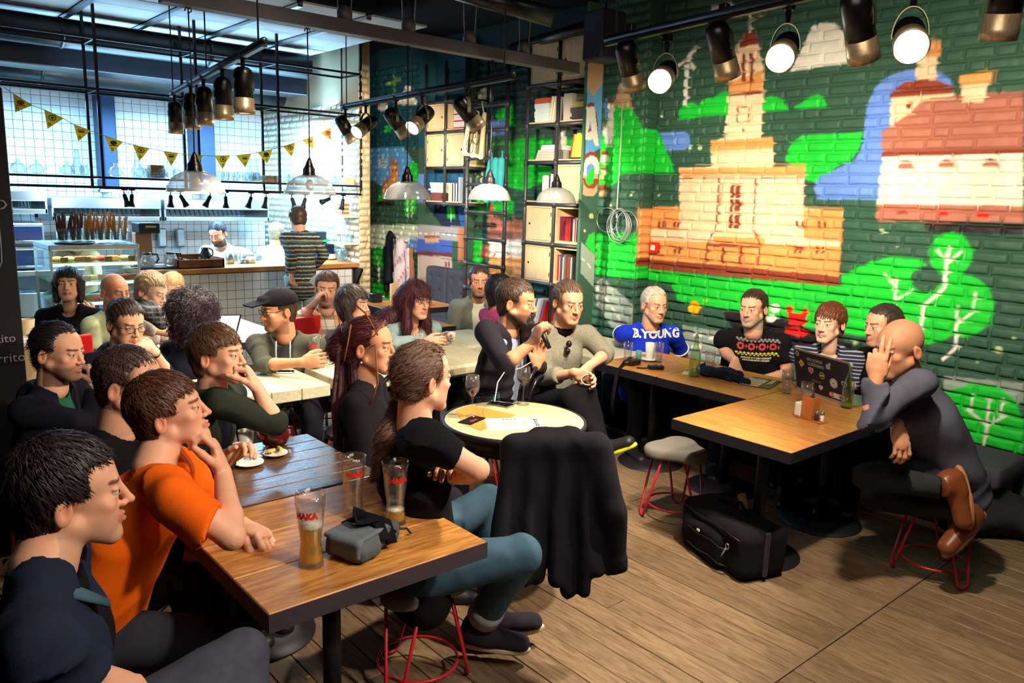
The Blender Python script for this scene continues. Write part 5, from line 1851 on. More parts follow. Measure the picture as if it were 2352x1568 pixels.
def table(x0, x1, y0, y1, label, m, n=4, along='x', th=0.03, edge=M_EDGE, eh=0.03, round_base=True, ch=0.003, h=TOP, group='cafe tables', twin=False):
 cx_, cy_ = (x0 + x1) / 2, (y0 + y1) / 2
 t = thing('table', label, 'table', (cx_, cy_, 0), 0, group)
 w, d = (x1 - x0) / 2, (y1 - y0) / 2
 for i in range(n):
  mb = MB()
  if along == 'x':
   a, b = -d + 2 * d * i / n, -d + 2 * d * (i + 1) / n
   mb.box((-w, a + 0.0015, h - th), (w, b - 0.0015, h), ch)
  else:
   a, b = -w + 2 * w * i / n, -w + 2 * w * (i + 1) / n
   mb.box((a + 0.0015, -d, h - th), (b - 0.0015, d, h), ch)
  o = mb.obj('plank', m, t)
  o.location = (0, 0, 0)
 if edge is not None:
  mb = MB()
  e = 0.012
  mb.box((-w - 0.002, -d - 0.002, h - th - eh), (w + 0.002, -d + e, h - 0.004))
  mb.box((-w - 0.002, d - e, h - th - eh), (w + 0.002, d + 0.002, h - 0.004))
  mb.box((-w - 0.002, -d + e, h - th - eh), (-w + e, d - e, h - 0.004))
  mb.box((w - e, -d + e, h - th - eh), (w + 0.002, d - e, h - 0.004))
  mb.obj('edge_frame', edge, t)
 cols = [(0, 0)] if not twin else [(-w * .6, 0), (w * .6, 0)]
 for (cx2, cy2) in cols:
  mb = MB()
  mb.cyl((cx2, cy2, 0.012), (cx2, cy2, h - th), 0.032, n=18)
  mb.obj('column', M_ANTH, t)
  mb = MB()
  mb.lathe([(0.24, 0), (0.24, 0.006), (0.1, 0.014), (0.045, 0.03)], (cx2, cy2, 0), 32)
  mb.obj('base_plate', M_ANTH, t)
  mb = MB()
  mb.box((cx2 - 0.2, -0.02, h - th - 0.012), (cx2 + 0.2, 0.02, h - th), 0.002)
  mb.box((cx2 - 0.02, -0.2, h - th - 0.012), (cx2 + 0.02, 0.2, h - th), 0.002)
  mb.obj('spider', M_ANTH, t)
 return t
table(0.82, 1.60, 1.945, 2.71, 'oak topped table nearest the camera with beer glasses and a camera bag', M_OAK, 3, 'x')
table(0.84, 1.655, 2.725, 3.41, 'dark brown table with a teapot and white cups, behind the beer table', M_DOAK, 6, 'x')
table(3.375, 4.10, 1.83, 2.54, 'oak plank table with a napkin holder standing beside the bald man', M_OAKY, 5, 'y', edge=M_ANTH)
table(4.105, 4.80, 1.83, 2.535, 'brown wooden table under the stickered laptop', M_OAKY, 5, 'y', edge=M_ANTH)
table(4.105, 4.80, 2.545, 3.24, 'brown wooden table before the man in the embroidered shirt', M_OAKY, 5, 'y', edge=M_ANTH)
table(4.105, 4.80, 3.25, 3.80, 'brown wooden table with a voice recorder before the man in blue', M_OAKY, 4, 'y', edge=M_ANTH)
WG = 'white plank tables'
table(1.46, 2.22, 4.24, 4.80, 'white plank table with a phone on it, nearest the chalkboard', M_WHITEW, 4, 'y', th=0.075, edge=None, ch=0.005, group=WG)
table(2.30, 2.84, 4.24, 4.92, 'white plank table under the tall half-full beer glass', M_WHITEW, 4, 'y', th=0.075, edge=None, ch=0.005, group=WG)
table(2.86, 3.62, 4.24, 4.90, 'white table with a small turquoise cup and saucers on it', M_WHITEW, 1, 'y', th=0.085, edge=None, ch=0.02, group=WG)
table(3.66, 4.18, 4.75, 5.4, 'white table behind the man with the microphone', M_WHITEW, 1, 'y', th=0.085, edge=None, ch=0.02, group=WG)
table(4.24, 4.95, 3.83, 4.62, 'thick white table beside the man in the blue shirt', M_WHITEW, 1, 'y', th=0.1, edge=None, ch=0.02, group=WG)
table(4.15, 4.95, 6.62, 7.35, 'wooden table with magazines by the dark padded bench', M_OAK, 2, 'x', edge=M_ANTH)
table(3.40, 4.18, 5.60, 6.20, 'empty wooden table between the woman in denim and the man in the grey hoodie', M_OAK, 2, 'x', edge=M_ANTH)
table(2.0, 2.72, 5.80, 6.95, 'pale wooden table with an open laptop near the counter', mat('pale_top', srgb(196, 178, 164), wood=srgb(158, 136, 124), rough=0.4, var=0.08, vscale=6, stretch=(1, 9, 9)), 4, 'x', edge=M_ANTH)
# round table
RTC = V(2.65, 3.02, 0)
RR = 0.375
t = thing('round_table', 'round cafe table in cream and orange wood with wine glasses on it', 'table', RTC)
mb = MB()
mb.lathe([(0.02, TOP - 0.022), (RR - 0.012, TOP - 0.022), (RR - 0.004, TOP - 0.018), (RR - 0.004, TOP - 0.003), (RR - 0.01, TOP), (0.0001, TOP)], n=64)
mb.obj('tabletop', mat('cream_laminate', srgb(204, 190, 146), rough=0.28, var=0.05, vscale=5), t)
# orange wood wedge
W1, W2, W3 = [Z(x, y, TOP) - RTC for x, y in ((1046, 942), (1186, 953), (1104, 990))]
W1b, W4 = [Z(x, y, TOP) - RTC for x, y in ((1075, 929), (1064, 975))]
mb = MB()
pts = [(p[0], p[1]) for p in (W1b, W1, W4, W3, W2)]
pts = [tuple(np.array(p) * min(1, (RR - 0.02) / np.linalg.norm(p))) for p in pts]
mb.prism(pts, TOP + 0.0002, TOP + 0.0012)
mb.obj('wood_inlay', mat('inlay_oak', srgb(206, 140, 66), rough=0.3, var=0.1, vscale=12), t)
mb = MB()
mb.lathe([(RR - 0.006, TOP - 0.03), (RR + 0.008, TOP - 0.028), (RR + 0.012, TOP - 0.014), (RR + 0.008, TOP - 0.001), (RR - 0.004, TOP + 0.001)], n=64, cap=False)
mb.obj('rim', M_ANTH, t)
mb = MB()
mb.lathe([(0.28, TOP - 0.13), (0.30, TOP - 0.128), (0.30, TOP - 0.03), (0.28, TOP - 0.03), (0.28, TOP - 0.13)], n=48, cap=False)
mb.obj('apron', mat('black_wood', srgb(24, 18, 24), rough=0.4), t)
for k in range(4):
 a = math.pi / 4 + k * math.pi / 2
 mb = MB()
 mb.beam((0.27 * math.cos(a), 0.27 * math.sin(a), TOP - 0.04), (0.33 * math.cos(a), 0.33 * math.sin(a), 0), 0.045, 0.045, (math.cos(a), math.sin(a), 0), 0.004)
 mb.obj('leg', mat('black_wood', srgb(24, 18, 24), rough=0.4), t)
# stools with hairpin legs
M_PAD = mat('grey_felt', srgb(122, 118, 112), rough=0.95, var=0.12, vscale=120, bump=0.2, bscale=300)
M_REDL = mat('red_rod', srgb(196, 34, 52), rough=0.35)
def stool(x, y, rz, lab, pad=M_PAD):
 t = thing('stool', lab, 'stool', (x, y, 0), rz, 'stools with red hairpin legs')
 pr = []
 for k in range(48):
  a = 2 * math.pi * k / 48
  r = 0.175 + 0.032 * math.cos(3 * a)
  pr.append((r * math.cos(a), r * math.sin(a)))
 mb = MB()
 P = np.array(pr)
 rings = [(0.90, 0.385), (0.97, 0.39), (1.0, 0.405), (1.0, 0.43), (0.96, 0.447), (0.85, 0.456), (0.5, 0.452), (0.15, 0.448)]
 v = np.vstack([np.column_stack([P * s_, np.full(48, z)]) for s_, z in rings])
 f = [list(range(48))[::-1], list(range(7 * 48, 8 * 48))]
 for i in range(7):
  for k in range(48):
   f.append((i * 48 + k, i * 48 + (k + 1) % 48, (i + 1) * 48 + (k + 1) % 48, (i + 1) * 48 + k))
 mb.add(v, f, True)
 mb.obj('seat', pad, t)
 for k in range(3):
  a = 2 * math.pi * k / 3
  d, e = V(math.cos(a), math.sin(a), 0), V(-math.sin(a), math.cos(a), 0)
  mb = MB()
  top, bot = d * 0.12 + V(0, 0, 0.39), d * 0.20
  mb.tube([top + e * 0.075, bot + e * 0.032 + V(0, 0, 0.03), bot + e * 0.014 + V(0, 0, 0.008), bot - e * 0.014 + V(0, 0, 0.008), bot - e * 0.032 + V(0, 0, 0.03), top - e * 0.075], 0.007, 8)
  mb.obj('leg', M_REDL, t)
 mb = MB()
 mb.tube([(0.16 * math.cos(q), 0.16 * math.sin(q), 0.08) for q in np.linspace(0, 2 * math.pi, 25)[:-1]], 0.006, 8, closed=True)
 mb.obj('ring', M_REDL, t)
 return t
S1 = Z(1556, 1022, 0.45)
stool(S1[0], S1[1], 0.5, 'empty grey padded stool with red legs between the two table groups')
SB = Z(2085, 1130, 0.45)
# bentwood chairs
M_BENT = mat('black_bentwood', srgb(26, 20, 28), rough=0.25)
def bent_chair(x, y, rz, lab):
 t = thing('bentwood_chair', lab, 'chair', (x, y, 0), rz, 'black bentwood chairs')
 mb = MB()
 mb.lathe([(0.17, 0.43), (0.205, 0.435), (0.21, 0.45), (0.2, 0.462), (0.1, 0.458), (0.001, 0.456)], n=32)
 mb.obj('seat', M_BENT, t)
 for sx, sy in ((1, 1), (-1, 1), (1, -1), (-1, -1)):
  mb = MB()
  mb.tube([(sx * 0.14, sy * 0.14, 0.44), (sx * 0.18, sy * 0.18, 0.2), (sx * 0.2, sy * 0.2, 0)], 0.014, 8)
  mb.obj('leg', M_BENT, t)
 for k, (w_, h_) in enumerate(((0.2, 0.88), (0.13, 0.80))):
  mb = MB()
  pts = [(-w_, -0.16, 0.45)] + [(-w_ * math.cos(q), -0.17 - 0.07 * (0.5 + 0.5 * math.sin(q)), h_ - 0.16 + 0.16 * math.sin(q)) for q in np.linspace(0, math.pi, 15)] + [(w_, -0.16, 0.45)]
  mb.tube(pts, 0.013, 8)
  mb.obj('back_hoop', M_BENT, t)
 return t
p = DD(893, 860, 4.2)
ch_ = DD(893, 870, 4.42)
bent_chair(ch_[0], ch_[1] + .26, .15, 'black bentwood chair pushed in beside the woman with dreadlocks').scale = (1.13, 1.13, 1.13)
bent_chair(3.2, 3.75, 0.5, 'black bentwood chair behind the round table')
# padded bench by the far shelf
t = thing('padded_bench', 'dark grey tufted bench with a tall back under the far shelf', 'bench', (5.28, 7.1, 0))
M_UPH = mat('dark_upholstery', srgb(60, 62, 76), rough=0.85, var=0.1, vscale=40, bump=0.2, bscale=200)
zt = 1.05
for k in range(3):
 y0 = -0.55 + k * 0.42
 v, f = surf([rbox((0.13, y0 + 0.2, 0.72), (0.07, 0.205, 0.34), rd=0.04)] + [ell((0.05, y0 + 0.2 + dy, z_), (0.03, 0.02, 0.02), op='s', k=0.03) for dy in (-0.09, 0.09) for z_ in (0.62, 0.78, 0.94)], 0.016)
 link('back_panel', fast_mesh('back_panel', v, f, M_UPH), t)
v, f = surf([rbox((-0.14, 0.07, 0.38), (0.26, 0.62, 0.09), rd=0.04)], 0.022)
link('seat_pad', fast_mesh('seat_pad', v, f, M_UPH), t)
mb = MB()
mb.box((-0.36, -0.55, 0), (0.15, 0.69, 0.29), 0.005)
mb.obj('plinth', M_ANTH, t)
# bench along the mural for the panel
t = thing('padded_bench', 'long dark padded bench along the mural wall under the panel speakers', 'bench', (5.2, 2.9, 0))
v, f = surf([rbox((0, 0, 0.38), (0.24, 1.5, 0.07), rd=0.03)], 0.03)
link('seat_pad', fast_mesh('seat_pad', v, f, M_UPH), t)
mb = MB()
mb.box((-0.2, -1.45, 0), (0.22, 1.45, 0.32), 0.005)
mb.obj('plinth', M_ANTH, t)
# pipe bookshelves with cube boxes
M_PIPE = mat('grey_pipe', srgb(74, 76, 82), rough=0.4, metal=0.5)
M_PINE = mat('pale_pine', srgb(222, 200, 158), wood=srgb(206, 178, 132), rough=0.5, var=0.08, vscale=8, stretch=(6, 6, 0.8))
M_PINED = mat('pale_pine_inside', srgb(196, 166, 120), rough=0.6, var=0.08)
def pipes(t, X, yy, zz, D=0.36, r=0.017, z0=0.0, z1=None):
 for i, y in enumerate(yy):
  for x in (X, X + D):
   mb = MB()
   mb.cyl((x, y, z0), (x, y, z1 if z1 else zz[-1] + 0.02), r, n=10)
   mb.obj('upright', M_PIPE, t)
 for z in zz:
  mb = MB()
  for x in (X, X + D):
   mb.cyl((x, yy[0], z), (x, yy[-1], z), r, n=10)
  for y in yy:
   mb.cyl((X, y, z), (X + D, y, z), r * 0.9, n=10)
   mb.cyl((X - 0.001, y, z - 0.03), (X - 0.001, y, z + 0.03), r * 1.35, n=10)
  mb.obj('crossbar', M_PIPE, t)
def cube_box(x, y0, y1, z0, z1, lab, door=True, hinge=1, D=0.34):
 """Pine cube; front faces -x."""
 t = thing('shelf_box', lab, 'box', (x + D / 2, (y0 + y1) / 2, z0), 0, 'pine cube boxes in the shelves')
 w, hh = (y1 - y0) / 2, z1 - z0
 th = 0.014
 mb = MB()
 mb.box((-D / 2, -w, 0), (D / 2, w, th))
 mb.box((-D / 2, -w, hh - th), (D / 2, w, hh))
 mb.box((-D / 2, -w, th), (D / 2, -w + th, hh - th))
 mb.box((-D / 2, w - th, th), (D / 2, w, hh - th))
 mb.box((D / 2 - th, -w + th, th), (D / 2, w - th, hh - th))
 mb.obj('case', M_PINE, t)
 if door:
  mb = MB()
  mb.box((-D / 2 + 0.001, -w + th + 0.003, th + 0.003), (-D / 2 + 0.014, w - th - 0.003, hh - th - 0.003), 0.001)
  o = mb.obj('door', M_PINE, t)
  mb = MB()
  mb.cyl((-D / 2 - 0.0008, hinge * (w - 0.05), hh / 2), (-D / 2 + 0.004, hinge * (w - 0.05), hh / 2), 0.012, n=14)
  mb.obj('finger_hole', mat('hole_dark', srgb(70, 44, 22), rough=0.9), o)
  for zz_ in (hh * 0.22, hh * 0.78):
   mb = MB()
   mb.box((-D / 2 - 0.002, -hinge * (w - 0.022) - 0.004, zz_ - 0.018), (-D / 2 + 0.002, -hinge * (w - 0.022) + 0.004, zz_ + 0.018))
   mb.obj('hinge', mat('hinge_dark', srgb(60, 46, 34), rough=0.5, metal=0.6), o)
 return t
XSB = 5.18
yB0, yB1, yB2 = PX(1206, 467, XSB)[1], PX(1273, 467, XSB)[1], PX(1340, 467, XSB)[1]
zzB = [PX(1206, y_, XSB)[2] for y_ in (742, 645, 556, 467, 374, 290, 200, 100)]
bs = thing('tall_bookshelf', 'tall grey pipe bookshelf with pine boxes and books by the painted pillar', 'bookshelf', (0, 0, 0))
pipes(bs, XSB, [yB2 + 0.02, yB1, yB0], zzB)
def cell(side, i):
 y0, y1 = (yB1, yB0) if side == 'l' else (yB2 + 0.02, yB1)
 return y0 + 0.02, y1 - 0.02, zzB[i] + 0.018, zzB[i + 1] - 0.02
for side, i, lab in (('l', 2, 'closed pine box in the left column of the tall bookshelf, just under the ribbed lamp'), ('l', 1, 'closed pine box in the left column of the tall bookshelf, lowest one above the heads'), ('r', 3, 'pine box behind the ribbed glass pendant in the tall bookshelf'), ('l', 6, 'upper left pine box under the ceiling in the tall bookshelf'), ('r', 6, 'upper right pine box under the ceiling in the tall bookshelf')):
 y0, y1, z0, z1 = cell(side, i)
 cube_box(XSB + 0.005, y0, y1, z0, z1, lab, True, 1)
boards = [('l', 3), ('r', 2), ('r', 1), ('l', 4), ('r', 4), ('l', 5), ('r', 5), ('l', 0), ('r', 0)]
M_BRD = M_PINE
for side, i in boards:
 y0, y1, z0, z1 = cell(side, i)
 mb = MB()
 mb.box((XSB, y0, z0), (XSB + 0.34, y1, z0 + 0.012), 0.002)
 mb.obj('shelf_board', M_BRD, bs)
for side, i, lab in (('r', 2, 'open pine box full of red and purple books'), ('r', 1, 'open pine box with magazines and a picture frame')):
 y0, y1, z0, z1 = cell(side, i)
 cube_box(XSB + 0.005, y0, y1, z0 + 0.013, z1, lab, False)
BOOKM = {}
def bookmat(c):
 k = 'cover_%d_%d_%d' % c
 return mat(k, srgb(*c), rough=0.6)
def book(x, y, z, th, hh, dp, c, lab, grp, tilt=0.0, flat=False, nm='book', cat='book'):
 """Upright book: spine toward -x, thickness along y."""
 t = thing(nm, lab, cat, (x, y, z), 0, grp)
 mb = MB()
 cv = 0.002
 mb.box((0, 0, 0), (dp, cv, hh))
 mb.box((0, th - cv, 0), (dp, th, hh))
 mb.box((0, cv, 0), (cv, th - cv, hh))
 mb.obj('cover', bookmat(c), t)
 mb = MB()
 mb.box((cv, cv, 0.003), (dp - 0.004, th - cv, hh - 0.003))
 mb.obj('pages', mat('paper_edge', srgb(232, 226, 210), rough=0.9), t)
 if flat:
  t.rotation_euler = (math.pi / 2, 0, 0)
  t.location = (x, y + hh, z)
  t.rotation_euler = (math.pi / 2, 0, 0)
 elif tilt:
  t.rotation_euler = (tilt, 0, 0)
 return t
def cname(c):
 n = {'white': (230, 228, 220), 'beige': (200, 190, 160), 'grey': (130, 130, 126), 'black': (45, 42, 44), 'red': (210, 50, 40), 'purple': (115, 26, 62), 'blue': (60, 84, 140), 'lime green': (195, 224, 80), 'green': (80, 130, 90), 'brown': (140, 80, 50), 'orange': (215, 75, 40), 'olive': (110, 110, 70)}
 return min(n, key=lambda k: sum((a - b) ** 2 for a, b in zip(n[k], c)))
def row_of(side, i, cols, hh, lab, grp, x=XSB + 0.03, y0=None, tilt=0.0, base=0.027, thr=(0.014, 0.028), desc=None):
 a, b, z0, z1 = cell(side, i)
 y = (b - 0.02) if y0 is None else y0
 for k, c in enumerate(cols):
  th = RNG.uniform(*thr)
  y -= th + 0.0015
  if y < a + 0.015:
   break
  book(x + RNG.uniform(0, 0.015), y, z0 + base, th, hh * RNG.uniform(0.88, 1.0), 0.17, c, cname(c) + ' ' + lab, grp, tilt=tilt)
W_, G_, R_, P_, K_ = (232, 230, 222), (190, 186, 176), (206, 40, 34), (110, 24, 60), (40, 38, 42)
row_of('r', 2, [P_, P_, (130, 30, 70), (220, 70, 40), (200, 60, 30), (210, 40, 36), K_, W_, (226, 60, 60), W_, K_, (226, 222, 206), (230, 214, 190)], 0.225, 'upright book in the open box, among the red, purple and white spines', 'books in the upper open box')
row_of('r', 1, [R_, (170, 180, 150), (60, 70, 110), W_, (150, 120, 60), (90, 90, 90), R_, (80, 84, 60), W_, (70, 66, 60)], 0.26, 'upright magazine in the lower open box of the tall bookshelf', 'magazines in the lower open box', thr=(0.012, 0.03))
row_of('l', 3, [W_, W_, G_, W_, K_, W_, (214, 205, 190), G_, W_], 0.24, 'upright book left of the box behind the pendant', 'books left of the pendant box', thr=(0.016, 0.03), y0=yB1 + 0.22)
row_of('r', 4, [R_, (190, 220, 70), (200, 226, 80), (190, 220, 70), (206, 230, 90), (190, 220, 70), (150, 60, 50)], 0.22, 'leaning booklet on the third open shelf of the tall bookshelf', 'leaning green booklets', tilt=0.18, y0=yB2 + 0.24, thr=(0.018, 0.026))
a, b, z0, z1 = cell('l', 4)
for k in range(6):
 mb = MB()
 mb.box((0, 0, 0), (0.2, 0.26 - 0.01 * k, 0.022), 0.002)
 o = mb.obj('box_file', mat('box_grey', srgb(186, 182, 172), rough=0.8) if k < 4 else mat('box_white', srgb(230, 228, 220), rough=0.8))
 o.location = (XSB + 0.04, a + 0.02 + (0.03 if k < 4 else 0.0), z0 + 0.013 + 0.0225 * k)
 tag(o, 'flat ' + ('grey' if k < 4 else 'white') + ' box in the stack on the third open shelf, ' + ('bottom', 'second', 'third', 'fourth', 'fifth', 'topmost')[k] + (' of it' if k else ' one'), 'box', 'flat boxes stacked in the bookshelf')
a, b, z0, z1 = cell('l', 5)
def mag_stack(x, y, z, n, cols, grp, lab, w=0.19, d=0.26, th=0.0095):
 for k in range(n):
  mb = MB()
  mb.box((0, 0, 0), (w, d, th), 0.001)
  c = cols[min(int(k * len(cols) / n), len(cols) - 1)]
  o = mb.obj('magazine', bookmat(c))
  o.location = (x + RNG.uniform(-0.006, 0.006), y + RNG.uniform(-0.006, 0.006), z + k * (th + 0.0006))
  tag(o, lab, 'magazine', grp)
mag_stack(XSB + 0.03, b - 0.24, z0 + 0.013, 22, [(206, 224, 226)] * 3 + [(190, 90, 60)], 'magazines stacked on the upper left shelf', 'thin pale magazine in the tall stack on the upper left shelf of the bookshelf', d=0.2)
row_of('l', 5, [(200, 190, 140), W_, (170, 160, 110), W_, (190, 180, 130), G_, W_], 0.24, 'leaning thin booklet beside the stack on the upper left shelf', 'leaning pale booklets', tilt=0.16, y0=a + 0.15, base=0.014, thr=(0.01, 0.018))
a, b, z0, z1 = cell('r', 5)
mag_stack(XSB + 0.03, a + 0.02, z0 + 0.013, 16, [(60, 58, 60), (70, 66, 62), (180, 160, 90)], 'magazines stacked on the upper right shelf', 'dark backed magazine in the flat stack on the upper right shelf of the bookshelf', d=0.19)
t = thing('box_file', 'grey upright box file beside the flat stack on the upper right shelf', 'box', (XSB + 0.03, b - 0.13, z0 + 0.013))
mb = MB()
mb.box((0, 0, 0), (0.2, 0.11, 0.24), 0.002)
mb.obj('body', mat('box_grey', srgb(186, 182, 172), rough=0.8), t)
row_of('l', 0, [W_, (60, 90, 160), W_, (226, 200, 190), G_, (60, 90, 160), R_], 0.25, 'leaning book low in the tall bookshelf behind the man with the microphone', 'books low in the tall bookshelf', tilt=0.3, base=0.014, y0=yB0 - 0.08)
row_of('r', 0, [K_, R_, W_, (70, 140, 90), W_, R_, (60, 80, 150), W_], 0.2, 'leaning book low in the tall bookshelf behind the man in the knit sweater', 'books low in the tall bookshelf', tilt=0.3, base=0.014, y0=yB1 - 0.08)
# far shelf unit
XSA = 5.32
ya_ = [PX(p_, 385, XSA)[1] for p_ in (1068, 1022, 977)]
zzA = [PX(977, y_, XSA)[2] for y_ in (466, 386, 306, 238)]
fs = thing('far_bookshelf', 'smaller grey pipe shelf with pine boxes and a hanging tote bag beside the ladder', 'bookshelf', (0, 0, 0))
pipes(fs, XSA, ya_, zzA, D=0.3, z0=zzA[0] - 0.02, z1=3.35)
for (i, j, lab, hg) in ((1, 2, 'pine box at the upper left of the far shelf, lit bluish', 1), (1, 1, 'pine box in the middle row of the far shelf, door slightly ajar', 1), (0, 1, 'pine box in the middle row of the far shelf, half behind the tote bag', 1)):
 y0, y1 = (ya_[1], ya_[2]) if i == 1 else (ya_[0], ya_[1])
 cube_box(XSA + 0.0, y0 + 0.02, y1 - 0.02, zzA[j] + 0.018, zzA[j + 1] - 0.02, lab, True, -1, D=0.29)
for i, j in ((0, 0), (1, 0), (0, 2)):
 y0, y1 = (ya_[1], ya_[2]) if i == 1 else (ya_[0], ya_[1])
 mb = MB()
 mb.box((XSA, y0 + 0.02, zzA[j] + 0.018), (XSA + 0.29, y1 - 0.02, zzA[j] + 0.03), 0.002)
 mb.obj('shelf_board', M_PINE, fs)
z_ = zzA[0] + 0.031
for k in range(9):
 mb = MB()
 mb.box((0, 0, 0), (0.17, 0.2 + 0.02 * (k % 3), 0.022), 0.002)
 mb.cur = 0
 o = mb.obj('book', bookmat([(110, 60, 50), (226, 222, 212)][k > 3]))
 o.location = (XSA + 0.03, ya_[2] - 0.29 + 0.01 * ((k * 7) % 4), z_ + k * 0.0232)
 tag(o, 'book in the flat stack on the far shelf, ' + ('brown backed' if k < 4 else 'pale backed'), 'book', 'books lying flat on the far shelf')
y = ya_[1] - 0.03
for k, c in enumerate([(200, 224, 190), (180, 190, 120), (200, 200, 170), K_, W_, K_, W_, K_, (150, 160, 180)]):
 th = 0.02 + 0.012 * (k == 8)
 y -= th + 0.003
 book(XSA + 0.03, y, z_, th, 0.2 if k < 8 else 0.27, 0.16, c, ('pale green', 'olive', 'beige', 'black', 'white', 'black', 'white', 'black', 'tall blue-grey lettered')[k] + ' upright book on the lower right of the far shelf', 'upright books on the far shelf')
y0 = ya_[0]
for k in range(14):
 mb = MB()
 mb.box((0, 0, 0), (0.17, 0.2, 0.014), 0.001)
 o = mb.obj('magazine', bookmat((222, 224, 226) if k % 5 else R_))
 o.location = (XSA + 0.02, y0 + 0.05 + (0.09 if k < 6 else 0) * 0, zzA[2] + 0.031 + k * 0.0146)
 tag(o, 'thin magazine stacked on the shelf behind the tilted spotlight and tote bag', 'magazine', 'magazines behind the tote bag')
# pipe ladder and clothes rail
XLD = 5.12
yl0, yl1 = PX(1072, 460, XLD)[1], PX(1160, 460, XLD)[1]
ld = thing('pipe_ladder', 'tall grey pipe ladder standing between the two bookshelves', 'ladder', (XLD, (yl0 + yl1) / 2, 0))
for y_ in (yl0, yl1):
 mb = MB()
 mb.cyl((0, y_ - ld.location.y, 0), (0, y_ - ld.location.y, 3.3), 0.02, n=12)
 mb.obj('upright', M_PIPE, ld)
for yy in (243, 300, 364, 424, 488, 550, 610, 668):
 z_ = PX(1116, yy, XLD)[2]
 mb = MB()
 mb.cyl((0, yl0 - ld.location.y, z_), (0, yl1 - ld.location.y, z_), 0.017, n=10)
 for y_ in (yl0, yl1):
  mb.cyl((0, y_ - ld.location.y, z_ - 0.03), (0, y_ - ld.location.y, z_ + 0.03), 0.026, n=12)
 mb.obj('rung', M_PIPE, ld)
# ---------------------------------------------------------------- people
CR = unit(V(R[0, 0], R[1, 0], 0))          # screen right, level
CF = unit(V(-R[0, 2], -R[1, 2], 0))        # away from the camera, level
UP = V(0, 0, 1)
def _cyl(P, q):
 a, b = q['a'], q['b']
 L_ = np.linalg.norm(b - a)
 ax = (b - a) / L_
 pa = P - a
 t = pa @ ax
 rad = np.sqrt(np.maximum((pa * pa).sum(1) - t * t, 0))
 u = np.clip(t / L_, 0, 1)
 return np.maximum(rad - (q['ra'] + u * (q['rb'] - q['ra'])), np.abs(t - L_ / 2) - L_ / 2)
KIND['cyl'] = _cyl
_bbox0 = _bbox
def _bbox(q):
 if q['t'] == 'cyl':
  return _bbox0(dict(q, t='cap'))
 return _bbox0(q)
def cyl(a, b, ra, rb=None, k=0.015, op='u'):
 return dict(t='cyl', a=np.asarray(a, float), b=np.asarray(b, float), ra=ra, rb=ra if rb is None else rb, k=k, op=op)
def facing(yaw):
 a = math.radians(yaw)
 return -CF * math.cos(a) + CR * math.sin(a)
def bodyframe(yaw, pitch=0, roll=0):
 """Columns: the person's right, forward, up."""
 f = facing(yaw)
 r = np.cross(f, UP)
 a = math.radians(pitch)
 f2 = f * math.cos(a) + UP * math.sin(a)
 u = np.cross(r, f2)
 b = math.radians(roll)
 r2 = r * math.cos(b) - u * math.sin(b)
 return np.column_stack([r2, f2, np.cross(r2, f2)])
def on_ray(p, px, py, L_, side):
 if isinstance(side, (tuple, list)):
  return Z(px, py, side[1]) if side[0] == 'z' else DD(px, py, side[1])
 r = ray(px, py)
 r = r / np.linalg.norm(r)
 o = CAM - p
 b, c = o @ r, o @ o - L_ * L_
 disc = b * b - c
 t = -b if disc <= 0 else -b + side * math.sqrt(disc)
 return CAM + t * r
SKIN = {'fair': srgb(224, 168, 138), 'pale': srgb(232, 188, 162), 'warm': srgb(206, 146, 112), 'tan': srgb(190, 128, 96)}
M_SKIN = mat('skin', (1, 1, 1), rough=0.52, spec=0.32, attr=True, sss=0.08, bump=0.06, bscale=350)
M_HAIR = mat('hair', (1, 1, 1), rough=0.42, spec=0.5, attr=True)
M_EYE = mat('eye_white', srgb(196, 184, 172), rough=0.3)
M_IRIS = mat('iris', srgb(58, 48, 40), rough=0.15)
M_FRAME = mat('glasses_frame', srgb(24, 20, 22), rough=0.3)
M_LENSG = glassmat('glasses_lens', (.97, .97, 1))
def cloth(name, c, rough=0.9, var=0.14, bump=0.25, bs=260, vs=18, sheen=0.0):
 return mat('cloth_' + name, srgb(*c), rough=rough, var=var, vscale=vs, bump=bump, bscale=bs, sheen=sheen, spec=.18)
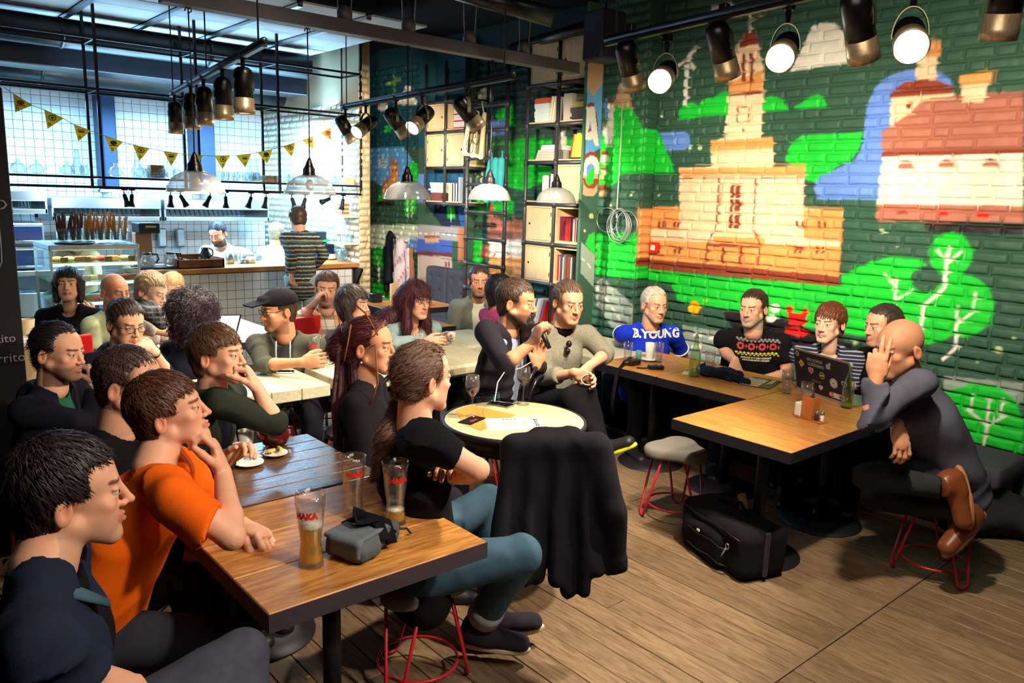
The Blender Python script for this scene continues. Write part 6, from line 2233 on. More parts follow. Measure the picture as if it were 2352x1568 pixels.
def head_prims(M, c, s, fem=0.0, nb=None, jaw=1.0, nose=1.0, neck=0.056):
 T = lambda x, y, z: c + M @ (V(x, y, z) * s)
 w = 1 - 0.09 * fem
 o = [ell(T(0, -.012, .035), V(.076, .096, .088) * s, M, .02 * s), ell(T(0, .045, .034), V(.059, .044, .055) * s, M, .02 * s),
   ell(T(0, .045, -.03), V(.057 * w, .045, .06) * s, M, .02 * s), ell(T(0, .055, -.078), V(.036 * w * jaw, .034, .034) * s, M, .02 * s),
   ell(T(0, .074, -.101), V(.023 * jaw, .018, .017 - .003 * fem) * s, M, .014 * s)]
 for q in (-1, 1):
  o += [cap(T(q * .049 * w * jaw, .0, -.052), T(q * .021 * w * jaw, .066, -.099), .021 * s, .016 * s, .02 * s),
    ell(T(q * .042 * w, .063, -.022), V(.02, .018, .018) * s, M, .014 * s)]
 for q in (-1, 1):
  o.append(ell(T(q * .034 * w, .046, -.058), V(.024, .028, .034) * s, M, .02 * s))
 o.append(cap(T(-.030, .081, .021), T(.030, .081, .021), .0085 * s, None, .018 * s))
 for q in (-1, 1):
  o.append(ell(T(q * .031, .1015, .001), V(.0165, .0135, .0105) * s, M, .011 * s, 's'))
 for q in (-1, 1):
  o += [ell(T(q * .031, .0815, .0075), V(.0165, .0108, .0068) * s, M, .004 * s), ell(T(q * .031, .0795, -.0085), V(.015, .009, .0045) * s, M, .004 * s)]
 n = nose
 o += [cap(T(0, .089, .012), T(0, .100 + .006 * n, -.030), .0075 * s, .0092 * s, .010 * s), ell(T(0, .100 + .007 * n, -.034), V(.0105, .0115, .009) * s, M, .005 * s)]
 for q in (-1, 1):
  o.append(ell(T(q * .0115, .096, -.0365), V(.0078, .0095, .0072) * s, M, .005 * s))
  o += [cap(T(0, .0945, -.0610), T(q * .021, .084, -.0645), .0048 * s, .0026 * s, .005 * s), cap(T(0, .0935, -.0722), T(q * .019, .084, -.0685), .0062 * s, .003 * s, .006 * s)]
 for q in (-1, 1):
  o.append(cap(T(0, .0995, -.0665), T(q * .021, .0885, -.0665), .0014 * s, .0012 * s, .003 * s, 's'))
 for q in (-1, 1):
  Me = M @ np.array(Matrix.Rotation(q * 0.28, 3, 'Z')) @ np.array(Matrix.Rotation(-0.15, 3, 'X'))
  o += [ell(T(q * .0815, -.014, -.008), V(.0065, .018, .031) * s, Me, .006 * s), ell(T(q * .090, -.010, -.006), V(.008, .010, .019) * s, Me, .003 * s, 's')]
 if nb is not None:
  o.append(cap(T(0, -.026, -.055), nb, neck * s * (1 - .16 * fem), (neck + .006) * s * (1 - .16 * fem), .022 * s))
 return o
def face_colors(v, M, c, s, tone, hairc, brow=True, stub=0.0, fade=0.0, lips=(196, 104, 92), beardc=None, browc=None):
 P = (v - c) @ M / s
 col = np.tile(np.array(tone), (len(v), 1))
 def mixc(m, cc):
  nonlocal col
  m = np.clip(m, 0, 1)[:, None]
  col = col * (1 - m) + np.array(cc) * m
 red = np.array(tone) * V(1.05, .72, .66)
 blob = lambda x, y, z, r: np.exp(-(((P - V(x, y, z)) / r) ** 2).sum(1))
 for q in (-1, 1):
  mixc(.5 * blob(q * .045, .07, -.03, .022), red)
  mixc(.6 * blob(q * .082, -.012, -.01, .028), red)
  mixc(.45 * blob(q * .031, .09, -.004, .014), red * .75)
 mixc(.55 * blob(0, .112, -.034, .016), red)
 for q in (-1, 1):
  mixc(.9 * blob(q * .009, .108, -.045, .005), np.array(tone) * .18)
 if stub:
  m = ((P[:, 2] < -.042) & (P[:, 1] > -.03)) * np.clip((-.038 - P[:, 2]) / .02, 0, 1)
  m = m * np.clip(1.3 - 2.5 * blob(0, .07, -.05, .0), 0, 1) * (P[:, 2] > -.14)
  mixc(stub * m, beardc or np.array(hairc) * .9 + .02)
 if lips is not None:
  d = np.minimum(*[np.linalg.norm(P - (V(0, .094, -.0668) + np.clip((P @ V(q, 0, 0)) / .021, 0, 1)[:, None] * V(q * .021, -.009, 0)), axis=1) for q in (-1, 1)])
  mixc(np.clip((.0105 - d) / .003, 0, 1) * .75, srgb(*lips))
 if brow:
  bc = np.array(browc if browc is not None else hairc) * .8
  for q in (-1, 1):
   a, b = V(q * .014, .094, .020), V(q * .046, .080, .0245)
   t = np.clip(((P - a) @ (b - a)) / ((b - a) @ (b - a)), 0, 1)
   d = np.linalg.norm((P - a - t[:, None] * (b - a)) * V(1, .5, 1.4), axis=1)
   mixc(np.clip((.0082 - d) / .003, 0, 1) * .85, bc)
 if fade:
  m = np.clip((P[:, 2] + .012 + .9 * np.clip(-P[:, 1] - .02, 0, 1)) / .014, 0, 1) * np.clip((.046 - P[:, 1] + .35 * np.clip(P[:, 2] - .07, 0, 1)) / .012, 0, 1)
  m = np.maximum(m, ((P[:, 1] < -.03) & (P[:, 2] > -.075)) * 1.0 * (P[:, 2] < .2))
  m *= 1 - blob(.084, -.012, -.01, .022) - blob(-.084, -.012, -.01, .022)
  mixc(fade * m, np.array(hairc))
 return col
def hand_prims(w, d, n, side, s=1.0, curl=(20, 28, 18), spread=3.0, thumb=(38, 12), index=None):
 """Wrist w, direction d, palm facing n; side +1 when the thumb lies along d x n."""
 d = unit(d)
 n = unit(n - d * (n @ d))
 l = np.cross(d, n) * side
 T = lambda x, y, z: w + (l * x + d * y + n * z) * s
 Mx = np.column_stack([l, d, n])
 o = [ell(T(0, .048, 0), V(.041, .054, .0155) * s, Mx, .012 * s), cap(T(.0, -.01, 0), T(0, .03, 0), .025 * s, .024 * s, .014 * s, lat=n, w=.72),
   ell(T(.022, .028, .010), V(.02, .03, .015) * s, Mx, .010 * s)]
 base = [(.030, .088, .074), (.0105, .093, .083), (-.0105, .089, .077), (-.029, .081, .060)]
 for i, (x, y, L_) in enumerate(base):
  cu = curl[i] if isinstance(curl[0], (tuple, list)) else curl
  if i == 0 and index is not None:
   cu = index
  a = 0.0
  p = V(x, y - .012, 0)
  sp = math.radians((1.5 - i) * spread)
  q = p + V(0, .008, 0)
  pts = [p]
  r = (.0098, .0092, .0083, .0074)
  for j, fr_ in enumerate((.46, .30, .24)):
   a += math.radians(cu[j])
   dv = V(math.sin(sp) * math.cos(a), math.cos(sp) * math.cos(a), math.sin(a))
   pts.append(pts[-1] + dv * L_ * fr_ + (V(0, .012, 0) if j == 0 else 0))
  for j in range(3):
   rr = 1.0 if i < 3 else .86
   o.append(cap(T(*pts[j]), T(*pts[j + 1]), r[j] * rr * s, r[j + 1] * rr * s, .0035 * s))
 a, b = math.radians(thumb[0]), math.radians(thumb[1])
 p0 = V(.024, .018, .004)
 d1 = V(math.sin(a), math.cos(a), math.sin(b))
 p1 = p0 + unit(d1) * .042
 d2 = V(math.sin(a * .45), math.cos(a * .45), math.sin(b * 1.6))
 p2 = p1 + unit(d2) * .032
 p3 = p2 + unit(V(math.sin(a * .1), math.cos(a * .1), math.sin(b * 2))) * .026
 for u, v_, r0, r1 in ((p0, p1, .0145, .0115), (p1, p2, .0115, .0105), (p2, p3, .0105, .0085)):
  o.append(cap(T(*u), T(*v_), r0 * s, r1 * s, .005 * s))
 return o
def tufts(v, f, n, ln, wd, flow, seed, col, lift=0.3, curl=0.0):
 """Tapered locks lying on a surface along a flow field: (verts, quads, colours)."""
 r = np.random.default_rng(seed)
 f = np.asarray(f)
 a, b, c = v[f[:, 0]], v[f[:, 1]], v[f[:, 2]]
 nr = np.cross(b - a, c - a)
 nr /= np.linalg.norm(nr, axis=1, keepdims=True) + 1e-12
 idx = r.integers(0, len(f), n)
 p, N_ = (a + c)[idx] / 2, nr[idx]
 fl = flow(p) + r.normal(0, .16, (n, 3))
 fl -= N_ * (fl * N_).sum(1, keepdims=True)
 fl /= np.linalg.norm(fl, axis=1, keepdims=True) + 1e-9
 sd = np.cross(N_, fl)
 L_ = ln * r.uniform(.6, 1.25, (n, 1))
 W_ = wd * r.uniform(.5, 1.1, (n, 1))
 K = 4
 V_, F_ = [], []
 ph = r.uniform(0, 6.28, (n, 1))
 for j in range(K + 1):
  t = j / K
  q = p + fl * L_ * (t - .3) + N_ * (.0025 + lift * L_ * (t * (1 - .7 * t)) * .6) + sd * (curl * L_ * np.sin(ph + t * 5))
  ww = W_ * (1 - t) ** .6 * (.55 + .9 * t * (1 - t) * 2) + 1e-4
  V_ += [q - sd * ww / 2, q + sd * ww / 2, q + N_ * ww * .35]
 n3 = 3
 V_ = np.stack(V_, 1).reshape(-1, 3)
 st = n3 * (K + 1)
 base = (np.arange(n) * st)[:, None]
 for j in range(K):
  for u, w_ in ((0, 2), (2, 1)):
   F_.append(base + np.array([[j * n3 + u, j * n3 + w_, (j + 1) * n3 + w_, (j + 1) * n3 + u]]))
 F_ = np.vstack(F_)
 cc = np.repeat(np.array(col)[None] * r.uniform(.55, 1.5, (n, 1)), st, 0)
 return V_, F_, cc
def hair_mesh(t, M, c, s, style, colr, h, seed, o, nt=700, name='hair', extra=(), pts=None, ln=None, flowv=None, amp=0.0025, rim=0.0, front=.062, side=.016, nape=-.085):
 T = lambda x, y, z: c + M @ (V(x, y, z) * s)
 g = {'buzz': .003, 'short': .006, 'mid': .010, 'curly': .026, 'bob': .015, 'long': .016, 'slick': .004}.get(style, .01)
 P = []
 if style != 'none':
  P = [ell(T(0, -.014, .034), V(.078 + g, .098 + g, .09 + g) * s, M, .01), ell(T(0, -.045, -.03), V(.062 + g, .05 + g, .06 + g) * s, M, .02)]
  if style == 'bob':
   for q in (-1, 1):
    P.append(cap(T(q * .08, -.01, .02), T(q * .074, .012, -.105), .028 * s, .022 * s, .02))
   P.append(cap(T(0, -.07, 0), T(0, -.06, -.1), .055 * s, .035 * s, .03))
  if style == 'long':
   for q in (-1, 1):
    P += [cap(T(q * .078, -.01, .02), T(q * .085, .015, -.16), .03 * s, .03 * s, .03), cap(T(q * .085, .015, -.16), T(q * .105, .035, -.30), .032 * s, .018 * s, .03)]
   P += [cap(T(0, -.08, 0), T(0, -.09, -.28), .07 * s, .05 * s, .04, lat=M[:, 0], w=1.6)]
  if style == 'curly':
   P += [ell(T(0, -.03, -.05), V(.11, .10, .10) * s, M, .03), ell(T(0, -.05, .04), V(.12, .12, .11) * s, M, .03)]
  # clear the face, then the ears and the nape
  fz = {'bob': .045, 'long': .03}.get(style, front)
  P.append(rbox(T(0, .105, fz - .2), V(.062 if style in ('bob', 'long') else .085, .075 if style not in ('bob', 'long') else .07, .2) * s, M, .012, 's', .02))
  if style in ('short', 'mid', 'buzz', 'slick'):
   for q in (-1, 1):
    P.append(rbox(T(q * .09, .027, side - .2), V(.05, .062, .2) * s, M, .008, 's', .012))
   P.append(dict(t='pl', c=T(0, 0, nape), n=-M[:, 2], k=.008, op='i'))
 P += list(extra)
 lo, hi = bounds(P, .02)
 fl = flowv
 if fl is None:
  cr = T(0, -.04, .13)
  def fl(p):
   d = p - cr
   d = d / (np.linalg.norm(d, axis=1, keepdims=True) + 1e-9)
   if style == 'slick':
    return np.tile(-M[:, 1] - .45 * M[:, 2], (len(p), 1))
   return d * 1.0 + M[:, 1] * (.5 if style in ('short', 'mid', 'bob') else 0) - M[:, 2] * .4
 def dsp(X):
  d = unit(M[:, 0])
  return amp * snoise(X, 90 if style != 'curly' else 60, seed, 2) + amp * .8 * np.sin((X - c) @ d * 420 + 3 * snoise(X, 20, seed))
 v, f = surf(P, h, lo, hi, disp=dsp)
 if len(f) == 0:
  return None
 rr = np.random.default_rng(seed)
 col = np.array(colr) * (1 + .3 * snoise(v, 140, seed, 2))[:, None]
 if nt:
  L_ = ln or {'buzz': .008, 'short': .022, 'mid': .028, 'curly': .06, 'bob': .06, 'long': .10, 'slick': .05}.get(style, .03)
  tv, tf, tc = tufts(v, f, int(nt * 1.5), L_ * s, (.0034 * s + h * .2), fl, seed, colr, lift={'slick': .008, 'buzz': .4, 'curly': .9, 'short': .10}.get(style, .07), curl=.35 if style == 'curly' else .05)
  f = np.vstack([f, tf + len(v)])
  v = np.vstack([v, tv])
  col = np.vstack([col, tc])
 return link(name, fast_mesh(name, v, f, M_HAIR, np.clip(col, 0, 1), o), t)
def shoe(t, ank, toe_dir, s, m, msole, o, name='shoe', upv=None):
 d = unit(toe_dir)
 r = np.cross(d, UP if upv is None else upv)
 r = unit(r) if np.linalg.norm(r) > .1 else CR
 u = np.cross(r, d)
 T = lambda x, y, z: ank + (r * x + d * y + u * z) * s
 Mx = np.column_stack([r, d, u])
 v, f = surf([cap(T(0, -.02, -.02), T(0, .02, -.055), .045 * s, .043 * s, .02), cap(T(0, -.03, -.055), T(0, .15, -.066), .04 * s, .034 * s, .03, lat=r, w=1.18), cyl(T(0, .0, .012), T(0, 0, -.03), .041 * s, None, .02),
     dict(t='pl', c=T(0, 0, -.082), n=-u, k=.006, op='i')], .006 * s)
 so = link(name, fast_mesh(name, v, f, m, None, o), t)
 pts = [(.042 * math.cos(a) * (1.0 if math.sin(a) > 0 else .92), .055 + .135 * math.sin(a)) for a in np.linspace(0, 2 * math.pi, 25)[:-1]]
 mb = MB()
 mb.prism(pts, -.1, -.078, Mx * s, ank - o, ch=.006 if s else 0)
 mb.obj('sole', msole, so)
 return so
def seat_label(l):
 w = l.replace(',', '').split()[:11]
 while w[-1] in ('and', 'a', 'in', 'with', 'the', 'over', 'his', 'by', 'on', 'of', 'behind', 'seen', 'an'):
  w.pop()
 return 'stool under the ' + ' '.join(w)
def person(label, head, yaw, pitch=0, roll=0, byaw=None, lean=8, sl=0, s=1.08, hs=None, tone='fair', fem=0, hc=(60, 40, 30), style='short', top='tee', tm=None, inner=None, tr=None,
   ra=None, la=None, rh=None, lh=None, sleeve='long', rleg=None, lleg=None, shoes=None, stub=0, fade=0, legs=True, build=1.0, neck=.056, hh=.0042, hb=.014, ht=.0045, glasses=None, nt=700,
   stand=False, seed=1, nbo=None, gseat=True, jaw=1.0, nose=1.0, beardc=None, lips=(190, 104, 92), browc=None, sw=.175, cf=None, camp=.004, torso=.50, hairkw=None, neckline=1.0, nolower=False, brow=True, fdir=None, ffreq=26, knee_dz=0.0, hoodup=False, age=0):
 c = DD(*head)
 hs = hs or s
 M = bodyframe(yaw, pitch, roll)
 by = yaw if byaw is None else byaw
 BM = bodyframe(by)
 br, bf = BM[:, 0], BM[:, 1]
 tu = unit(UP + math.tan(math.radians(lean)) * bf + math.tan(math.radians(sl)) * br)
 nb = c - M[:, 2] * .125 * hs - M[:, 1] * .028 * hs - tu * .035 * s if nbo is None else on_ray(c, nbo[0], nbo[1], .17 * s, nbo[2])
 ch = nb - tu * .17 * s
 pel = nb - tu * torso * s
 if not stand and pel[2] < .5:
  pel = pel + UP * (.5 - pel[2])
 skc = SKIN[tone] if isinstance(tone, str) else srgb(*tone)
 hcol = srgb(*hc)
 t = thing('person', label, 'person', (0, 0, 0))
 o = V(pel[0], pel[1], 0)
 t.location = o
 tr = tr or cloth('dark_trousers', (34, 34, 44))
 B = build
 sh = {}
 arms = {}
 for k, q in (('r', 1), ('l', -1)):
  S = nb - tu * .055 * s + br * q * sw * s
  spec = ra if k == 'r' else la
  if spec is None:
   E_ = S - UP * .26 * s + br * q * .05 * s + bf * .06 * s
   W_ = E_ + unit(bf * .9 - UP * .25 - br * q * .45) * .24 * s
  else:
   if len(spec) > 2 and spec[2]:
    S = on_ray(nb, spec[2][0], spec[2][1], .19 * s, spec[2][2])
   E_ = on_ray(S, spec[0][0], spec[0][1], .285 * s, spec[0][2])
   W_ = on_ray(E_, spec[1][0], spec[1][1], .25 * s, spec[1][2])
  arms[k] = (S, E_, W_)
 hipw = .088 * s
 L_ = {}
 for k, q in (('r', 1), ('l', -1)):
  Hp = pel + br * q * hipw
  spec = rleg if k == 'r' else lleg
  if spec is not None:
   K_ = on_ray(Hp, spec[0][0], spec[0][1], .42 * s, spec[0][2])
   A_ = on_ray(K_, spec[1][0], spec[1][1], .40 * s, spec[1][2])
  elif stand:
   K_ = V(Hp[0], Hp[1], pel[2] * .53) + bf * .02
   A_ = V(Hp[0], Hp[1], .09)
  else:
   K_ = Hp + unit(bf + br * q * .22 + UP * (.0 + knee_dz)) * .42 * s
   K_[2] = max(K_[2], .47)
   A_ = V(K_[0], K_[1], .09) - bf * .04
  L_[k] = (Hp, K_, A_)
 # body
 P = [cap(pel, ch, .085 * s, .085 * s, .02, lat=br, w=1.3), cap(arms['l'][0] - tu * .02, arms['r'][0] - tu * .02, .034 * s, None, .02)]
 hp = head_prims(M, c, hs, fem, nb, jaw, nose, neck)
 hands = []
 for k, q in (('r', 1), ('l', -1)):
  S, E_, W_ = arms[k]
  thin = 1 - .14 * fem
  slv0 = sleeve if isinstance(sleeve, str) else sleeve[k]
  cu = .8 if slv0 != 'none' else 1
  P += [cap(S, S + (E_ - S) * .6, .040 * s * thin * cu, .036 * s * thin, .012), cap(E_ + (S - E_) * .45, E_, .036 * s * thin * (1 if slv0 == 'short' else .66), .034 * s * thin * (1 if slv0 == 'short' else .66), .012)]
  P += [cap(S, E_, .043 * s * thin * .6, .024 * s * thin, .02), cap(E_, E_ + (W_ - E_) * .3, .034 * s * thin * (1 if slv0 in ('short',) else .68), .0355 * s * thin * (1 if slv0 in ('short', 'elbow', 'half') else .72), .012), cap(E_ + (W_ - E_) * .3, W_, .0355 * s * thin, .0235 * s * thin, .015)]
  hd = rh if k == 'r' else lh
  if hd is None:
   hd = {}
  if hd is False:
   continue
  d = hd.get('d')
  d = (R @ V(*d)) if d is not None else (W_ - E_)
  n = hd.get('n')
  n = (R @ V(*n)) if n is not None else -UP
  hands.append((W_, unit(d), k))
  P += hand_prims(W_, d, n, q * hd.get('side', 1), s * (1 - .1 * fem), hd.get('curl', (22, 30, 20)), hd.get('spread', 3), hd.get('thumb', (38, 12)), hd.get('index'))
 P += hp
 V_, F_, n = [], [], 0
 boxes = []
 hlo, hhi = c + V(-.14, -.14, -.15) * hs, c + V(.14, .14, .15) * hs
 boxes.append((hlo, hhi, hh))
 for W_, d, k in hands:
  p0, p1 = W_ - d * .03 * s, W_ + d * .10 * s
  boxes.append((np.minimum(p0, p1) - .10 * s, np.maximum(p0, p1) + .10 * s, ht))
 done = []
 for lo, hi, h in boxes:
  v, f = surf(P, h, lo, hi, holes=[(a - h * 0, b) for a, b in done])
  if len(f):
   V_.append(v); F_.append(f + n); n += len(v)
  done.append((lo + 2 * h, hi - 2 * h))
 lo, hi = bounds(P, .02)
 v, f = surf(P, hb, lo, hi, holes=[(a + hb, b - hb) for a, b in done])
 if len(f):
  V_.append(v); F_.append(f + n)
 v, f = np.vstack(V_), np.vstack(F_)
 col = face_colors(v, M, c, hs, skc, hcol, brow, stub, fade, lips, beardc, browc)
 body = link('body', fast_mesh('body', v, f, M_SKIN, col, o), t)
 T = lambda x, y, z: c + M @ (V(x, y, z) * hs)
 for q in (-1, 1):
  mb = MB()
  mb.ball(T(q * .031, .0782, -.0005) - o, .0124 * hs, 8, M)
  mb.obj('eye', M_EYE, t)
  mb = MB()
  g = T(q * .031, .0782, -.0005) + (M @ unit(V(0 if not fdir else fdir[0], 1, -.05 if not fdir else fdir[1]))) * .0098 * hs
  mb.ball(g - o, .0050 * hs, 6, M)
  mb.obj('iris', M_IRIS, t)
 # hair
 hk = dict(hairkw or {})
 if style not in ('bald', None):
  hair_mesh(t, M, c, hs, style, hcol, min(.006, hh * 1.25), seed, o, nt=nt, **hk)
 # upper garment
 tm = tm or cloth('dark_top', (30, 28, 36))
 off = .012 * s
 hem = pel - tu * (.10 if not stand else .12) * s
 wv = 1.38 * B
 G = [cyl(hem, ch, (.118 + (.012 if B > 1.1 else 0)) * s * B ** .5, .118 * s * B ** .5, .03) | dict(t='cap', lat=br, w=wv, ra=.118 * s * B, rb=.118 * s), cap(arms['l'][0] - tu * .012, arms['r'][0] - tu * .012, .052 * s, None, .035), cap(nb - tu * .01 * s, arms['l'][0], .046 * s, .05 * s, .03), cap(nb - tu * .01 * s, arms['r'][0], .046 * s, .05 * s, .03),
   cap(nb - tu * .02 * s, ch, .07 * s, .10 * s, .04, lat=br, w=1.3)]
 if fem:
  for q in (-1, 1):
   G.append(ell(ch + br * q * .06 * s + bf * .085 * s - tu * .03 * s, .058 * s, None, .04))
 if B > 1.12:
  G.append(ell(pel + tu * .16 * s + bf * .06 * s, V(.14, .14, .14) * s, None, .06))
 loose = {'tee': .006, 'hoodie': .012, 'knit': .016, 'jacket': .016, 'shirt': .009}.get(top, .008) * s
 if top in ('hoodie', 'jacket'):
  rr = .072 * s
  cc = nb + tu * .012 * s
  ring = [cc + (br * math.cos(a) * 1.05 + bf * math.sin(a) * .95) * rr - tu * (.05 * max(0, math.sin(a))) * s for a in np.linspace(math.radians(-235), math.radians(55), 12)]
  for i in range(11):
   G.append(cap(ring[i], ring[i + 1], (.022 if top == 'hoodie' else .012) * s, None, .012))
  if top == 'hoodie':
   G.append(ell(nb - bf * .085 * s - tu * .045 * s, V(.085, .05, .075) * s, BM, .04))
 # open the neck
 G.append(cap(nb - tu * .025 * s * neckline, c - M[:, 2] * .04 * hs, (neck + .010) * s * (1 - .14 * fem), (neck + .03) * s, .008, 's'))
 if fem or neckline > 1.2:
  G.append(ell(nb + bf * .07 * s - tu * .01 * s, V(.055, .055, .05) * s * neckline ** .5, BM, .02, 's'))
 if inner is not None:   # open front
  for i, w_ in enumerate((.052, .040, .032, .028)):
   G.append(rbox(nb + bf * .16 * s - tu * (.03 + .11 * i) * s, V(w_, .10, .07) * s, BM @ np.array(Matrix.Rotation(0, 3, 'X')), .012, 's', .02))
 for k in ('r', 'l'):
  S, E_, W_ = arms[k]
  slv = sleeve if isinstance(sleeve, str) else sleeve[k]
  a0, a1 = .049 * s * (1 - .12 * fem) * B + loose, .037 * s * (1 - .12 * fem) + loose
  if slv == 'short':
   e = S + (E_ - S) * .66
   G.append(cap(S, S + (E_ - S) * .25, a0, a0, .02))
   G.append(cyl(S, e, a0, a0 * 1.06, .02))
  elif slv == 'elbow':
   G += [cap(S, E_, a0, a1, .02), cyl(E_, E_ + (W_ - E_) * .22, a1 * 1.04, a1 * 1.06, .012)]
  elif slv == 'half':
   G += [cap(S, E_, a0, a1, .02), cyl(E_, E_ + (W_ - E_) * .5, a1 * 1.02, a1 * 1.0, .012)]
  elif slv == 'none':
   pass
  else:
   G += [cap(S, E_, a0, a1, .02), cyl(E_, E_ + (W_ - E_) * .93, a1 * 1.06, .031 * s + loose, .012), cap(E_, E_ + (W_ - E_) * .6, a1, a1 * .95, .012)]
 fd = fdir2 = tu + br * .35
 fn = folds(unit(fd), ffreq * 1.6, camp * s, seed)
 v, f = surf(G, cf or hb * .72, disp=fn, sm=3)
 nm = {'tee': 't_shirt', 'hoodie': 'hoodie', 'knit': 'sweater', 'jacket': 'jacket', 'shirt': 'shirt'}[top]
 gar = link(nm, fast_mesh(nm, v, f, tm, None, o), t)
 if inner is not None:
  G2 = [cap(pel, ch, .116 * s * B, .112 * s, .03, lat=br, w=1.3), cap(nb - tu * .05 * s - br * .1 * s, nb - tu * .05 * s + br * .1 * s, .052 * s, None, .03), cap(nb - tu * .03 * s, ch, .066 * s, .10 * s, .03, lat=br, w=1.15),
    cap(nb - tu * .012 * s, c - M[:, 2] * .04 * hs, (neck + .006) * s, (neck + .02) * s, .006, 's')]
  v, f = surf(G2, cf or hb * .8, disp=folds(unit(tu - br * .2), ffreq, camp * s * .5, seed + 4), sm=2)
  link('inner_shirt', fast_mesh('inner_shirt', v, f, inner, None, o), t)
 # trousers and shoes
 if legs and not nolower:
  G = [ell(pel - tu * .02 * s, V(.15 * B, .115, .10) * s, np.column_stack([br, np.cross(tu, br), tu]), .04)]
  for k in ('r', 'l'):
   Hp, K_, A_ = L_[k]
   G += [cap(Hp, K_, .088 * s * B ** .5, .064 * s, .04)]
   if legs != 'shorts':
    G += [cyl(K_ , K_ + (A_ - K_) * .97, .062 * s, .052 * s, .02), cap(K_, K_ + (A_ - K_) * .3, .062 * s, .06 * s, .02)]
  if legs == 'shorts':
   G = [q for q in G]
   v, f = surf([cap(L_[k][1] + (L_[k][0] - L_[k][1]) * .15, L_[k][1], .062 * s, .052 * s, .02) for k in 'rl'] + [cap(L_[k][1], L_[k][2], .052 * s, .035 * s, .02) for k in 'rl'], .012)
   link('bare_leg', fast_mesh('bare_leg', v, f, M_SKIN, np.tile(np.array(skc), (len(v), 1)), o), t)
  v, f = surf(G, hb * .95, disp=folds(unit(bf + UP * .4), 34, .005 * s, seed + 9), sm=1)
  link('trousers', fast_mesh('trousers', v, f, tr, None, o), t)
  for k in ('r', 'l'):
   Hp, K_, A_ = L_[k]
   shn = unit(K_ - A_)
   td = bf if shoes is None or 'd' not in shoes else R @ V(*shoes['d'][0 if k == 'r' else 1])
   shoe(t, A_, td, s, (shoes or {}).get('m', mat('black_shoe', srgb(26, 24, 28), rough=0.5)), (shoes or {}).get('sole', mat('dark_sole', srgb(40, 36, 34), rough=0.8)), o, upv=None if not shoes or 'u' not in shoes else R @ V(*shoes['u'][0 if k == 'r' else 1]))
 if glasses:
  gl = MB()
  for q in (-1, 1):
   ctr = V(q * .031, .101, -.002)
   pts = [c + M @ ((ctr + V(.0225 * math.cos(a), -.004 * abs(math.cos(a)) * (1 if math.cos(a) * q > 0 else 0), .0165 * math.sin(a) * (1 if math.sin(a) > 0 else .95))) * hs) - o for a in np.linspace(0, 2 * math.pi, 21)[:-1]]
   gl.tube(pts, .0016 * hs, 6, closed=True)
   gl.tube([c + M @ (V(q * .053, .099, .006) * hs) - o, c + M @ (V(q * .079, .06, .006) * hs) - o, c + M @ (V(q * .083, -.005, .012) * hs) - o], .0018 * hs, 6)
  gl.tube([c + M @ (V(-.0085, .102, .004) * hs) - o, c + M @ (V(0, .106, .007) * hs) - o, c + M @ (V(.0085, .102, .004) * hs) - o], .0016 * hs, 6)
  g_ = gl.obj('glasses', M_FRAME if glasses is True else glasses, t)
  ln_ = MB()
  for q in (-1, 1):
   ln_.prism([(.021 * math.cos(a), .0155 * math.sin(a)) for a in np.linspace(0, 2 * math.pi, 17)[:-1]], -.0004, .0004, M @ np.array([[1, 0, 0], [0, 0, 1], [0, 1, 0]]) * hs, c + M @ (V(q * .031, .1, -.002) * hs) - o)
  ln_.obj('lens', M_LENSG, g_)
 if gseat and not stand:
  zz = max(.4, pel[2] - .13 * s)
  if not hasattr(person, 'st'):
   person.st = stool(pel[0], pel[1], .3, 'x')
   person.st['label'] = seat_label(label)
   person.st.scale = (1, 1, 1)
  else:
   u = dup(person.st, (pel[0], pel[1], 0), .3 + seed, seat_label(label))
 t['_joints'] = 0
 del t['_joints']
 return dict(t=t, o=o, c=c, M=M, BM=BM, nb=nb, ch=ch, pel=pel, arms=arms, legs=L_, tu=tu, br=br, bf=bf, s=s, hs=hs, T=T, gar=gar, body=body, hcol=hcol)
def addpart(P, name, mb, m, parent=None):
 """Extra piece built in world coordinates, hung on person P."""
 mb.v = [v - P['o'] for v in mb.v]
 return mb.obj(name, m, parent or P['t'])
def on_cloth(P, txt, size, at_px, xdir, m, bold=.002, name='lettering', ymul=1.0, geo=None, off=.004, cut=.03):
 """Flat print pressed onto the garment: planar letters thrown onto the cloth along the view of its front."""
 from mathutils.bvhtree import BVHTree
 g = P['gar']
 bv = BVHTree.FromObject(g, bpy.context.evaluated_depsgraph_get())
 v, f = geo if geo is not None else text_mesh(txt, size, 0, bold)
 n = unit(P['bf'] - P['tu'] * (P['bf'] @ P['tu']))
 x = unit(-P['br'] if xdir is None else xdir)
 y = unit(np.cross(n, x))
 if y[2] < 0:
  y = -y
 r = ray(*at_px)
 hit = bv.ray_cast(Vector(CAM - P['o']), Vector(unit(r)))
 if hit[0] is None:
  return None
 c0 = np.array(hit[0])
 me = bpy.data.meshes.new(name)
 # subdivide long faces by using the raw triangles' vertices and short edges only
 W = []
 for a in v:
  q = c0 + x * a[0] + y * a[1] * ymul + n * .3
  h_ = bv.ray_cast(Vector(q), Vector(-n), .6)
  W.append(np.array(h_[0]) + n * off if h_[0] is not None and abs((np.array(h_[0]) - c0) @ n) < .12 else c0 + x * a[0] + y * a[1] * ymul + n * off)
 me.from_pydata([tuple(w) for w in W], [], f)
 me.materials.append(m)
 return link(name, me, P['t'])
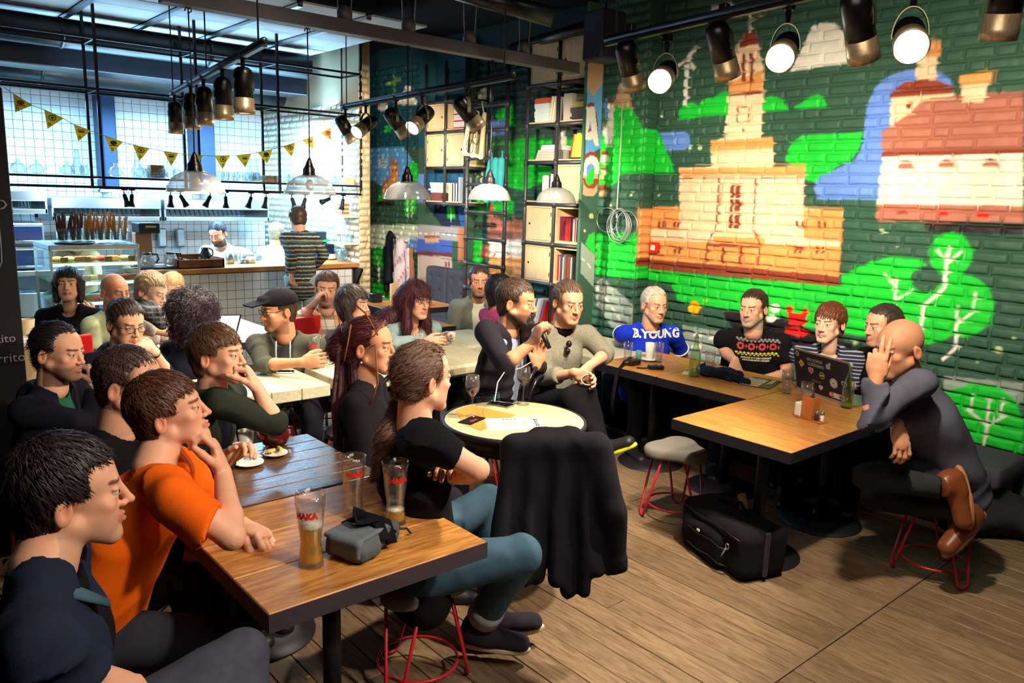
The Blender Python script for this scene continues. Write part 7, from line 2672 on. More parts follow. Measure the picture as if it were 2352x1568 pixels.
# ---------------------------------------------------------------- the audience and the panel
SC_ = M_SCALP = None
NAVY = cloth('navy_cotton', (17, 18, 31))
BLACKC = cloth('black_cotton', (14, 13, 20), var=0.1)
CHAR = cloth('charcoal', (56, 54, 60))
JEAN = cloth('blue_jeans', (62, 92, 112), bs=500, var=0.3, vs=9)
M_BEER = mat('beer', srgb(222, 150, 40), rough=0.1, trans=0.6, ior=1.33)
DJ = cloth('dark_denim', (30, 40, 62), bs=420, var=0.25, vs=10)
A = person('man in a dark denim jacket at the bottom left corner, seen over his shoulder', (158, 1135, 1.75), 122, 2, 0, byaw=112, lean=0, s=1.08, hs=1.08, nbo=(100, 1300, 0), la=((150, 1500, 1), (235, 1560, 1)), tone='fair', hc=(38, 28, 32), style='mid', top='jacket', tm=DJ, inner=BLACKC,
   ra=((70, 1480, -1), (205, 1545, 1)), rh=dict(d=(1, -.25, .1), n=(0, -1, .1), curl=(50, 60, 40), thumb=(30, 25)), tr=cloth('grey_jeans', (72, 76, 92), var=0.25), rleg=((520, 1590, 1), (500, 2000, 1)), lleg=((560, 1500, 1), (560, 1900, 1)), hh=.0034, hb=.011, cf=.009, nt=2600, stub=.25, seed=2, jaw=1.05, nose=1.5, hairkw=dict(front=.07), camp=.013)
addpart(A, 'collar', (lambda mb: (mb.tube([A['nb'] + A['br'] * .085 - A['tu'] * .0, A['nb'] + A['br'] * .075 + A['bf'] * .06 - A['tu'] * .03, A['nb'] + A['br'] * .03 + A['bf'] * .12 - A['tu'] * .09], [.022, .03, .018], 10, flat=.4), mb)[1])(MB()), cloth('denim_collar', (66, 96, 116), var=0.25))
B_ = person('man in a bright orange t-shirt resting his chin on his hand', (388, 945, 2.5), 104, 14, 4, byaw=88, lean=22, s=1.15, hs=1.04, nbo=(352, 1075, 0), tone='fair', hc=(84, 52, 34), style='mid', top='shirt', tm=cloth('orange_cotton', (244, 104, 14), var=0.08, bs=300), sleeve='short',
   ra=((532, 1232, 0), (512, 1085, 1), (398, 1135, -1)), rh=dict(d=(-.28, .95, 0), n=(-.9, -.25, .3), curl=((40, 70, 40), (50, 60, 40), (35, 40, 30), (30, 35, 25)), thumb=(52, 20), spread=5),
   la=((500, 1190, 1), (556, 1205, ('z', .80))), lh=dict(d=(.85, -.25, .3), n=(-.2, -1, 0), curl=(55, 70, 40), thumb=(25, 30)), tr=cloth('dark_grey_trousers', (48, 52, 62)), rleg=((545, 1470, 1), (545, 1900, 1)), lleg=((500, 1260, 1), (500, 1600, 1)), hh=.003, hb=.011, cf=.008, ht=.0038, nt=2400, seed=3, camp=.015, ffreq=20, jaw=1.05, build=1.08, torso=.56, hairkw=dict(front=.05, nape=-.085))
person('man with a small ponytail and goatee in a dark zipped hoodie, by the chalkboard', (134, 808, 3.7), 84, -3, 0, byaw=88, lean=8, s=1.12, tone='fair', hc=(34, 28, 34), style='slick', top='hoodie', tm=NAVY, inner=cloth('green_tee', (30, 90, 66)), ra=((212, 975, 1), (222, 885, 0)), rh=dict(d=(-.35, .9, 0), n=(-1, -.1, .1), curl=(60, 80, 50), thumb=(30, 30)),
  stub=.75, beardc=srgb(70, 50, 42), nt=900, seed=4, hairkw=dict(front=.085, extra=[]))
person('short haired man in black behind the man in orange, face hidden', (298, 882, 2.9), 92, -6, 0, lean=14, s=1.15, tone='fair', hc=(70, 48, 44), style='buzz', tm=BLACKC, fade=.6, nt=2200, seed=5, hh=.0036, hairkw=dict(front=.072))
G_ = person('man in thin glasses and a navy hooded jacket, fist against his mouth', (290, 742, 4.5), 55, -12, 0, byaw=60, lean=16, s=1.1, tone='fair', hc=(54, 36, 34), style='short', top='hoodie', tm=NAVY, la=((382, 858, 0), (352, 806, -1)), lh=dict(d=(-.85, .5, .1), n=(-.2, -.6, -.6), curl=(65, 80, 50)), glasses=True, fade=.5, nt=1100, seed=6, sleeve={'l': 'elbow', 'r': 'long'})
F_ = person('brown haired man in a dark green hoodie leaning his mouth on his fist', (500, 815, 3.5), 84, 4, 0, byaw=80, lean=18, s=1.15, hs=1.1, tone='fair', hc=(88, 60, 40), style='mid', top='hoodie', tm=cloth('dark_green_knit', (40, 46, 38)), inner=NAVY, ra=((632, 975, 0), (592, 893, 0), (505, 925, -1)), rh=dict(d=(-.45, .88, 0), n=(-.9, -.35, .1), curl=(70, 85, 55), thumb=(25, 40)),
   la=((475, 1062, 1), (520, 1058, ('z', .83))), lh=dict(d=(.75, .6, .2), n=(.5, -.5, .5), curl=(40, 50, 30)), sleeve={'r': 'elbow', 'l': 'long'}, nt=2000, seed=7, hh=.0036, ht=.004, hairkw=dict(front=.045))
W1_ = person('woman with a dark bob in a black dress, sitting by the display case', (157, 655, 6.3), 22, 12, 0, byaw=15, lean=0, s=1.12, tone='fair', fem=1, hc=(40, 22, 28), style='bob', tm=BLACKC, la=((236, 785, 1), (214, 720, -1)), lh=dict(d=(-.8, .6, 0), n=(0, -.5, -.8), curl=(15, 20, 15), spread=8), sleeve={'l': 'elbow', 'r': 'long'}, neck=.054, nt=800, seed=8, hh=.005, lips=(170, 70, 66), hairkw=dict(front=.06))
person('bald man with stubble in a pale green t-shirt behind the man in glasses', (264, 670, 5.9), 60, -5, 0, byaw=70, lean=10, s=1.1, tone='warm', hc=(120, 90, 76), style='bald', tm=cloth('pale_green_tee', (178, 188, 150)), fade=.25, stub=.3, sleeve='short', seed=9, hh=.005)
K = person('short blond haired person in a white t-shirt with a black plaid scarf', (348, 668, 5.7), 78, -18, 0, byaw=75, lean=22, s=1.1, tone='pale', fem=.4, hc=(150, 130, 104), style='mid', tm=cloth('white_tee', (216, 212, 200), var=0.06), sleeve='short', ra=((400, 765, 0), (440, 762, 1)), seed=10, nt=900, hh=.005, hairkw=dict(front=.06, side=.0))
sc1 = plaid('scarf_plaid', srgb(28, 28, 34), srgb(120, 124, 130), srgb(70, 72, 80), 30)
v, f = surf([cap(DD(322, 692, 5.72), DD(345, 722, 5.5), .045, .05, .02), cap(DD(345, 722, 5.5), DD(372, 745, 5.5), .05, .04, .02), cap(DD(345, 700, 5.6), DD(368, 718, 5.5), .04, .035, .02)], .008, disp=folds(V(.3, .3, 1), 70, .006, 3))
link('scarf', fast_mesh('scarf', v, f, sc1, None, K['o']), K['t'])
person('fair haired boy in glasses and a white t-shirt looking down', (397, 662, 6.2), 12, -28, 0, byaw=20, lean=12, s=.92, hs=1.0, tone='pale', hc=(176, 140, 96), style='short', tm=cloth('white_tee', (216, 212, 200), var=0.06), sleeve='short', glasses=True, la=((432, 720, 0), (440, 735, -1)), seed=11, nt=700, hh=.005, fem=.3)
CU = person('person with big dark curly hair seen from behind, in front of the laptop', (452, 728, 5.0), 158, -10, 0, byaw=150, lean=12, s=1.1, hs=1.12, tone='fair', fem=.5, hc=(34, 18, 32), style='curly', tm=NAVY, seed=12, nt=3400, hh=.005, hairkw=dict(amp=.010, extra=[cap(DD(440, 770, 5.0), DD(446, 800, 5.0), .1, .07, .04)]))
M12 = person('man in a black lettered cap and grey hoodie holding a glass of beer', (640, 712, 5.15), -48, -4, 0, byaw=8, lean=14, s=1.12, tone='warm', hc=(60, 40, 32), style='short', top='hoodie', tm=cloth('grey_green_fleece', (78, 80, 72)), inner=CHAR, ra=((606, 838, -1), (694, 832, -1)), rh=dict(d=(.9, .1, .1), n=(.3, 0, -.9), curl=(30, 45, 30), thumb=(40, 30), spread=6),
    la=((725, 812, 1), (660, 838, -1)), lh=dict(d=(-1, .1, 0), n=(0, -1, 0), curl=(15, 20, 12)), glasses=True, stub=.5, sleeve={'r': 'elbow', 'l': 'half'}, seed=13, nt=400)
c, M, h_ = M12['c'], M12['M'], M12['hs']
Tq = M12['T']
v, f = surf([ell(Tq(0, -.012, .052), V(.092, .108, .08) * h_, M, .02), cap(Tq(-.03, .09, .07), Tq(.03, .09, .07), .02 * h_, None, .03), dict(t='pl', c=Tq(0, 0, .036), n=-M[:, 2], k=.006, op='i'), rbox(Tq(0, .135, .056), V(.062, .055, .005) * h_, M @ np.array(Matrix.Rotation(-.15, 3, 'X')), .015, rd=.004)], .005)
capo = link('cap', fast_mesh('cap', v, f, BLACKC, None, M12['o']), M12['t'])
lv, lf = text_mesh('PROBLEM', .036 * h_, 0, .002)
pts_ = []
for a in lv:
 th = a[0] / (.105 * h_) * 1.0 + .25
 e_ = math.sin(th), math.cos(th)
 zz_ = .062 * h_ + a[1]
 k_ = math.sqrt(max(.05, 1 - ((zz_ / h_ - .052) / .083) ** 2))
 pts_.append(c + M @ V(.0945 * h_ * k_ * e_[0], (-.012 + .1125 * k_ * e_[1]) * h_, zz_) - M12['o'])
mb = MB()
mb.add(pts_, lf)
mb.obj('lettering', mat('white_stitch', srgb(226, 224, 216), rough=0.9), capo)
mb = MB()
for q in (-1, 1):
 a0 = M12['nb'] + M12['br'] * q * .045 + M12['bf'] * .10 - M12['tu'] * .02
 mb.tube([a0, a0 + M12['bf'] * .045 - M12['tu'] * .08, a0 + M12['bf'] * .04 - M12['tu'] * .19], .004, 6)
addpart(M12, 'drawstring', mb, mat('cord_white', srgb(206, 204, 192), rough=0.9))
person('young man in a checked shirt leaning his ear on his hand', (751, 664, 6.3), 12, 0, -4, byaw=10, lean=4, s=1.1, tone='fair', hc=(84, 60, 42), style='mid', top='shirt', tm=plaid('checked_flannel', srgb(206, 200, 184), srgb(54, 64, 84), srgb(214, 140, 60), 9), ra=((700, 722, 0), (722, 698, -1)), rh=dict(d=(.5, .85, 0), n=(.9, .1, -.2), curl=(45, 60, 35)), stub=.6, seed=14, nt=800, hh=.005, fdir=(.3, 0), sleeve={'r': 'elbow', 'l': 'long'})
person('dark haired woman in a grey jacket, chin on her hand', (812, 700, 5.7), 72, 3, 0, byaw=70, lean=16, s=1.08, tone='fair', fem=1, hc=(52, 40, 40), style='bob', top='jacket', tm=CHAR, la=((860, 790, 0), (848, 735, 0)), lh=dict(d=(-.4, .9, 0), n=(-.8, -.3, 0), curl=(60, 70, 40)), seed=15, nt=900, hh=.005, neck=.052, hairkw=dict(front=.05))
D_ = person('woman with dark red dreadlocks tied up with twigs, in a black jacket', (850, 795, 3.75), 80, 2, 0, byaw=88, lean=2, s=1.12, tone='warm', fem=.7, hc=(72, 30, 32), style='slick', top='jacket', tm=cloth('black_soft', (20, 18, 24)), seed=16, nt=1200, hh=.0036, neck=.052, fade=.35, hairkw=dict(front=.08, side=.012, amp=.004, extra=[ell(DD(782, 800, 3.78), V(.062, .062, .075), None, .02), ell(DD(790, 770, 3.78), V(.04, .04, .035), None, .02)]))
dm = mat('dreadlock', srgb(62, 26, 32), rough=0.8, var=0.4, vscale=80, bump=0.6, bscale=160)
r_ = np.random.default_rng(5)
mb = MB()
for i in range(34):
 x0, y0 = r_.uniform(772, 822), r_.uniform(790, 850)
 x1 = 768 + (x0 - 772) * .8 + r_.uniform(-8, 12)
 y1 = r_.uniform(960, 1120)
 d0 = 3.78 + r_.uniform(-.06, .09)
 pts = [DD(x0 + (x1 - x0) * q + 3 * math.sin(i + 6 * q), y0 + (y1 - y0) * q, d0 - .08 * q) for q in np.linspace(0, 1, 7)]
 mb.tube(pts, [.012, .012, .011, .011, .010, .009, .005], 6)
addpart(D_, 'dreadlocks', mb, dm)
for i, pp in enumerate(([(790, 830), (800, 780), (806, 745)], [(868, 770), (840, 720), (818, 700)], [(886, 735), (858, 772), (832, 776)], [(850, 930), (868, 880), (862, 790)], [(784, 760), (778, 730)])):
 mb = MB()
 mb.tube([DD(x, y, 3.62 if i != 3 else 3.6) for x, y in pp], .004, 6)
 addpart(D_, 'twig' if i != 3 else 'thin_braid', mb, mat('twig', srgb(120, 66, 40), rough=0.8))
mb = MB()
mb.ball(D_['T'](.088, -.01, -.055), .008, 6)
addpart(D_, 'earring', mb, M_STEEL)
RH = person('woman with long dark red hair and a fringe in a pale denim shirt', (955, 690, 5.85), 48, -2, 0, byaw=35, lean=12, s=1.12, tone='fair', fem=1, hc=(70, 26, 34), style='long', top='shirt', tm=cloth('pale_denim', (140, 164, 166), bs=400, var=0.2), ra=((905, 788, -1), (975, 785, 0)), la=((1000, 775, 1), (1010, 782, 0)), rh=dict(d=(1, .05, 0), n=(0, -.2, -1), curl=(25, 30, 20)), lh=dict(d=(.8, .1, .3), n=(.2, 0, 1), curl=(30, 35, 25)),
   seed=17, nt=2200, hh=.0045, neck=.05, neckline=1.6, hairkw=dict(front=.03, extra=[cap(DD(895, 730, 5.9), DD(870, 790, 5.85), .08, .05, .05)]))
mb = MB()
for i in range(5):
 mb.box(RH['nb'] + RH['bf'] * .11 - RH['tu'] * .085 - RH['br'] * (.035 - .017 * i) - V(.007, .007, .02), RH['nb'] + RH['bf'] * .11 - RH['tu'] * .085 - RH['br'] * (.035 - .017 * i) + V(.007, .007, .02), .002)
addpart(RH, 'necklace', mb, M_CREAMP)
PT = person('long haired man with a ponytail in a black t-shirt and rolled blue jeans', (970, 868, 2.95), 130, -2, 0, byaw=112, lean=-2, s=1.15, hs=1.1, torso=.54, tone='fair', hc=(92, 64, 50), style='slick', tm=BLACKC, sleeve='short', ra=((1098, 1078, 0), (1025, 1098, 1), (968, 1005, -1)), la=((1060, 1090, 1), (1040, 1075, -1)), rh=dict(d=(-.9, 0, -.4), n=(0, -.3, -1), curl=(40, 40, 30)), tr=JEAN,
   rleg=((1200, 1270, 0), (1105, 1425, 1)), lleg=((1120, 1150, 1), (1130, 1400, 1)), shoes=dict(m=mat('navy_suede', srgb(34, 30, 46), rough=0.95, bump=0.3), sole=mat('cream_sole', srgb(206, 190, 160), rough=0.7), d=((1, -.12, .05), (1, .1, 0))), hh=.0032, ht=.004, hb=.011, cf=.0085, nt=3600, seed=18, camp=.013,
   hairkw=dict(front=.085, side=.0, extra=[cap(DD(915, 935, 3.0), DD(895, 1000, 2.98), .032, .04, .03), cap(DD(895, 1000, 2.98), DD(868, 1090, 2.98), .04, .02, .03)], nape=-.06))
mb = MB()
A_, K_ = PT['legs']['r'][2], PT['legs']['r'][1]
u_ = unit(K_ - A_)
mb.cyl(A_ + u_ * .03, A_ + u_ * .10, .071, .07, n=28)
addpart(PT, 'rolled_cuff', mb, cloth('cuff_denim', (148, 152, 150), bs=500))
person('young man in an open grey hoodie over a white printed t-shirt', (1100, 645, 7.1), 10, -3, 0, byaw=5, lean=0, s=1.12, tone='warm', hc=(56, 40, 34), style='short', top='hoodie', tm=cloth('heather_grey', (116, 122, 112)), inner=cloth('white_tee2', (214, 212, 188), var=0.05), fade=.5, stub=.5, seed=19, nt=600, hh=.0055)
person('dark haired person in pink, half hidden behind the man with the microphone', (1150, 668, 6.5), 118, -2, 0, lean=6, s=1.05, tone='warm', fem=1, hc=(34, 20, 28), style='bob', tm=cloth('pink_knit', (190, 66, 110)), seed=20, nt=800, hh=.0055)
MC = person('bearded man in a dark hoodie speaking into a black microphone', (1186, 694, 4.75), 74, -4, 0, byaw=62, lean=10, s=1.14, tone='warm', hc=(66, 48, 38), style='short', top='hoodie', tm=cloth('charcoal_fleece', (34, 31, 40)), inner=cloth('pale_blue_tee', (150, 158, 186)), ra=((1158, 838, -1), (1222, 788, 0), (1118, 762, -1)), rh=dict(d=(.45, .9, .1), n=(.7, -.5, -.5), curl=(50, 70, 45), thumb=(20, 45)),
   la=((1240, 850, 1), (1232, 838, -1)), lh=dict(d=(.2, .9, 0), n=(-.3, 0, 1), curl=(20, 30, 20)), tr=cloth('dark_shorts', (50, 52, 50)), legs='shorts', rleg=((1318, 985, 0), (1345, 1120, 1)), sleeve={'r': 'elbow', 'l': 'long'}, fade=.55, stub=.8, beardc=srgb(52, 36, 30), seed=21, nt=1600, hh=.004, jaw=1.12, build=1.1, gseat=True)
T_ = MC['T']
hair_mesh(MC['t'], MC['M'], MC['c'], MC['hs'], 'none', srgb(44, 30, 26), .005, 33, MC['o'], nt=1100, name='beard', extra=[ell(T_(0, .07, -.105), V(.04, .034, .035) * 1.14, MC['M'], .02), ell(T_(0, .068, -.15), V(.028, .024, .045) * 1.14, MC['M'], .02)] + [cap(T_(q * .056, .01, -.06), T_(q * .03, .06, -.1), .014, .022, .02) for q in (-1, 1)] + [cap(T_(0, .1, -.052), T_(q * .03, .084, -.072), .007, .007, .008) for q in (-1, 1)] + [ell(T_(0, .108, -.068), V(.02, .012, .008) * 1.14, MC['M'], .006, 's')], ln=.03, flowv=lambda p: np.tile(-MC['M'][:, 2] + .3 * MC['M'][:, 1], (len(p), 1)))
KN = person('man in a grey knitted sweater with a black skull pattern, hands clasped', (1305, 694, 5.1), 28, -8, 0, byaw=22, lean=8, sl=-6, s=1.12, tone='fair', hc=(96, 76, 60), style='short', top='knit', tm=cloth('grey_marl', (142, 140, 126), bs=220, bump=0.7, var=0.3, vs=120), ra=((1252, 868, 0), (1322, 856, -1)), la=((1392, 812, 0), (1352, 842, -1)), rh=dict(d=(.9, -.3, .2), n=(0, -.5, .8), curl=(40, 45, 30)),
   lh=dict(d=(-.35, -.9, .2), n=(-.6, 0, -.7), curl=(22, 30, 18), spread=6), sleeve={'r': 'half', 'l': 'elbow'}, tr=BLACKC, rleg=((1310, 915, -1), (1378, 1010, 0)), lleg=((1345, 900, -1), (1400, 1100, 1)), shoes=dict(d=((.75, .35, .4), (0, -.3, 1)), sole=mat('lime_sole', srgb(206, 206, 40), rough=0.6)), fade=.6, seed=22, nt=1100, hh=.0042, hairkw=dict(front=.075, side=.02, amp=.004), hoodup=False)
mb = MB()
for q in (0, 1):
 p0 = KN['nb'] + KN['bf'] * .145 - KN['tu'] * (.09 + .05 * q)
 mb.ball(p0, (.02, .02, .022), 8)
addpart(KN, 'hanging_sunglasses', mb, M_FRAME)
mb = MB()
mb.tube([DD(1352 + 17 * math.cos(a), 872 + 12 * math.sin(a), 4.86) for a in np.linspace(0, 6.28, 22)[:-1]], .0045, 6, closed=True)
addpart(KN, 'bead_bracelet', mb, M_CREAMP)
mb = MB()
mb.cyl(KN['nb'] - KN['tu'] * .035, KN['nb'] + KN['tu'] * .012, .078, .068, n=24)
addpart(KN, 'collar', mb, BLACKC)
BL = person('grey haired man in a bright blue t-shirt with white lettering', (1503, 700, 6.1), 22, -4, 0, byaw=12, lean=10, s=1.15, hs=1.1, tone='fair', hc=(186, 180, 168), style='short', tm=cloth('royal_blue', (24, 52, 196), var=0.08), sleeve='short', ra=((1424, 768, 1), (1466, 790, -1)), la=((1572, 822, 1), (1506, 806, -1)), lh=dict(d=(-1, 0, 0), n=(0, -1, 0)), rh=dict(d=(1, -.2, 0), n=(0, -1, 0)), seed=23, gseat=False, nt=900, hh=.0046, stub=.35, browc=srgb(110, 90, 76), hairkw=dict(front=.08), fade=.3)
M_WPR = mat('white_print', srgb(226, 226, 222), rough=0.8)
on_cloth(BL, 'B.YOUNG', .088, (1510, 768), None, M_WPR, .004)
mb = MB()
mb.tube([BL['nb'] - BL['tu'] * .012 + (BL['br'] * math.cos(a) * .082 + BL['bf'] * (math.sin(a) * .082 + .005)) - BL['tu'] * .028 * math.sin(a) for a in np.linspace(0, 6.28, 29)[:-1]], .009, 8, closed=True)
addpart(BL, 'neck_trim', mb, M_WPR)
for k in 'rl':
 S_, E_, W_ = BL['arms'][k]
 mb = MB()
 mb.cyl(S_ + (E_ - S_) * .63, S_ + (E_ - S_) * .68, .073, .073, n=24)
 addpart(BL, 'sleeve_trim', mb, M_WPR)
EM = person('dark haired man with a grey beard in a black t-shirt with an embroidery print', (1730, 708, 5.7), -42, -2, 0, byaw=-14, lean=6, s=1.16, hs=1.1, tone='fair', hc=(52, 36, 32), style='short', tm=BLACKC, sleeve='short', ra=((1664, 806, 0), (1688, 830, -1)), la=((1808, 860, 0), (1745, 872, -1)), rh=dict(d=(-.1, -.9, .3), n=(-.2, -.2, -1), curl=(20, 30, 20), spread=6), seed=24, gseat=False, nt=1300, hh=.0042, stub=.9, beardc=srgb(168, 150, 136), browc=srgb(50, 36, 30), build=1.12, hairkw=dict(front=.075))
# embroidery panel: rows of small diamonds and zigzags
dm_ = {'red': srgb(178, 60, 62), 'grey': srgb(120, 124, 116), 'yel': srgb(190, 176, 70), 'pale': srgb(200, 196, 176)}
pat = {k: ([], []) for k in dm_}
def dia(k, x, y, w, h):
 v, f = pat[k]
 n = len(v)
 v += [(x - w, y, 0), (x, y - h, 0), (x + w, y, 0), (x, y + h, 0)]
 f.append((n, n + 1, n + 2, n + 3))
for i in range(11):
 x = -.14 + i * .028
 dia('grey', x, .062, .013, .010)
 dia('grey', x + .014, .050, .012, .008)
 dia('yel', x, -.034, .0135, .009)
 dia('yel', x + .014, -.046, .010, .006)
for i in range(4):
 x = -.114 + i * .076
 for a in range(8):
  q = a * math.pi / 4
  dia('red', x + .019 * math.cos(q), .012 + .019 * math.sin(q), .0105, .0105)
 dia('red', x + .038, .012, .007, .018)
for k, (v, f) in pat.items():
 on_cloth(EM, '', 0, (1738, 800), None, mat('thread_' + k, dm_[k], rough=0.9), name='embroidery_print', geo=(v, f))
BA = person('woman with short auburn hair and a fringe in a navy striped top', (1905, 742, 5.2), -48, 0, 0, byaw=-20, lean=4, s=1.08, tone='pale', fem=1, hc=(98, 50, 30), style='mid', tm=stripes('breton_stripes', [(0, srgb(24, 28, 52)), (.66, srgb(150, 156, 176))], 2, 42), sleeve='elbow', la=((1965, 880, 0), (1925, 905, -1)), ra=((1850, 860, 0), (1880, 895, -1)), seed=25, gseat=False, nt=1500, hh=.0042, neck=.05, neckline=1.5, hairkw=dict(front=.036, side=.005), lips=(176, 84, 80))
person('dark haired man in profile, mostly behind the bald man', (2028, 748, 5.0), -76, -4, 0, lean=6, s=1.1, tone='fair', hc=(54, 42, 40), style='short', tm=BLACKC, seed=26, gseat=False, nt=1100, fade=.4, stub=.3, hairkw=dict(front=.075))
BD = person('bald man in a grey long sleeved shirt, hand at his temple, on a stool', (2066, 800, 3.85), -70, -10, 0, byaw=-72, lean=34, s=1.17, hs=1.17, tone='warm', hc=(120, 84, 70), style='bald', top='shirt', tm=cloth('slate_jersey', (82, 84, 100), bs=350), la=((1998, 968, -1), (2012, 868, 0), (2118, 878, -1)), lh=dict(d=(.02, 1, .1), n=(.5, 0, -.9), curl=((14, 12, 8), (16, 16, 10), (62, 80, 40), (70, 85, 50)), thumb=(20, 50), spread=7),
   ra=((2066, 915, ('d', 3.98)), (2060, 978, ('d', 3.74))), rh=dict(d=(.15, -.95, .2), n=(-.2, -.3, -1), curl=(24, 30, 20), thumb=(30, 20), spread=6), tr=cloth('black_jeans', (44, 46, 48), var=0.25), lleg=((1995, 1095, -1), (2168, 1118, 0)), rleg=((2010, 1140, 0), (2212, 1175, -1)),
   shoes=dict(m=mat('tan_leather', srgb(122, 66, 38), rough=0.3, var=0.2, vscale=20), sole=mat('gum_sole', srgb(168, 120, 84), rough=0.7), d=((-.72, -.68, .1), (.12, -1, .1)), u=((-.6, .7, .3), (-1, 0, .25))), hh=.0034, ht=.0038, hb=.011, cf=.0085, seed=27, camp=.012, stub=.25, nbo=None, gseat=True, build=1.06)
for tx_, w_, y_ in (('DITSCHE W V DEN UKRAINY', .0165, -.066), ('DAS KONSERVIERTE A UKRAJINE', .013, -.082)):
 v, f = text_mesh(tx_, w_, 0, .0006)
 v = v + V(0, y_, 0)
 on_cloth(EM, '', 0, (1738, 800), None, mat('thread_pale', dm_['pale'], rough=0.9), name='lettering', geo=(v, f))
# staff and the customer at the counter
CK = person('bearded cook in a white polo shirt working behind the counter', (500, 536, 9.0), -4, -24, 0, byaw=0, lean=8, s=1.1, tone='fair', hc=(34, 34, 44), style='short', tm=cloth('white_polo', (222, 226, 224), var=0.04), sleeve='short', la=((575, 585, 1), (540, 590, -1)), ra=((462, 610, 1), (520, 600, -1)), stand=True, stub=.9, beardc=srgb(40, 30, 30), seed=28, hh=.006, hb=.016, ht=.006, nt=350, fade=.5)
person('cook with pale hair in a white t-shirt, back to the room', (636, 536, 9.4), 165, -8, 0, byaw=160, lean=4, s=1.06, tone='fair', hc=(150, 150, 130), style='short', tm=cloth('white_polo', (222, 226, 224), var=0.04), sleeve='short', stand=True, seed=29, hh=.006, hb=.016, ht=.006, nt=350)
FI = [(0, srgb(28, 48, 70)), (.12, srgb(170, 160, 120)), (.19, srgb(30, 56, 76)), (.30, srgb(60, 100, 110)), (.37, srgb(150, 130, 80)), (.44, srgb(24, 34, 46)), (.56, srgb(186, 182, 160)), (.62, srgb(34, 60, 72)), (.74, srgb(120, 124, 116)), (.80, srgb(26, 40, 58)), (.92, srgb(140, 120, 70))]
ST = person('young man in a patterned knit sweater and pale jeans standing at the counter', (684, 502, 8.35), -150, -18, 0, byaw=-165, lean=4, s=.98, hs=1.04, sw=.15, tone='fair', hc=(70, 52, 40), style='mid', top='knit', tm=stripes('fair_isle', FI, 2, 4.6, wob=.10), ra=((745, 585, 0), (722, 612, 1)), la=((670, 590, -1), (668, 630, 0)), lh=dict(d=(0, -1, 0), n=(1, 0, 0), curl=(40, 50, 30)), stand=True, tr=cloth('pale_jeans', (150, 160, 156), var=0.15), seed=30, hh=.0055, hb=.014, nt=500)
person('server in a beige shirt seen through the display case', (168, 548, 9.0), 6, -30, 0, lean=6, s=1.05, tone='fair', hc=(60, 44, 36), style='short', tm=cloth('beige_shirt', (196, 178, 130)), stand=True, seed=31, hh=.007, hb=.018, ht=.007, nt=200)
# ---------------------------------------------------------------- things on the tables
M_CLEAR = glassmat('clear_glass', (.97, .98, .98), body=.02, gain=1.3)
M_GREENG2 = glassmat('green_glass', (.88, .96, .84), body=.03, bodycol=(.5, .75, .45))
M_BEERL = glassmat('beer_liquid', (.98, .66, .12), body=.6, bodycol=(1, .56, .05))
M_FOAM = mat('beer_foam', srgb(244, 236, 214), rough=0.9, bump=0.3)
M_RPR = mat('red_print', srgb(214, 34, 30), rough=0.6)
M_WINE = mat('red_wine', srgb(52, 10, 22), rough=0.1)
M_WATER = glassmat('water', (.92, .95, .95), body=.05)
def on(px, py, z=TOP):
 return Z(px, py, z)
def hgt(base, py):
 """Height of a point above base that shows at picture row py."""
 lo, hi = 0.0, 0.6
 for _ in range(30):
  m = (lo + hi) / 2
  p = R.T @ (base + V(0, 0, m) - CAM)
  if CY - FPX * p[1] / -p[2] > py:
   lo = m
  else:
   hi = m
 return lo
def vessel(nm, lab, cat, base, prof, m, n=28, group=None, liquid=None, lm=None, part='glass'):
 t = thing(nm, lab, cat, base, 0, group)
 mb = MB()
 mb.lathe(prof, n=n)
 mb.obj(part, m, t)
 if liquid:
  mb = MB()
  mb.lathe(liquid, n=n)
  mb.obj('drink', lm, t)
 return t
def beer(px, py, ptop, lab, lvl, foam=0):
 b = on(px, py)
 h = hgt(b, ptop)
 r = lambda z: 1.2 * (.030 - .006 * min(z / h / .35, 1) + .013 * max(0, (z / h - .35) / .65) ** .8) * h / .215
 zs = [0, .02, .1, .25, .35, .5, .65, .8, 1.0]
 out = [(r(z * h), z * h) for z in zs]
 inn = [(r(z * h) - .0022, z * h) for z in zs[::-1] if z > .1]
 t = vessel('beer_glass', lab, 'glass', b, out + inn + [(r(.06 * h) - .004, .055 * h)], M_CLEAR, 32)
 if lvl:
  zz = [.06] + [q for q in (.1, .25, .35, .5, .65) if q < lvl] + [lvl]
  mb = MB()
  mb.lathe([(r(z * h) - .003, z * h) for z in zz], n=32)
  mb.obj('beer', M_BEERL, t)
  mb = MB()
  mb.lathe([(r(lvl * h) - .003, lvl * h), (r((lvl + max(foam, .012)) * h) - .003, (lvl + max(foam, .012)) * h)], n=32)
  mb.obj('foam', M_FOAM, t)
 # red printed word on the side that faces the room
 rr = r(.74 * h) + .0006
 v, f = text_mesh('HAKA', .026, 0, .0022)
 d = unit(V(-.55, -.8, 0)) if px > 760 else unit(V(-.5, -.86, 0))
 a0 = math.atan2(d[1], d[0]) + (-.25 if px < 760 else .35)
 mb = MB()
 for dz, sh in ((0, 0), ):
  mb.add([(rr * math.cos(a0 + a[0] / rr), rr * math.sin(a0 + a[0] / rr), .74 * h + a[1] + dz) for a in v], f)
 mb.box((rr * math.cos(a0) - .0, 0, 0), (rr * math.cos(a0), 0, 0))
 mb.obj('red_lettering', M_RPR, t)
 return t
beer(715, 1296, 1132, 'tall glass two thirds full of beer with foam, beside the camera bag', .52, .07)
beer(812, 1184, 1046, 'tall empty beer glass standing behind the camera bag', 0)
beer(908, 1200, 1058, 'tall beer glass with a little beer left, near the man in jeans', .22)
beer(723, 846, 775, 'half full beer glass held by the man in the cap', .5, .02)
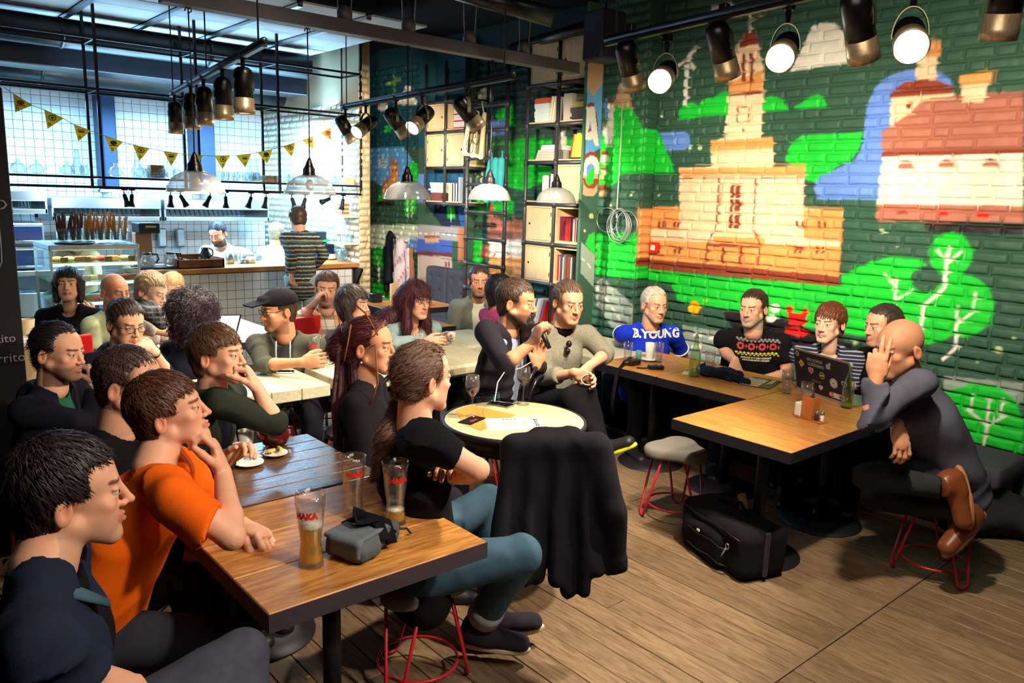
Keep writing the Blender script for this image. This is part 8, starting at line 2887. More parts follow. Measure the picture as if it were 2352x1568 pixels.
# camera bag
bp = on(845, 1262)
bM = np.column_stack([unit(V(.93, .36, 0)), unit(V(-.36, .93, 0)), UP])
t = thing('camera_bag', 'small grey and black camera bag lying on the nearest oak table', 'bag', bp)
Tb = lambda x, y, z: V(*(bM @ V(x, y, z)))
v, f = surf([rbox(Tb(0, 0.02, .04), V(.115, .075, .038), bM, rd=.025), rbox(Tb(-.06, -.03, .03), V(.055, .04, .026), bM, .02, rd=.02)], .0045, disp=folds(V(1, .3, .4), 60, .003, 4))
link('body', fast_mesh('body', v, f, cloth('bag_grey', (82, 88, 92), bs=500)), t)
v, f = surf([rbox(Tb(-.03, 0.02, .075), V(.085, .072, .008), bM, .01, rd=.008), rbox(Tb(-.11, 0.0, .05), V(.012, .06, .03), bM, .02, rd=.01)], .0045, disp=folds(V(1, .3, .4), 50, .002, 5))
link('flap', fast_mesh('flap', v, f, cloth('bag_slate', (96, 106, 112), bs=500)), t)
for k, pts in enumerate(([(.0, -.07, .05), (.02, -.03, .09), (.04, .03, .095), (.05, .09, .06)], [(.03, -.075, .03), (.06, -.03, .08), (.03, .04, .1), (-.02, .09, .07)], [(.08, -.05, .05), (.03, -.01, .1), (-.03, .02, .1), (-.01, .05, .125), (.02, .03, .1)])):
 mb = MB()
 P_ = [Tb(*q) for q in pts]
 S_ = [P_[0] + (P_[-1] - P_[0]) * 0 for _ in range(1)]
 cur = []
 for i in range(len(P_) - 1):
  for q in (0, .33, .66):
   cur.append(P_[i] + (P_[i + 1] - P_[i]) * q)
 mb.tube(cur + [P_[-1]], .02, 8, flat=.22, up=(0, 0, 1))
 mb.obj('strap', BLACKC, t)
for q in (0, 1):
 mb = MB()
 mb.tube([Tb(.11, -.03 + .03 * q, .04), Tb(.15, -.05 + .04 * q, .03), Tb(.165 + .01 * q, -.055 + .05 * q, .008)], .004, 6)
 mb.obj('zip_pull', M_BLKP, t)
# tea things on the dark table
b = on(632, 1022)
t = thing('teapot', 'round maroon teapot on the far side of the dark table', 'teapot', b)
s_ = 1.0
mb = MB()
mb.lathe([(.035, 0), (.055, .012), (.066, .045), (.06, .075), (.04, .092), (.02, .097)], n=28)
M_MAR = mat('maroon_glaze', srgb(92, 24, 26), rough=0.12, spec=0.7)
mb.obj('body', M_MAR, t)
mb = MB()
mb.lathe([(.03, .092), (.024, .102), (.008, .106), (.01, .116), (.001, .12)], n=20)
mb.obj('lid', M_MAR, t)
mb = MB()
mb.tube([(-.05, -.01, .04), (-.085, -.02, .06), (-.10, -.025, .085)], [.016, .011, .007], 10)
mb.obj('spout', M_MAR, t)
mb = MB()
mb.tube([(.055, .01, .075), (.09, .015, .07), (.09, .015, .035), (.058, .01, .025)], .006, 8)
mb.obj('handle', M_MAR, t)
def mug(px, py, ptop, w, lab, m=M_WHITE, handle=True, grp=None):
 b = on(px, py)
 h = hgt(b, ptop)
 t = thing('cup', lab, 'cup', b, 0, grp)
 mb = MB()
 mb.lathe([(w * .72, 0), (w * .78, .004), (w, h), (w * .93, h), (w * .7, .008)], n=28)
 mb.obj('body', m, t)
 if handle:
  mb = MB()
  mb.tube([(w * .9, 0, h * .8), (w * 1.7, 0, h * .75), (w * 1.7, 0, h * .35), (w * .8, 0, h * .3)], .004, 8)
  mb.obj('handle', m, t)
 return t
mug(566, 1050, 988, .034, 'tall white cup beside the teapot', handle=False)
mug(549, 1062, 1018, .024, 'small white cup held by the man in the green hoodie', handle=False)
def dish(px, py, r, lab, m=M_WHITE, nm='saucer', cat='saucer'):
 b = on(px, py)
 mb = MB()
 mb.lathe([(r * .55, 0), (r * .6, .003), (r, .014), (r * .99, .017), (r * .6, .006)], n=36)
 o = mb.obj(nm, m)
 o.location = b
 return tag(o, lab, cat)
dish(572, 1068, .062, 'white saucer with a paper napkin on the dark table')
dish(632, 1046, .055, 'small white plate with lemon slices beside the teapot', nm='plate', cat='plate')
for k, (px, py) in enumerate(((622, 1045), (640, 1040))):
 b = on(px, py) + V(0, 0, .016)
 t = thing('lemon_slice', 'yellow lemon wedge on the small plate, ' + ('nearer to the saucer' if k == 0 else 'nearer to the teapot'), 'lemon', b, .4 + k)
 mb = MB()
 mb.prism([(-.024, 0), (-.016, -.008), (0, -.012), (.016, -.008), (.024, 0)], 0, .012, ch=.002)
 mb.obj('flesh', mat('lemon', srgb(246, 196, 34), rough=0.4), t)
 mb = MB()
 mb.tube([(-.024, 0, .006), (-.016, -.009, .006), (0, -.0135, .006), (.016, -.009, .006), (.024, 0, .006)], .0035, 6)
 mb.obj('rind', mat('rind', srgb(250, 226, 120), rough=0.5), t)
def crumple(lab, c, sx, sy, sz, m, rz=0, nm='napkin', cat='napkin', seed=1, h=.004, amp=.004):
 M_ = np.array(Matrix.Rotation(rz, 3, 'Z'))
 v, f = surf([rbox((0, 0, sz), V(sx, sy, sz), M_, .01, rd=min(sz, .01) * .9)], h, disp=lambda P: amp * snoise(P, 70, seed, 2))
 o = link(nm, fast_mesh(nm, v, f, m), None, [float(q) for q in c])
 return tag(o, lab, cat)
crumple('crumpled white tea bag wrapper on the saucer', on(590, 1058) + V(0, 0, .012), .03, .018, .003, M_WHITE, .4, 'wrapper', 'wrapper', amp=.003)
mb = MB()
mb.tube([(-.05, 0, .0), (0, 0, .006), (.04, 0, .002)], .0025, 6)
mb.ball((-.06, 0, .001), (.016, .011, .004), 6)
o = mb.obj('teaspoon', M_STEEL)
o.location = on(612, 1040) + V(0, 0, .018)
o.rotation_euler = (0, 0, .9)
tag(o, 'steel teaspoon lying across the saucer by the teapot', 'spoon')
# white tables
def phone(px, py, rz, lab, z=TOP):
 t = thing('phone', lab, 'phone', on(px, py, z), rz)
 mb = MB()
 mb.box((-.036, -.07, 0), (.036, .07, .008), .003)
 mb.obj('case', M_STEEL, t)
 mb = MB()
 mb.box((-.033, -.066, .008), (.033, .066, .0088))
 mb.obj('screen', mat('screen_off', srgb(10, 8, 12), rough=0.08, spec=0.8), t)
phone(650, 855, 1.0, 'dark phone lying on the white plank table')
M_TURQ = mat('turquoise_glaze', srgb(96, 160, 160), rough=0.4)
mug(928, 815, 793, .027, 'small turquoise cup on the white table', M_TURQ, False)
mug(1036, 782, 763, .036, 'turquoise lined cup held by the woman in pale denim', M_WHITE, False)
mug(965, 800, 783, .03, 'white coffee cup on a saucer on the white table')
dish(963, 801, .062, 'white saucer under the coffee cup on the white table')
dish(905, 818, .055, 'white saucer left of the turquoise cup')
mug(1466, 830, 805, .024, 'small turquoise cup on the brown table beside the white cup', M_TURQ, False)
mug(1491, 826, 787, .034, 'white coffee cup in front of the man in blue')
dish(1491, 828, .068, 'white saucer in front of the man in blue')
# water glasses
def tumbler(px, py, ptop, w, lab, lvl=.0):
 b = on(px, py)
 h = hgt(b, ptop)
 t = vessel('tumbler', lab, 'glass', b, [(w * .74, 0), (w * .78, .004), (w * .86, h * .55), (w, h * .62), (w, h), (w - .002, h), (w - .002, h * .63), (w * .84, h * .55), (w * .7, .01)], M_CLEAR, 20)
 if lvl:
  mb = MB()
  mb.lathe([(w * .7, .011), (w * .82, h * lvl)], n=20)
  mb.obj('water', M_WATER, t)
tumbler(1441, 830, 786, .034, 'empty tumbler nearest the man in the knit sweater')
tumbler(1512, 832, 787, .034, 'tumbler beside the white coffee cup', .3)
tumbler(1630, 842, 806, .036, 'tumbler standing behind the dark scarf')
tumbler(1806, 903, 850, .036, 'tumbler half full of water left of the stickered laptop', .5)
tumbler(1850, 930, 878, .036, 'tumbler behind the wooden napkin holder', .3)
def bottle(px, py, ptop, lab):
 b = on(px, py)
 h = hgt(b, ptop)
 k = h / .3
 t = vessel('glass_bottle', lab, 'bottle', b, [(r * k, z * k) for r, z in ((.034, 0), (.038, .006), (.038, .13), (.034, .165), (.018, .215), (.014, .25), (.017, .262), (.017, .27), (.012, .27), (.011, .25), (.015, .215), (.031, .165), (.035, .13), (.034, .01))], M_GREENG2, 28)
 mb = MB()
 mb.lathe([(.033 * k, .01 * k), (.034 * k, .03 * k)], n=24)
 mb.obj('base_water', mat('green_base', srgb(120, 190, 80), rough=0.1, alpha=0.6), t)
 mb = MB()
 mb.lathe([(.009 * k, .268 * k), (.012 * k, .275 * k), (.011 * k, .29 * k), (.001, .3 * k)], n=14)
 mb.obj('stopper', mat('stopper', srgb(150, 190, 150), rough=0.3), t)
 mb = MB()
 mb.tube([(.017 * k, 0, .245 * k), (.022 * k, 0, .27 * k), (0, 0, .298 * k), (-.022 * k, 0, .27 * k), (-.017 * k, 0, .245 * k)], .0015, 5)
 mb.obj('wire_clip', M_STEEL, t)
bottle(1594, 864, 765, 'green swing top bottle in front of the man in blue')
bottle(1944, 936, 832, 'green swing top bottle beside the stickered laptop')
# voice recorder, camera strap, paper, scarf, magazine
t = thing('voice_recorder', 'small black voice recorder lying on the brown table', 'recorder', on(1506, 848), .9)
mb = MB()
mb.box((-.028, -.055, .004), (.028, .055, .03), .006)
mb.obj('body', M_BLKP, t)
for i in range(3):
 mb = MB()
 mb.cyl((-.014 + .014 * i, -.02, .03), (-.014 + .014 * i, -.02, .032), .005, n=10)
 mb.obj('button', M_STEEL, t)
mb = MB()
mb.tube([(0, .05, .01), (.005, .09, .006), (.02, .13, .004)], .005, 6)
mb.obj('cable', M_BLKP, t)
t = thing('camera_strap', 'black camera with its strap hanging over the table edge', 'camera', on(1455, 838))
v, f = surf([rbox((0, 0, .022), (.055, .03, .02), None, rd=.014), ell((-.05, .02, .02), (.03, .02, .015), k=.02)], .005)
link('body', fast_mesh('body', v, f, M_BLKP), t)
mb = MB()
p0 = on(1455, 838)
mb.tube([q - p0 for q in (on(1450, 830) + V(0, 0, .03), on(1436, 838) + V(0, 0, .03), on(1424, 846) + V(-.04, -.01, -.02), on(1420, 850) + V(-.06, -.02, -.16), on(1420, 850) + V(-.07, -.02, -.3))], .014, 8, flat=.2)
mb.obj('strap', BLACKC, t)
mb = MB()
mb.box((-.05, -.035, 0), (.05, .035, .0015))
o = mb.obj('note_paper', M_WHITE)
o.location = on(1580, 857)
o.rotation_euler = (0, 0, .5)
tag(o, 'small white paper card lying beside the green bottle', 'paper')
v, f = surf([cap((-.17, .06, .03), (.0, .0, .035), .035, .045, .03), cap((0, 0, .035), (.18, -.06, .025), .045, .025, .03), cap((-.12, .0, .03), (.1, .05, .03), .03, .03, .03), cap((-.18, .07, .04), (-.14, .05, .085), .02, .012, .02)], .006, disp=folds(V(.2, 1, .9), 90, .010, 6))
o = link('scarf', fast_mesh('scarf', v, f, cloth('ink_scarf', (34, 42, 66), bs=200)), None, [float(q) for q in on(1660, 870)])
o.rotation_euler = (0, 0, -1.25)
tag(o, 'crumpled dark blue scarf on the table before the man with the grey beard', 'scarf')
t = thing('magazine', 'black and white magazine lying on the brown table by the scarf', 'magazine', on(1748, 880), .25)
mb = MB()
mb.box((-.14, -.1, 0), (.14, .1, .005), .001)
mb.obj('cover', mat('mag_dark', srgb(46, 44, 46), rough=0.3), t)
mb = MB()
mb.box((-.14, -.02, .005), (.10, .1, .0056))
mb.obj('picture', mat('mag_pic', srgb(190, 190, 186), rough=0.3, var=0.6, vscale=60), t)
for i, (x, y, w) in enumerate(((.05, -.05, .07), (.06, -.065, .06), (-.1, .07, .03))):
 mb = MB()
 mb.box((x - w, y, .0056), (x + w, y + .008, .006))
 mb.obj('text_line', M_WHITE if i < 2 else M_RPR, t)
# laptop with stickers
p0, p1 = on(1832, 893), on(1955, 935)
lb = (p0 + p1) / 2
lx = unit(p1 - p0)
W2 = np.linalg.norm(p1 - p0) / 2 * 1.04
ly = unit(np.cross(UP, lx))
if ly @ (lb - CAM) < 0:
 ly = -ly
t = thing('laptop', 'black laptop covered with stickers in front of the woman in stripes', 'laptop', lb)
mb = MB()
Mb = np.column_stack([lx, ly, np.cross(lx, ly)])
sg = 1 if Mb[2, 2] > 0 else -1
mb.box((-W2, .0, 0), (W2, .23, .014 * sg), .003, Mb)
mb.obj('base', M_STEEL, t)
up_ = unit(UP - ly * .22)
HL = hgt(lb, 820) * 1.05
def Lp(u, w_, e=0):
 return lx * u * W2 + up_ * w_ * HL - np.cross(lx, up_) * e * (1 if np.cross(lx, up_) @ (lb - CAM) > 0 else -1)
def rr_poly(a, b, r, n=5):
 out = []
 for cx_, cy_, s0 in ((a - r, b - r, 0), (-a + r, b - r, 90), (-a + r, -b + r, 180), (a - r, -b + r, 270)):
  out += [(cx_ + r * math.cos(math.radians(s0 + 90 * i / n)), cy_ + r * math.sin(math.radians(s0 + 90 * i / n))) for i in range(n + 1)]
 return out
nrm_ = np.cross(lx, up_)
if nrm_ @ (lb - CAM) > 0:
 nrm_ = -nrm_
Ml = np.column_stack([lx, up_, nrm_])
lc = up_ * (HL / 2 + .012)
mb = MB()
mb.prism(rr_poly(W2, HL / 2, .018), -.006, .0, Ml, lc)
mb.obj('lid', mat('aluminium', srgb(170, 166, 160), rough=0.3, metal=0.8), t)
mb = MB()
mb.prism(rr_poly(W2 - .006, HL / 2 - .007, .014), .0, .0012, Ml, lc - up_ * .004)
mb.obj('skin', mat('black_skin', srgb(26, 20, 22), rough=0.4), t)
def stick(shape, u, w_, sz, c, nm='sticker', rot=0, z=.0016):
 mb = MB()
 if shape == 'o':
  poly = [(sz * math.cos(a), sz * math.sin(a)) for a in np.linspace(0, 6.283, 21)[:-1]]
 elif shape == 'd':
  poly = [(sz, 0), (0, sz), (-sz, 0), (0, -sz)]
 elif shape == 's':
  poly = [(-sz, sz * .8), (-sz, 0), (0, -sz), (sz, 0), (sz, sz * .8), (0, sz)][::-1]
  poly = [(sz, sz * .8), (0, sz), (-sz, sz * .8), (-sz, -.1 * sz), (0, -sz), (sz, -.1 * sz)]
 else:
  poly = rr_poly(sz, sz * shape, .002, 2)
 mb.prism(poly, z, z + .0005, Ml, lc + lx * u * W2 + up_ * w_ * HL / 2)
 return mb.obj(nm, mat('stick_%d_%d_%d' % c, srgb(*c), rough=0.4), t)
def stx(txt, u, w_, sz, c, z=.0024, sh=0):
 lettering(txt, sz, t.location * 0 if False else lc + lx * u * W2 + up_ * w_ * HL / 2 + nrm_ * z, lx, up_, mat('stick_%d_%d_%d' % c, srgb(*c), rough=0.4), t, .0002, .0006, 'lettering')
PALEc, SIL = (206, 200, 186), (150, 146, 140)
stx('SÃO JORGE', -.22, .62, .026, SIL)
stx('GUERREIRO', -.18, .40, .026, SIL)
stick('o', -.86, .75, .016, PALEc); stick('o', -.86, .75, .012, (120, 60, 60), z=.0022)
stick('d', -.72, .32, .026, (226, 160, 40)); stx('NO', -.72, .32, .012, (40, 30, 20))
stick('s', -.38, .08, .021, (226, 216, 206)); stick('s', -.38, .08, .017, (190, 40, 36), z=.0022); stx('+', -.38, .08, .028, PALEc, .003)
stick('o', .02, .0, .022, (196, 176, 110)); stick('o', .02, .0, .018, (60, 54, 40), z=.0022); stick(.3, .02, .0, .015, (196, 176, 110), z=.0026)
stick('o', .42, -.2, .031, PALEc); stick('o', .42, -.2, .026, (120, 92, 84), z=.0022); stick('o', .42, -.2, .022, PALEc, z=.0026); stx('M', .42, -.2, .022, (130, 96, 86), .0034)
stick(.9, .26, .52, .017, SIL); stick('o', .32, .66, .010, SIL)
stx('TRINIDAD', -.2, -.38, .018, (120, 104, 60))
stick('s', .78, -.1, .02, PALEc); stick('s', .78, -.1, .015, (60, 50, 44), z=.0022)
stick(.3, .55, -.78, .055, PALEc); stick(.75, .32, -.77, .018, (200, 36, 40), z=.0022); stick(.18, .32, -.77, .018, PALEc, z=.0027); stick(3.6, .29, -.77, .0035, PALEc, z=.0027); stx('Mor', .68, -.79, .024, (30, 28, 30), .0026)
stick('s', -.05, -.62, .017, (190, 186, 176))
# napkin holder with cutlery, salt and pepper
hb_ = on(1858, 962)
M_HW = mat('holder_wood', srgb(196, 120, 62), wood=srgb(160, 88, 40), rough=0.5, vscale=14, stretch=(6, 6, 1))
hx = unit(on(1900, 975) - on(1835, 955))
hy = unit(np.cross(UP, hx))
Mh = np.column_stack([hx, hy, UP])
t = thing('napkin_holder', 'orange wooden holder with cutlery and a stack of napkins', 'napkin holder', hb_)
mb = MB()
mb.box((-.085, -.035, 0), (.10, .035, .008), .002, Mh)
mb.obj('tray', M_HW, t)
for lo_, hi_ in (((-.03, -.035, .008), (-.024, .035, .13)), ((.034, -.035, .008), (.04, .035, .13)), ((-.024, -.035, .008), (.034, -.029, .13)), ((-.024, .029, .008), (.034, .035, .13))):
 mb = MB()
 mb.box(lo_, hi_, .001, Mh)
 mb.obj('side_board', M_HW, t)
mb = MB()
mb.box((-.078, -.032, .008), (-.036, .032, .085), .004, Mh)
tag(mb.obj('napkin_stack', M_WHITE, None), 'stack of white napkins in the wooden holder', 'napkins').location = hb_
for k, dx in enumerate((.058, .082)):
 u = thing('shaker', ('salt' if k else 'pepper') + ' shaker with a steel lid, ' + ('outer one of the pair' if k else 'next to the wooden box'), 'shaker', hb_ + Mh @ V(dx, -.012 + .012 * k, .009))
 mb = MB()
 mb.lathe([(.010, 0), (.011, .003), (.011, .035), (.009, .038)], n=14)
 mb.obj('jar', mat('shaker_dark', srgb(60, 52, 46), rough=0.3) if k == 0 else M_WHITE, u)
 mb = MB()
 mb.lathe([(.0115, .036), (.0115, .05), (.008, .054), (.001, .055)], n=14)
 mb.obj('lid', M_STEEL, u)
mb = MB()
mb.tube([hb_ * 0 + Mh @ V(.045, -.035, .03), Mh @ V(.07, -.04, .035), Mh @ V(.098, -.03, .03)], .0015, 5)
mb.obj('wire_guard', M_BLACK, t)
mb = MB()
mb.tube([Mh @ V(.0, .0, .03), Mh @ V(.01, .005, .175)], .004, 6)
mb.tube([Mh @ V(.01, .01, .03), Mh @ V(.02, .0, .15)], .004, 6)
mb.obj('knife_handle', M_BLKP, t)
# round table things
def wine(px, py, ptop, lab, lvl):
 b = on(px, py)
 h = hgt(b, ptop)
 k = h / .2
 t = thing('wine_goblet', lab, 'glass', b)
 mb = MB()
 mb.lathe([(r * k, z * k) for r, z in ((.034, 0), (.033, .003), (.006, .008), (.004, .02), (.004, .09), (.008, .097), (.03, .125), (.036, .15), (.031, .2), (.0295, .2), (.034, .15), (.028, .127), (.005, .1))], n=28)
 mb.obj('bowl', M_CLEAR, t)
 mb = MB()
 mb.lathe([(.004 * k, .101 * k), (.026 * k, .126 * k), (.032 * k, lvl * k)], n=24)
 mb.obj('wine', M_WINE, t)
wine(1084, 956, 862, 'wine glass near the black wallet on the round table', .145)
wine(1201, 928, 841, 'wine glass farthest on the round table, in front of the speaker', .135)
mp = [on(x, y) for x, y in ((1120, 989), (1252, 984), (1238, 959), (1112, 962))]
t = thing('menu', 'printed cream menu card lying on the round table', 'menu', mp[0])
mx_, my_ = unit(mp[1] - mp[0]), unit(mp[3] - mp[0])
mw_, mh_ = np.linalg.norm(mp[1] - mp[0]), np.linalg.norm(mp[3] - mp[0])
mb = MB()
mb.add([(q - mp[0]) + V(0, 0, z) for z in (0, .0025) for q in mp], [(3, 2, 1, 0), (4, 5, 6, 7), (0, 1, 5, 4), (1, 2, 6, 5), (2, 3, 7, 6), (3, 0, 4, 7)])
mb.obj('card', mat('menu_paper', srgb(232, 222, 194), rough=0.5), t)
def mq(u, w_):
 a = mp[0] + (mp[1] - mp[0]) * u
 b = mp[3] + (mp[2] - mp[3]) * u
 return a + (b - a) * w_ - mp[0]
mb = MB()
def bar(u0, w0, u1, w1):
 mb.quad(*[q + V(0, 0, .0029) for q in (mq(u0, w0), mq(u1, w0), mq(u1, w1), mq(u0, w1))])
for i, (u, a, b_) in enumerate([(.66 + .016 * j, .3 + .02 * (j % 2), .8 - .04 * (j % 3)) for j in range(7)] + [(.32 + .035 * j, .25, .85 - .1 * (j % 3)) for j in range(8)] + [(.2, .4, .55), (.22, .42, .52), (.08, .75, .9), (.1, .1, .3), (.06, .08, .2)]):
 bar(u, a, u + .007, b_)
for j in range(4):
 bar(.32 + .07 * j, .86, .36 + .07 * j, .92)
bar(.86, .22, .94, .3); bar(.86, .78, .94, .86); bar(.875, .3, .895, .78); bar(.91, .3, .925, .78)
mb.obj('print', mat('menu_ink', srgb(44, 40, 36), rough=0.8), t)
t = thing('wallet', 'black folder with a small red emblem on the round table', 'folder', on(1084, 966), .35)
mb = MB()
mb.box((-.075, -.04, 0), (.075, .04, .006), .002)
mb.obj('cover', BLACKC, t)
mb = MB()
mb.lathe([(.012, .0062), (.011, .0068)], (-.02, -.012, 0), 14)
mb.box((-.005, -.022, .006), (.022, -.008, .007))
mb.obj('emblem', M_RPR, t)
t = thing('sunglasses', 'black sunglasses with turquoise lenses resting on phones on the round table', 'sunglasses', on(1140, 926) + V(0, 0, .017), .5)
mb = MB()
for q in (-1, 1):
 mb.tube([(q * .033 + .026 * math.cos(a), .0, .02 + .02 * math.sin(a)) for a in np.linspace(0, 6.283, 17)[:-1]], .003, 6, closed=True)
 mb.tube([(q * .06, 0, .03), (q * .064, .06, .03), (q * .05, .12, .01)], .0025, 6)
mb.obj('frame', M_FRAME, t)
mb = MB()
for q in (-1, 1):
 mb.ball((q * .033, 0, .02), (.024, .0015, .018), 6)
mb.obj('lens', mat('turquoise_lens', srgb(30, 120, 120), rough=0.05, spec=1.0), t)
phone(1150, 930, .3, 'phone under the sunglasses on the round table')
phone(1158, 922, .5, 'second phone lying partly over the other on the round table', TOP + .009)
# microphone and its cable
t_ = DD(1236, 744, 4.62)
b_ = DD(1262, 800, 4.60)
t = thing('microphone', 'black handheld microphone held by the bearded speaker', 'microphone', b_)
mb = MB()
mb.cyl(V(0, 0, 0), (t_ - b_) * .78, .013, .018, 16)
mb.obj('handle', M_BLKP, t)
mb = MB()
mb.ball((t_ - b_) * .9, .026, 10)
mb.obj('head', mat('mic_mesh', srgb(44, 42, 46), rough=0.5, metal=0.6, bump=0.8, bscale=900), t)
mb = MB()
pc_ = [DD(x, y, d) for x, y, d in ((1222, 830, 4.5), (1196, 845, 4.4), (1160, 852, 4.35), (1143, 878, 4.25), (1136, 922, 4.12))]
mb.tube(pc_, .003, 6)
o = mb.obj('white_cable', mat('cable_white', srgb(216, 210, 200), rough=0.5))
tag(o, 'thin white cable hanging from the speaker to the round table', 'cable')
# coat over a chair
cb_ = Z(1290, 1330, 0)
t = thing('draped_chair', 'chair at the round table completely covered by a black coat', 'chair', (cb_[0], cb_[1], 0))
c0 = V(cb_[0], cb_[1], 0)
for sx, sy in ((1, 1), (-1, 1), (1, -1), (-1, -1)):
 mb = MB()
 q = DD(1270, 1110, 3.5)
 base = V(q[0], q[1], 0) + CR * sx * .17 + CF * (sy * .12 + .42) - c0
 mb.cyl(base, base + V(0, 0, .45), .016, n=8)
 mb.obj('leg', M_BENT, t)
mb = MB()
q = DD(1270, 1110, 3.5)
mb.lathe([(.19, .44), (.2, .455), (.001, .462)], V(q[0], q[1], 0) + CF * .22 - c0, 28)
mb.obj('seat', M_BENT, t)
G = []
dT, dB = 3.18, 3.08
for i, (xt, xb, yb) in enumerate(((1178, 1140, 1290), (1200, 1172, 1330), (1228, 1205, 1345), (1256, 1232, 1335), (1286, 1275, 1345), (1316, 1305, 1365), (1344, 1342, 1372), (1368, 1366, 1320))):
 G.append(cap(DD(xt, 1030 - 8 * math.sin((i + .5) / 8 * math.pi), dT + .02 * (i % 2)), DD(xb, yb - 14, dB + .03 * (i % 2)), .045, .030 + .008 * (i % 2), .022))
 if i < 7:
  G.append(cap(DD(xt + 14, 1020, dT + .06), DD(xb + 18, min(yb, 1300) - 30, dB + .06), .04, .03, .03))
G += [cap(DD(1185, 1030, dT), DD(1365, 1020, dT), .055, None, .03), cap(DD(1375, 1035, dT - .02), DD(1405, 1175, dT - .06), .06, .055, .03), cap(DD(1405, 1175, dT - .06), DD(1418, 1292, dT - .05), .055, .042, .03), cyl(DD(1416, 1280, dT - .05), DD(1420, 1316, dT - .05), .045, .045), cap(DD(1235, 996, dT + .03), DD(1320, 994, dT + .03), .03, None, .02)]
v, f = surf(G, .010, disp=folds(unit(CR + UP * .1), 45, .007, 8))
link('coat', fast_mesh('coat', v, f, cloth('black_coat', (20, 19, 27), bs=300), None, c0), t)
# bags on the floor
def bag(lab, c, prims, m, h=.012, seed=1, nm='bag', amp=.008, fr=30, extras=()):
 c = V(*c)
 t = thing(nm, lab, 'bag', c)
 v, f = surf(prims, h, disp=folds(V(.5, .2, 1), fr, amp, seed))
 link('body', fast_mesh('body', v, f, m), t)
 for n_, mb, m_ in extras:
  mb.obj(n_, m_, t)
 return t
pb_ = Z(1665, 1320, 0)
a_, b_ = Z(1555, 1238, 0) - pb_, Z(1700, 1346, 0) - pb_
bx = unit(b_ - a_)
by_ = V(-bx[1], bx[0], 0)
if by_ @ CF < 0:
 by_ = -by_
mid = (a_ + b_) / 2 + by_ * .15
Mg = np.column_stack([bx, by_, UP])
LW = np.linalg.norm(b_ - a_) / 2
e1 = MB()
e1.tube([mid + Mg @ V(-.12, -.05, .24), mid + Mg @ V(-.05, -.04, .33), mid + Mg @ V(.05, .0, .34), mid + Mg @ V(.13, .03, .24)], .016, 8, flat=.4)
e2 = MB()
e2.tube([mid + Mg @ V(LW * .62, -.165, .17 + .015 * math.cos(a)) + bx * .012 * math.sin(a) for a in np.linspace(0, 6.28, 13)[:-1]], .003, 6, closed=True)
e2.tube([mid + Mg @ V(LW * .60, -.168, .155), mid + Mg @ V(LW * .50, -.17, .10)], .006, 6)
e3 = MB()
e3.box((LW * .985, -.02, .03), (LW * 1.04, .01, .27), .004, Mg, mid)
e4 = MB()
e4.tube([mid + Mg @ V(-.02, .02, .28), mid + Mg @ V(.02, .03, .37), mid + Mg @ V(.06, .02, .30)], .03, 8, flat=.25)
e5 = MB()
for z_, w_ in ((.235, .9), (.15, .62), (.06, .62)):
 e5.tube([mid + Mg @ V(LW * w_ * q, -.153 - .03 * (w_ < .7) * (abs(q) < .95), z_ + .006 * math.sin(5 * q)) for q in np.linspace(-1, 1, 9)], .004, 5)
e6 = MB()
e6.box((-LW * .2, -.19, .16), (-LW * .12, -.184, .172), .001, Mg, mid)
bag('large black travel bag with a steel clip on the floor near the stool', pb_, [rbox(mid + V(0, 0, .14), V(LW, .15, .135), Mg, rd=.06), rbox(mid + Mg @ V(-.05, -.13, .10), V(LW * .6, .05, .09), Mg, .03, rd=.03), ell(mid + Mg @ V(-.1, 0, .25), V(.14, .1, .06), Mg, .05)], cloth('ballistic_black', (19, 18, 24), bs=600), .011, 3,
 extras=(('handle', e1, BLACKC), ('steel_clip', e2, M_STEEL), ('zip_band', e3, CHAR), ('zip', e5, M_BLKP), ('white_tag', e6, M_WHITE), ('tan_strap', e4, cloth('khaki', (120, 100, 70)))))
pk = Z(1420, 975, 0)
bag('dark backpack on the floor under the brown tables', pk, [rbox((0, 0, .24), V(.16, .12, .24), rd=.08), rbox((-.04, -.12, .16), V(.12, .05, .13), k=.04, rd=.04)], BLACKC, .014, 5)
pw_ = Z(2262, 1180, 0)
bag('dark backpack leaning on the mural wall behind the bald man', pw_ + V(-.02, .12, 0), [rbox((0, 0, .2), V(.12, .13, .2), rd=.07), rbox((-.1, .0, .14), V(.05, .1, .11), k=.04, rd=.03)], CHAR, .014, 6)
cpl = Z(2290, 1185, 0) - V(.26, .05, 0)
v, f = surf([ell((0, 0, .12), V(.26, .2, .13)), ell((-.18, .1, .1), V(.16, .14, .1), k=.06), ell((.1, -.25, .1), V(.22, .2, .12), k=.06), ell((-.05, .05, .22), V(.14, .12, .08), k=.06)], .013, disp=folds(V(.6, .5, .8), 40, .022, 9))
o = link('jacket_pile', fast_mesh('jacket_pile', v, f, cloth('olive_black', (40, 42, 44), bs=200)), None, [float(q) for q in cpl])
tag(o, 'dark jacket lying in a heap on the floor by the mural wall', 'jacket')
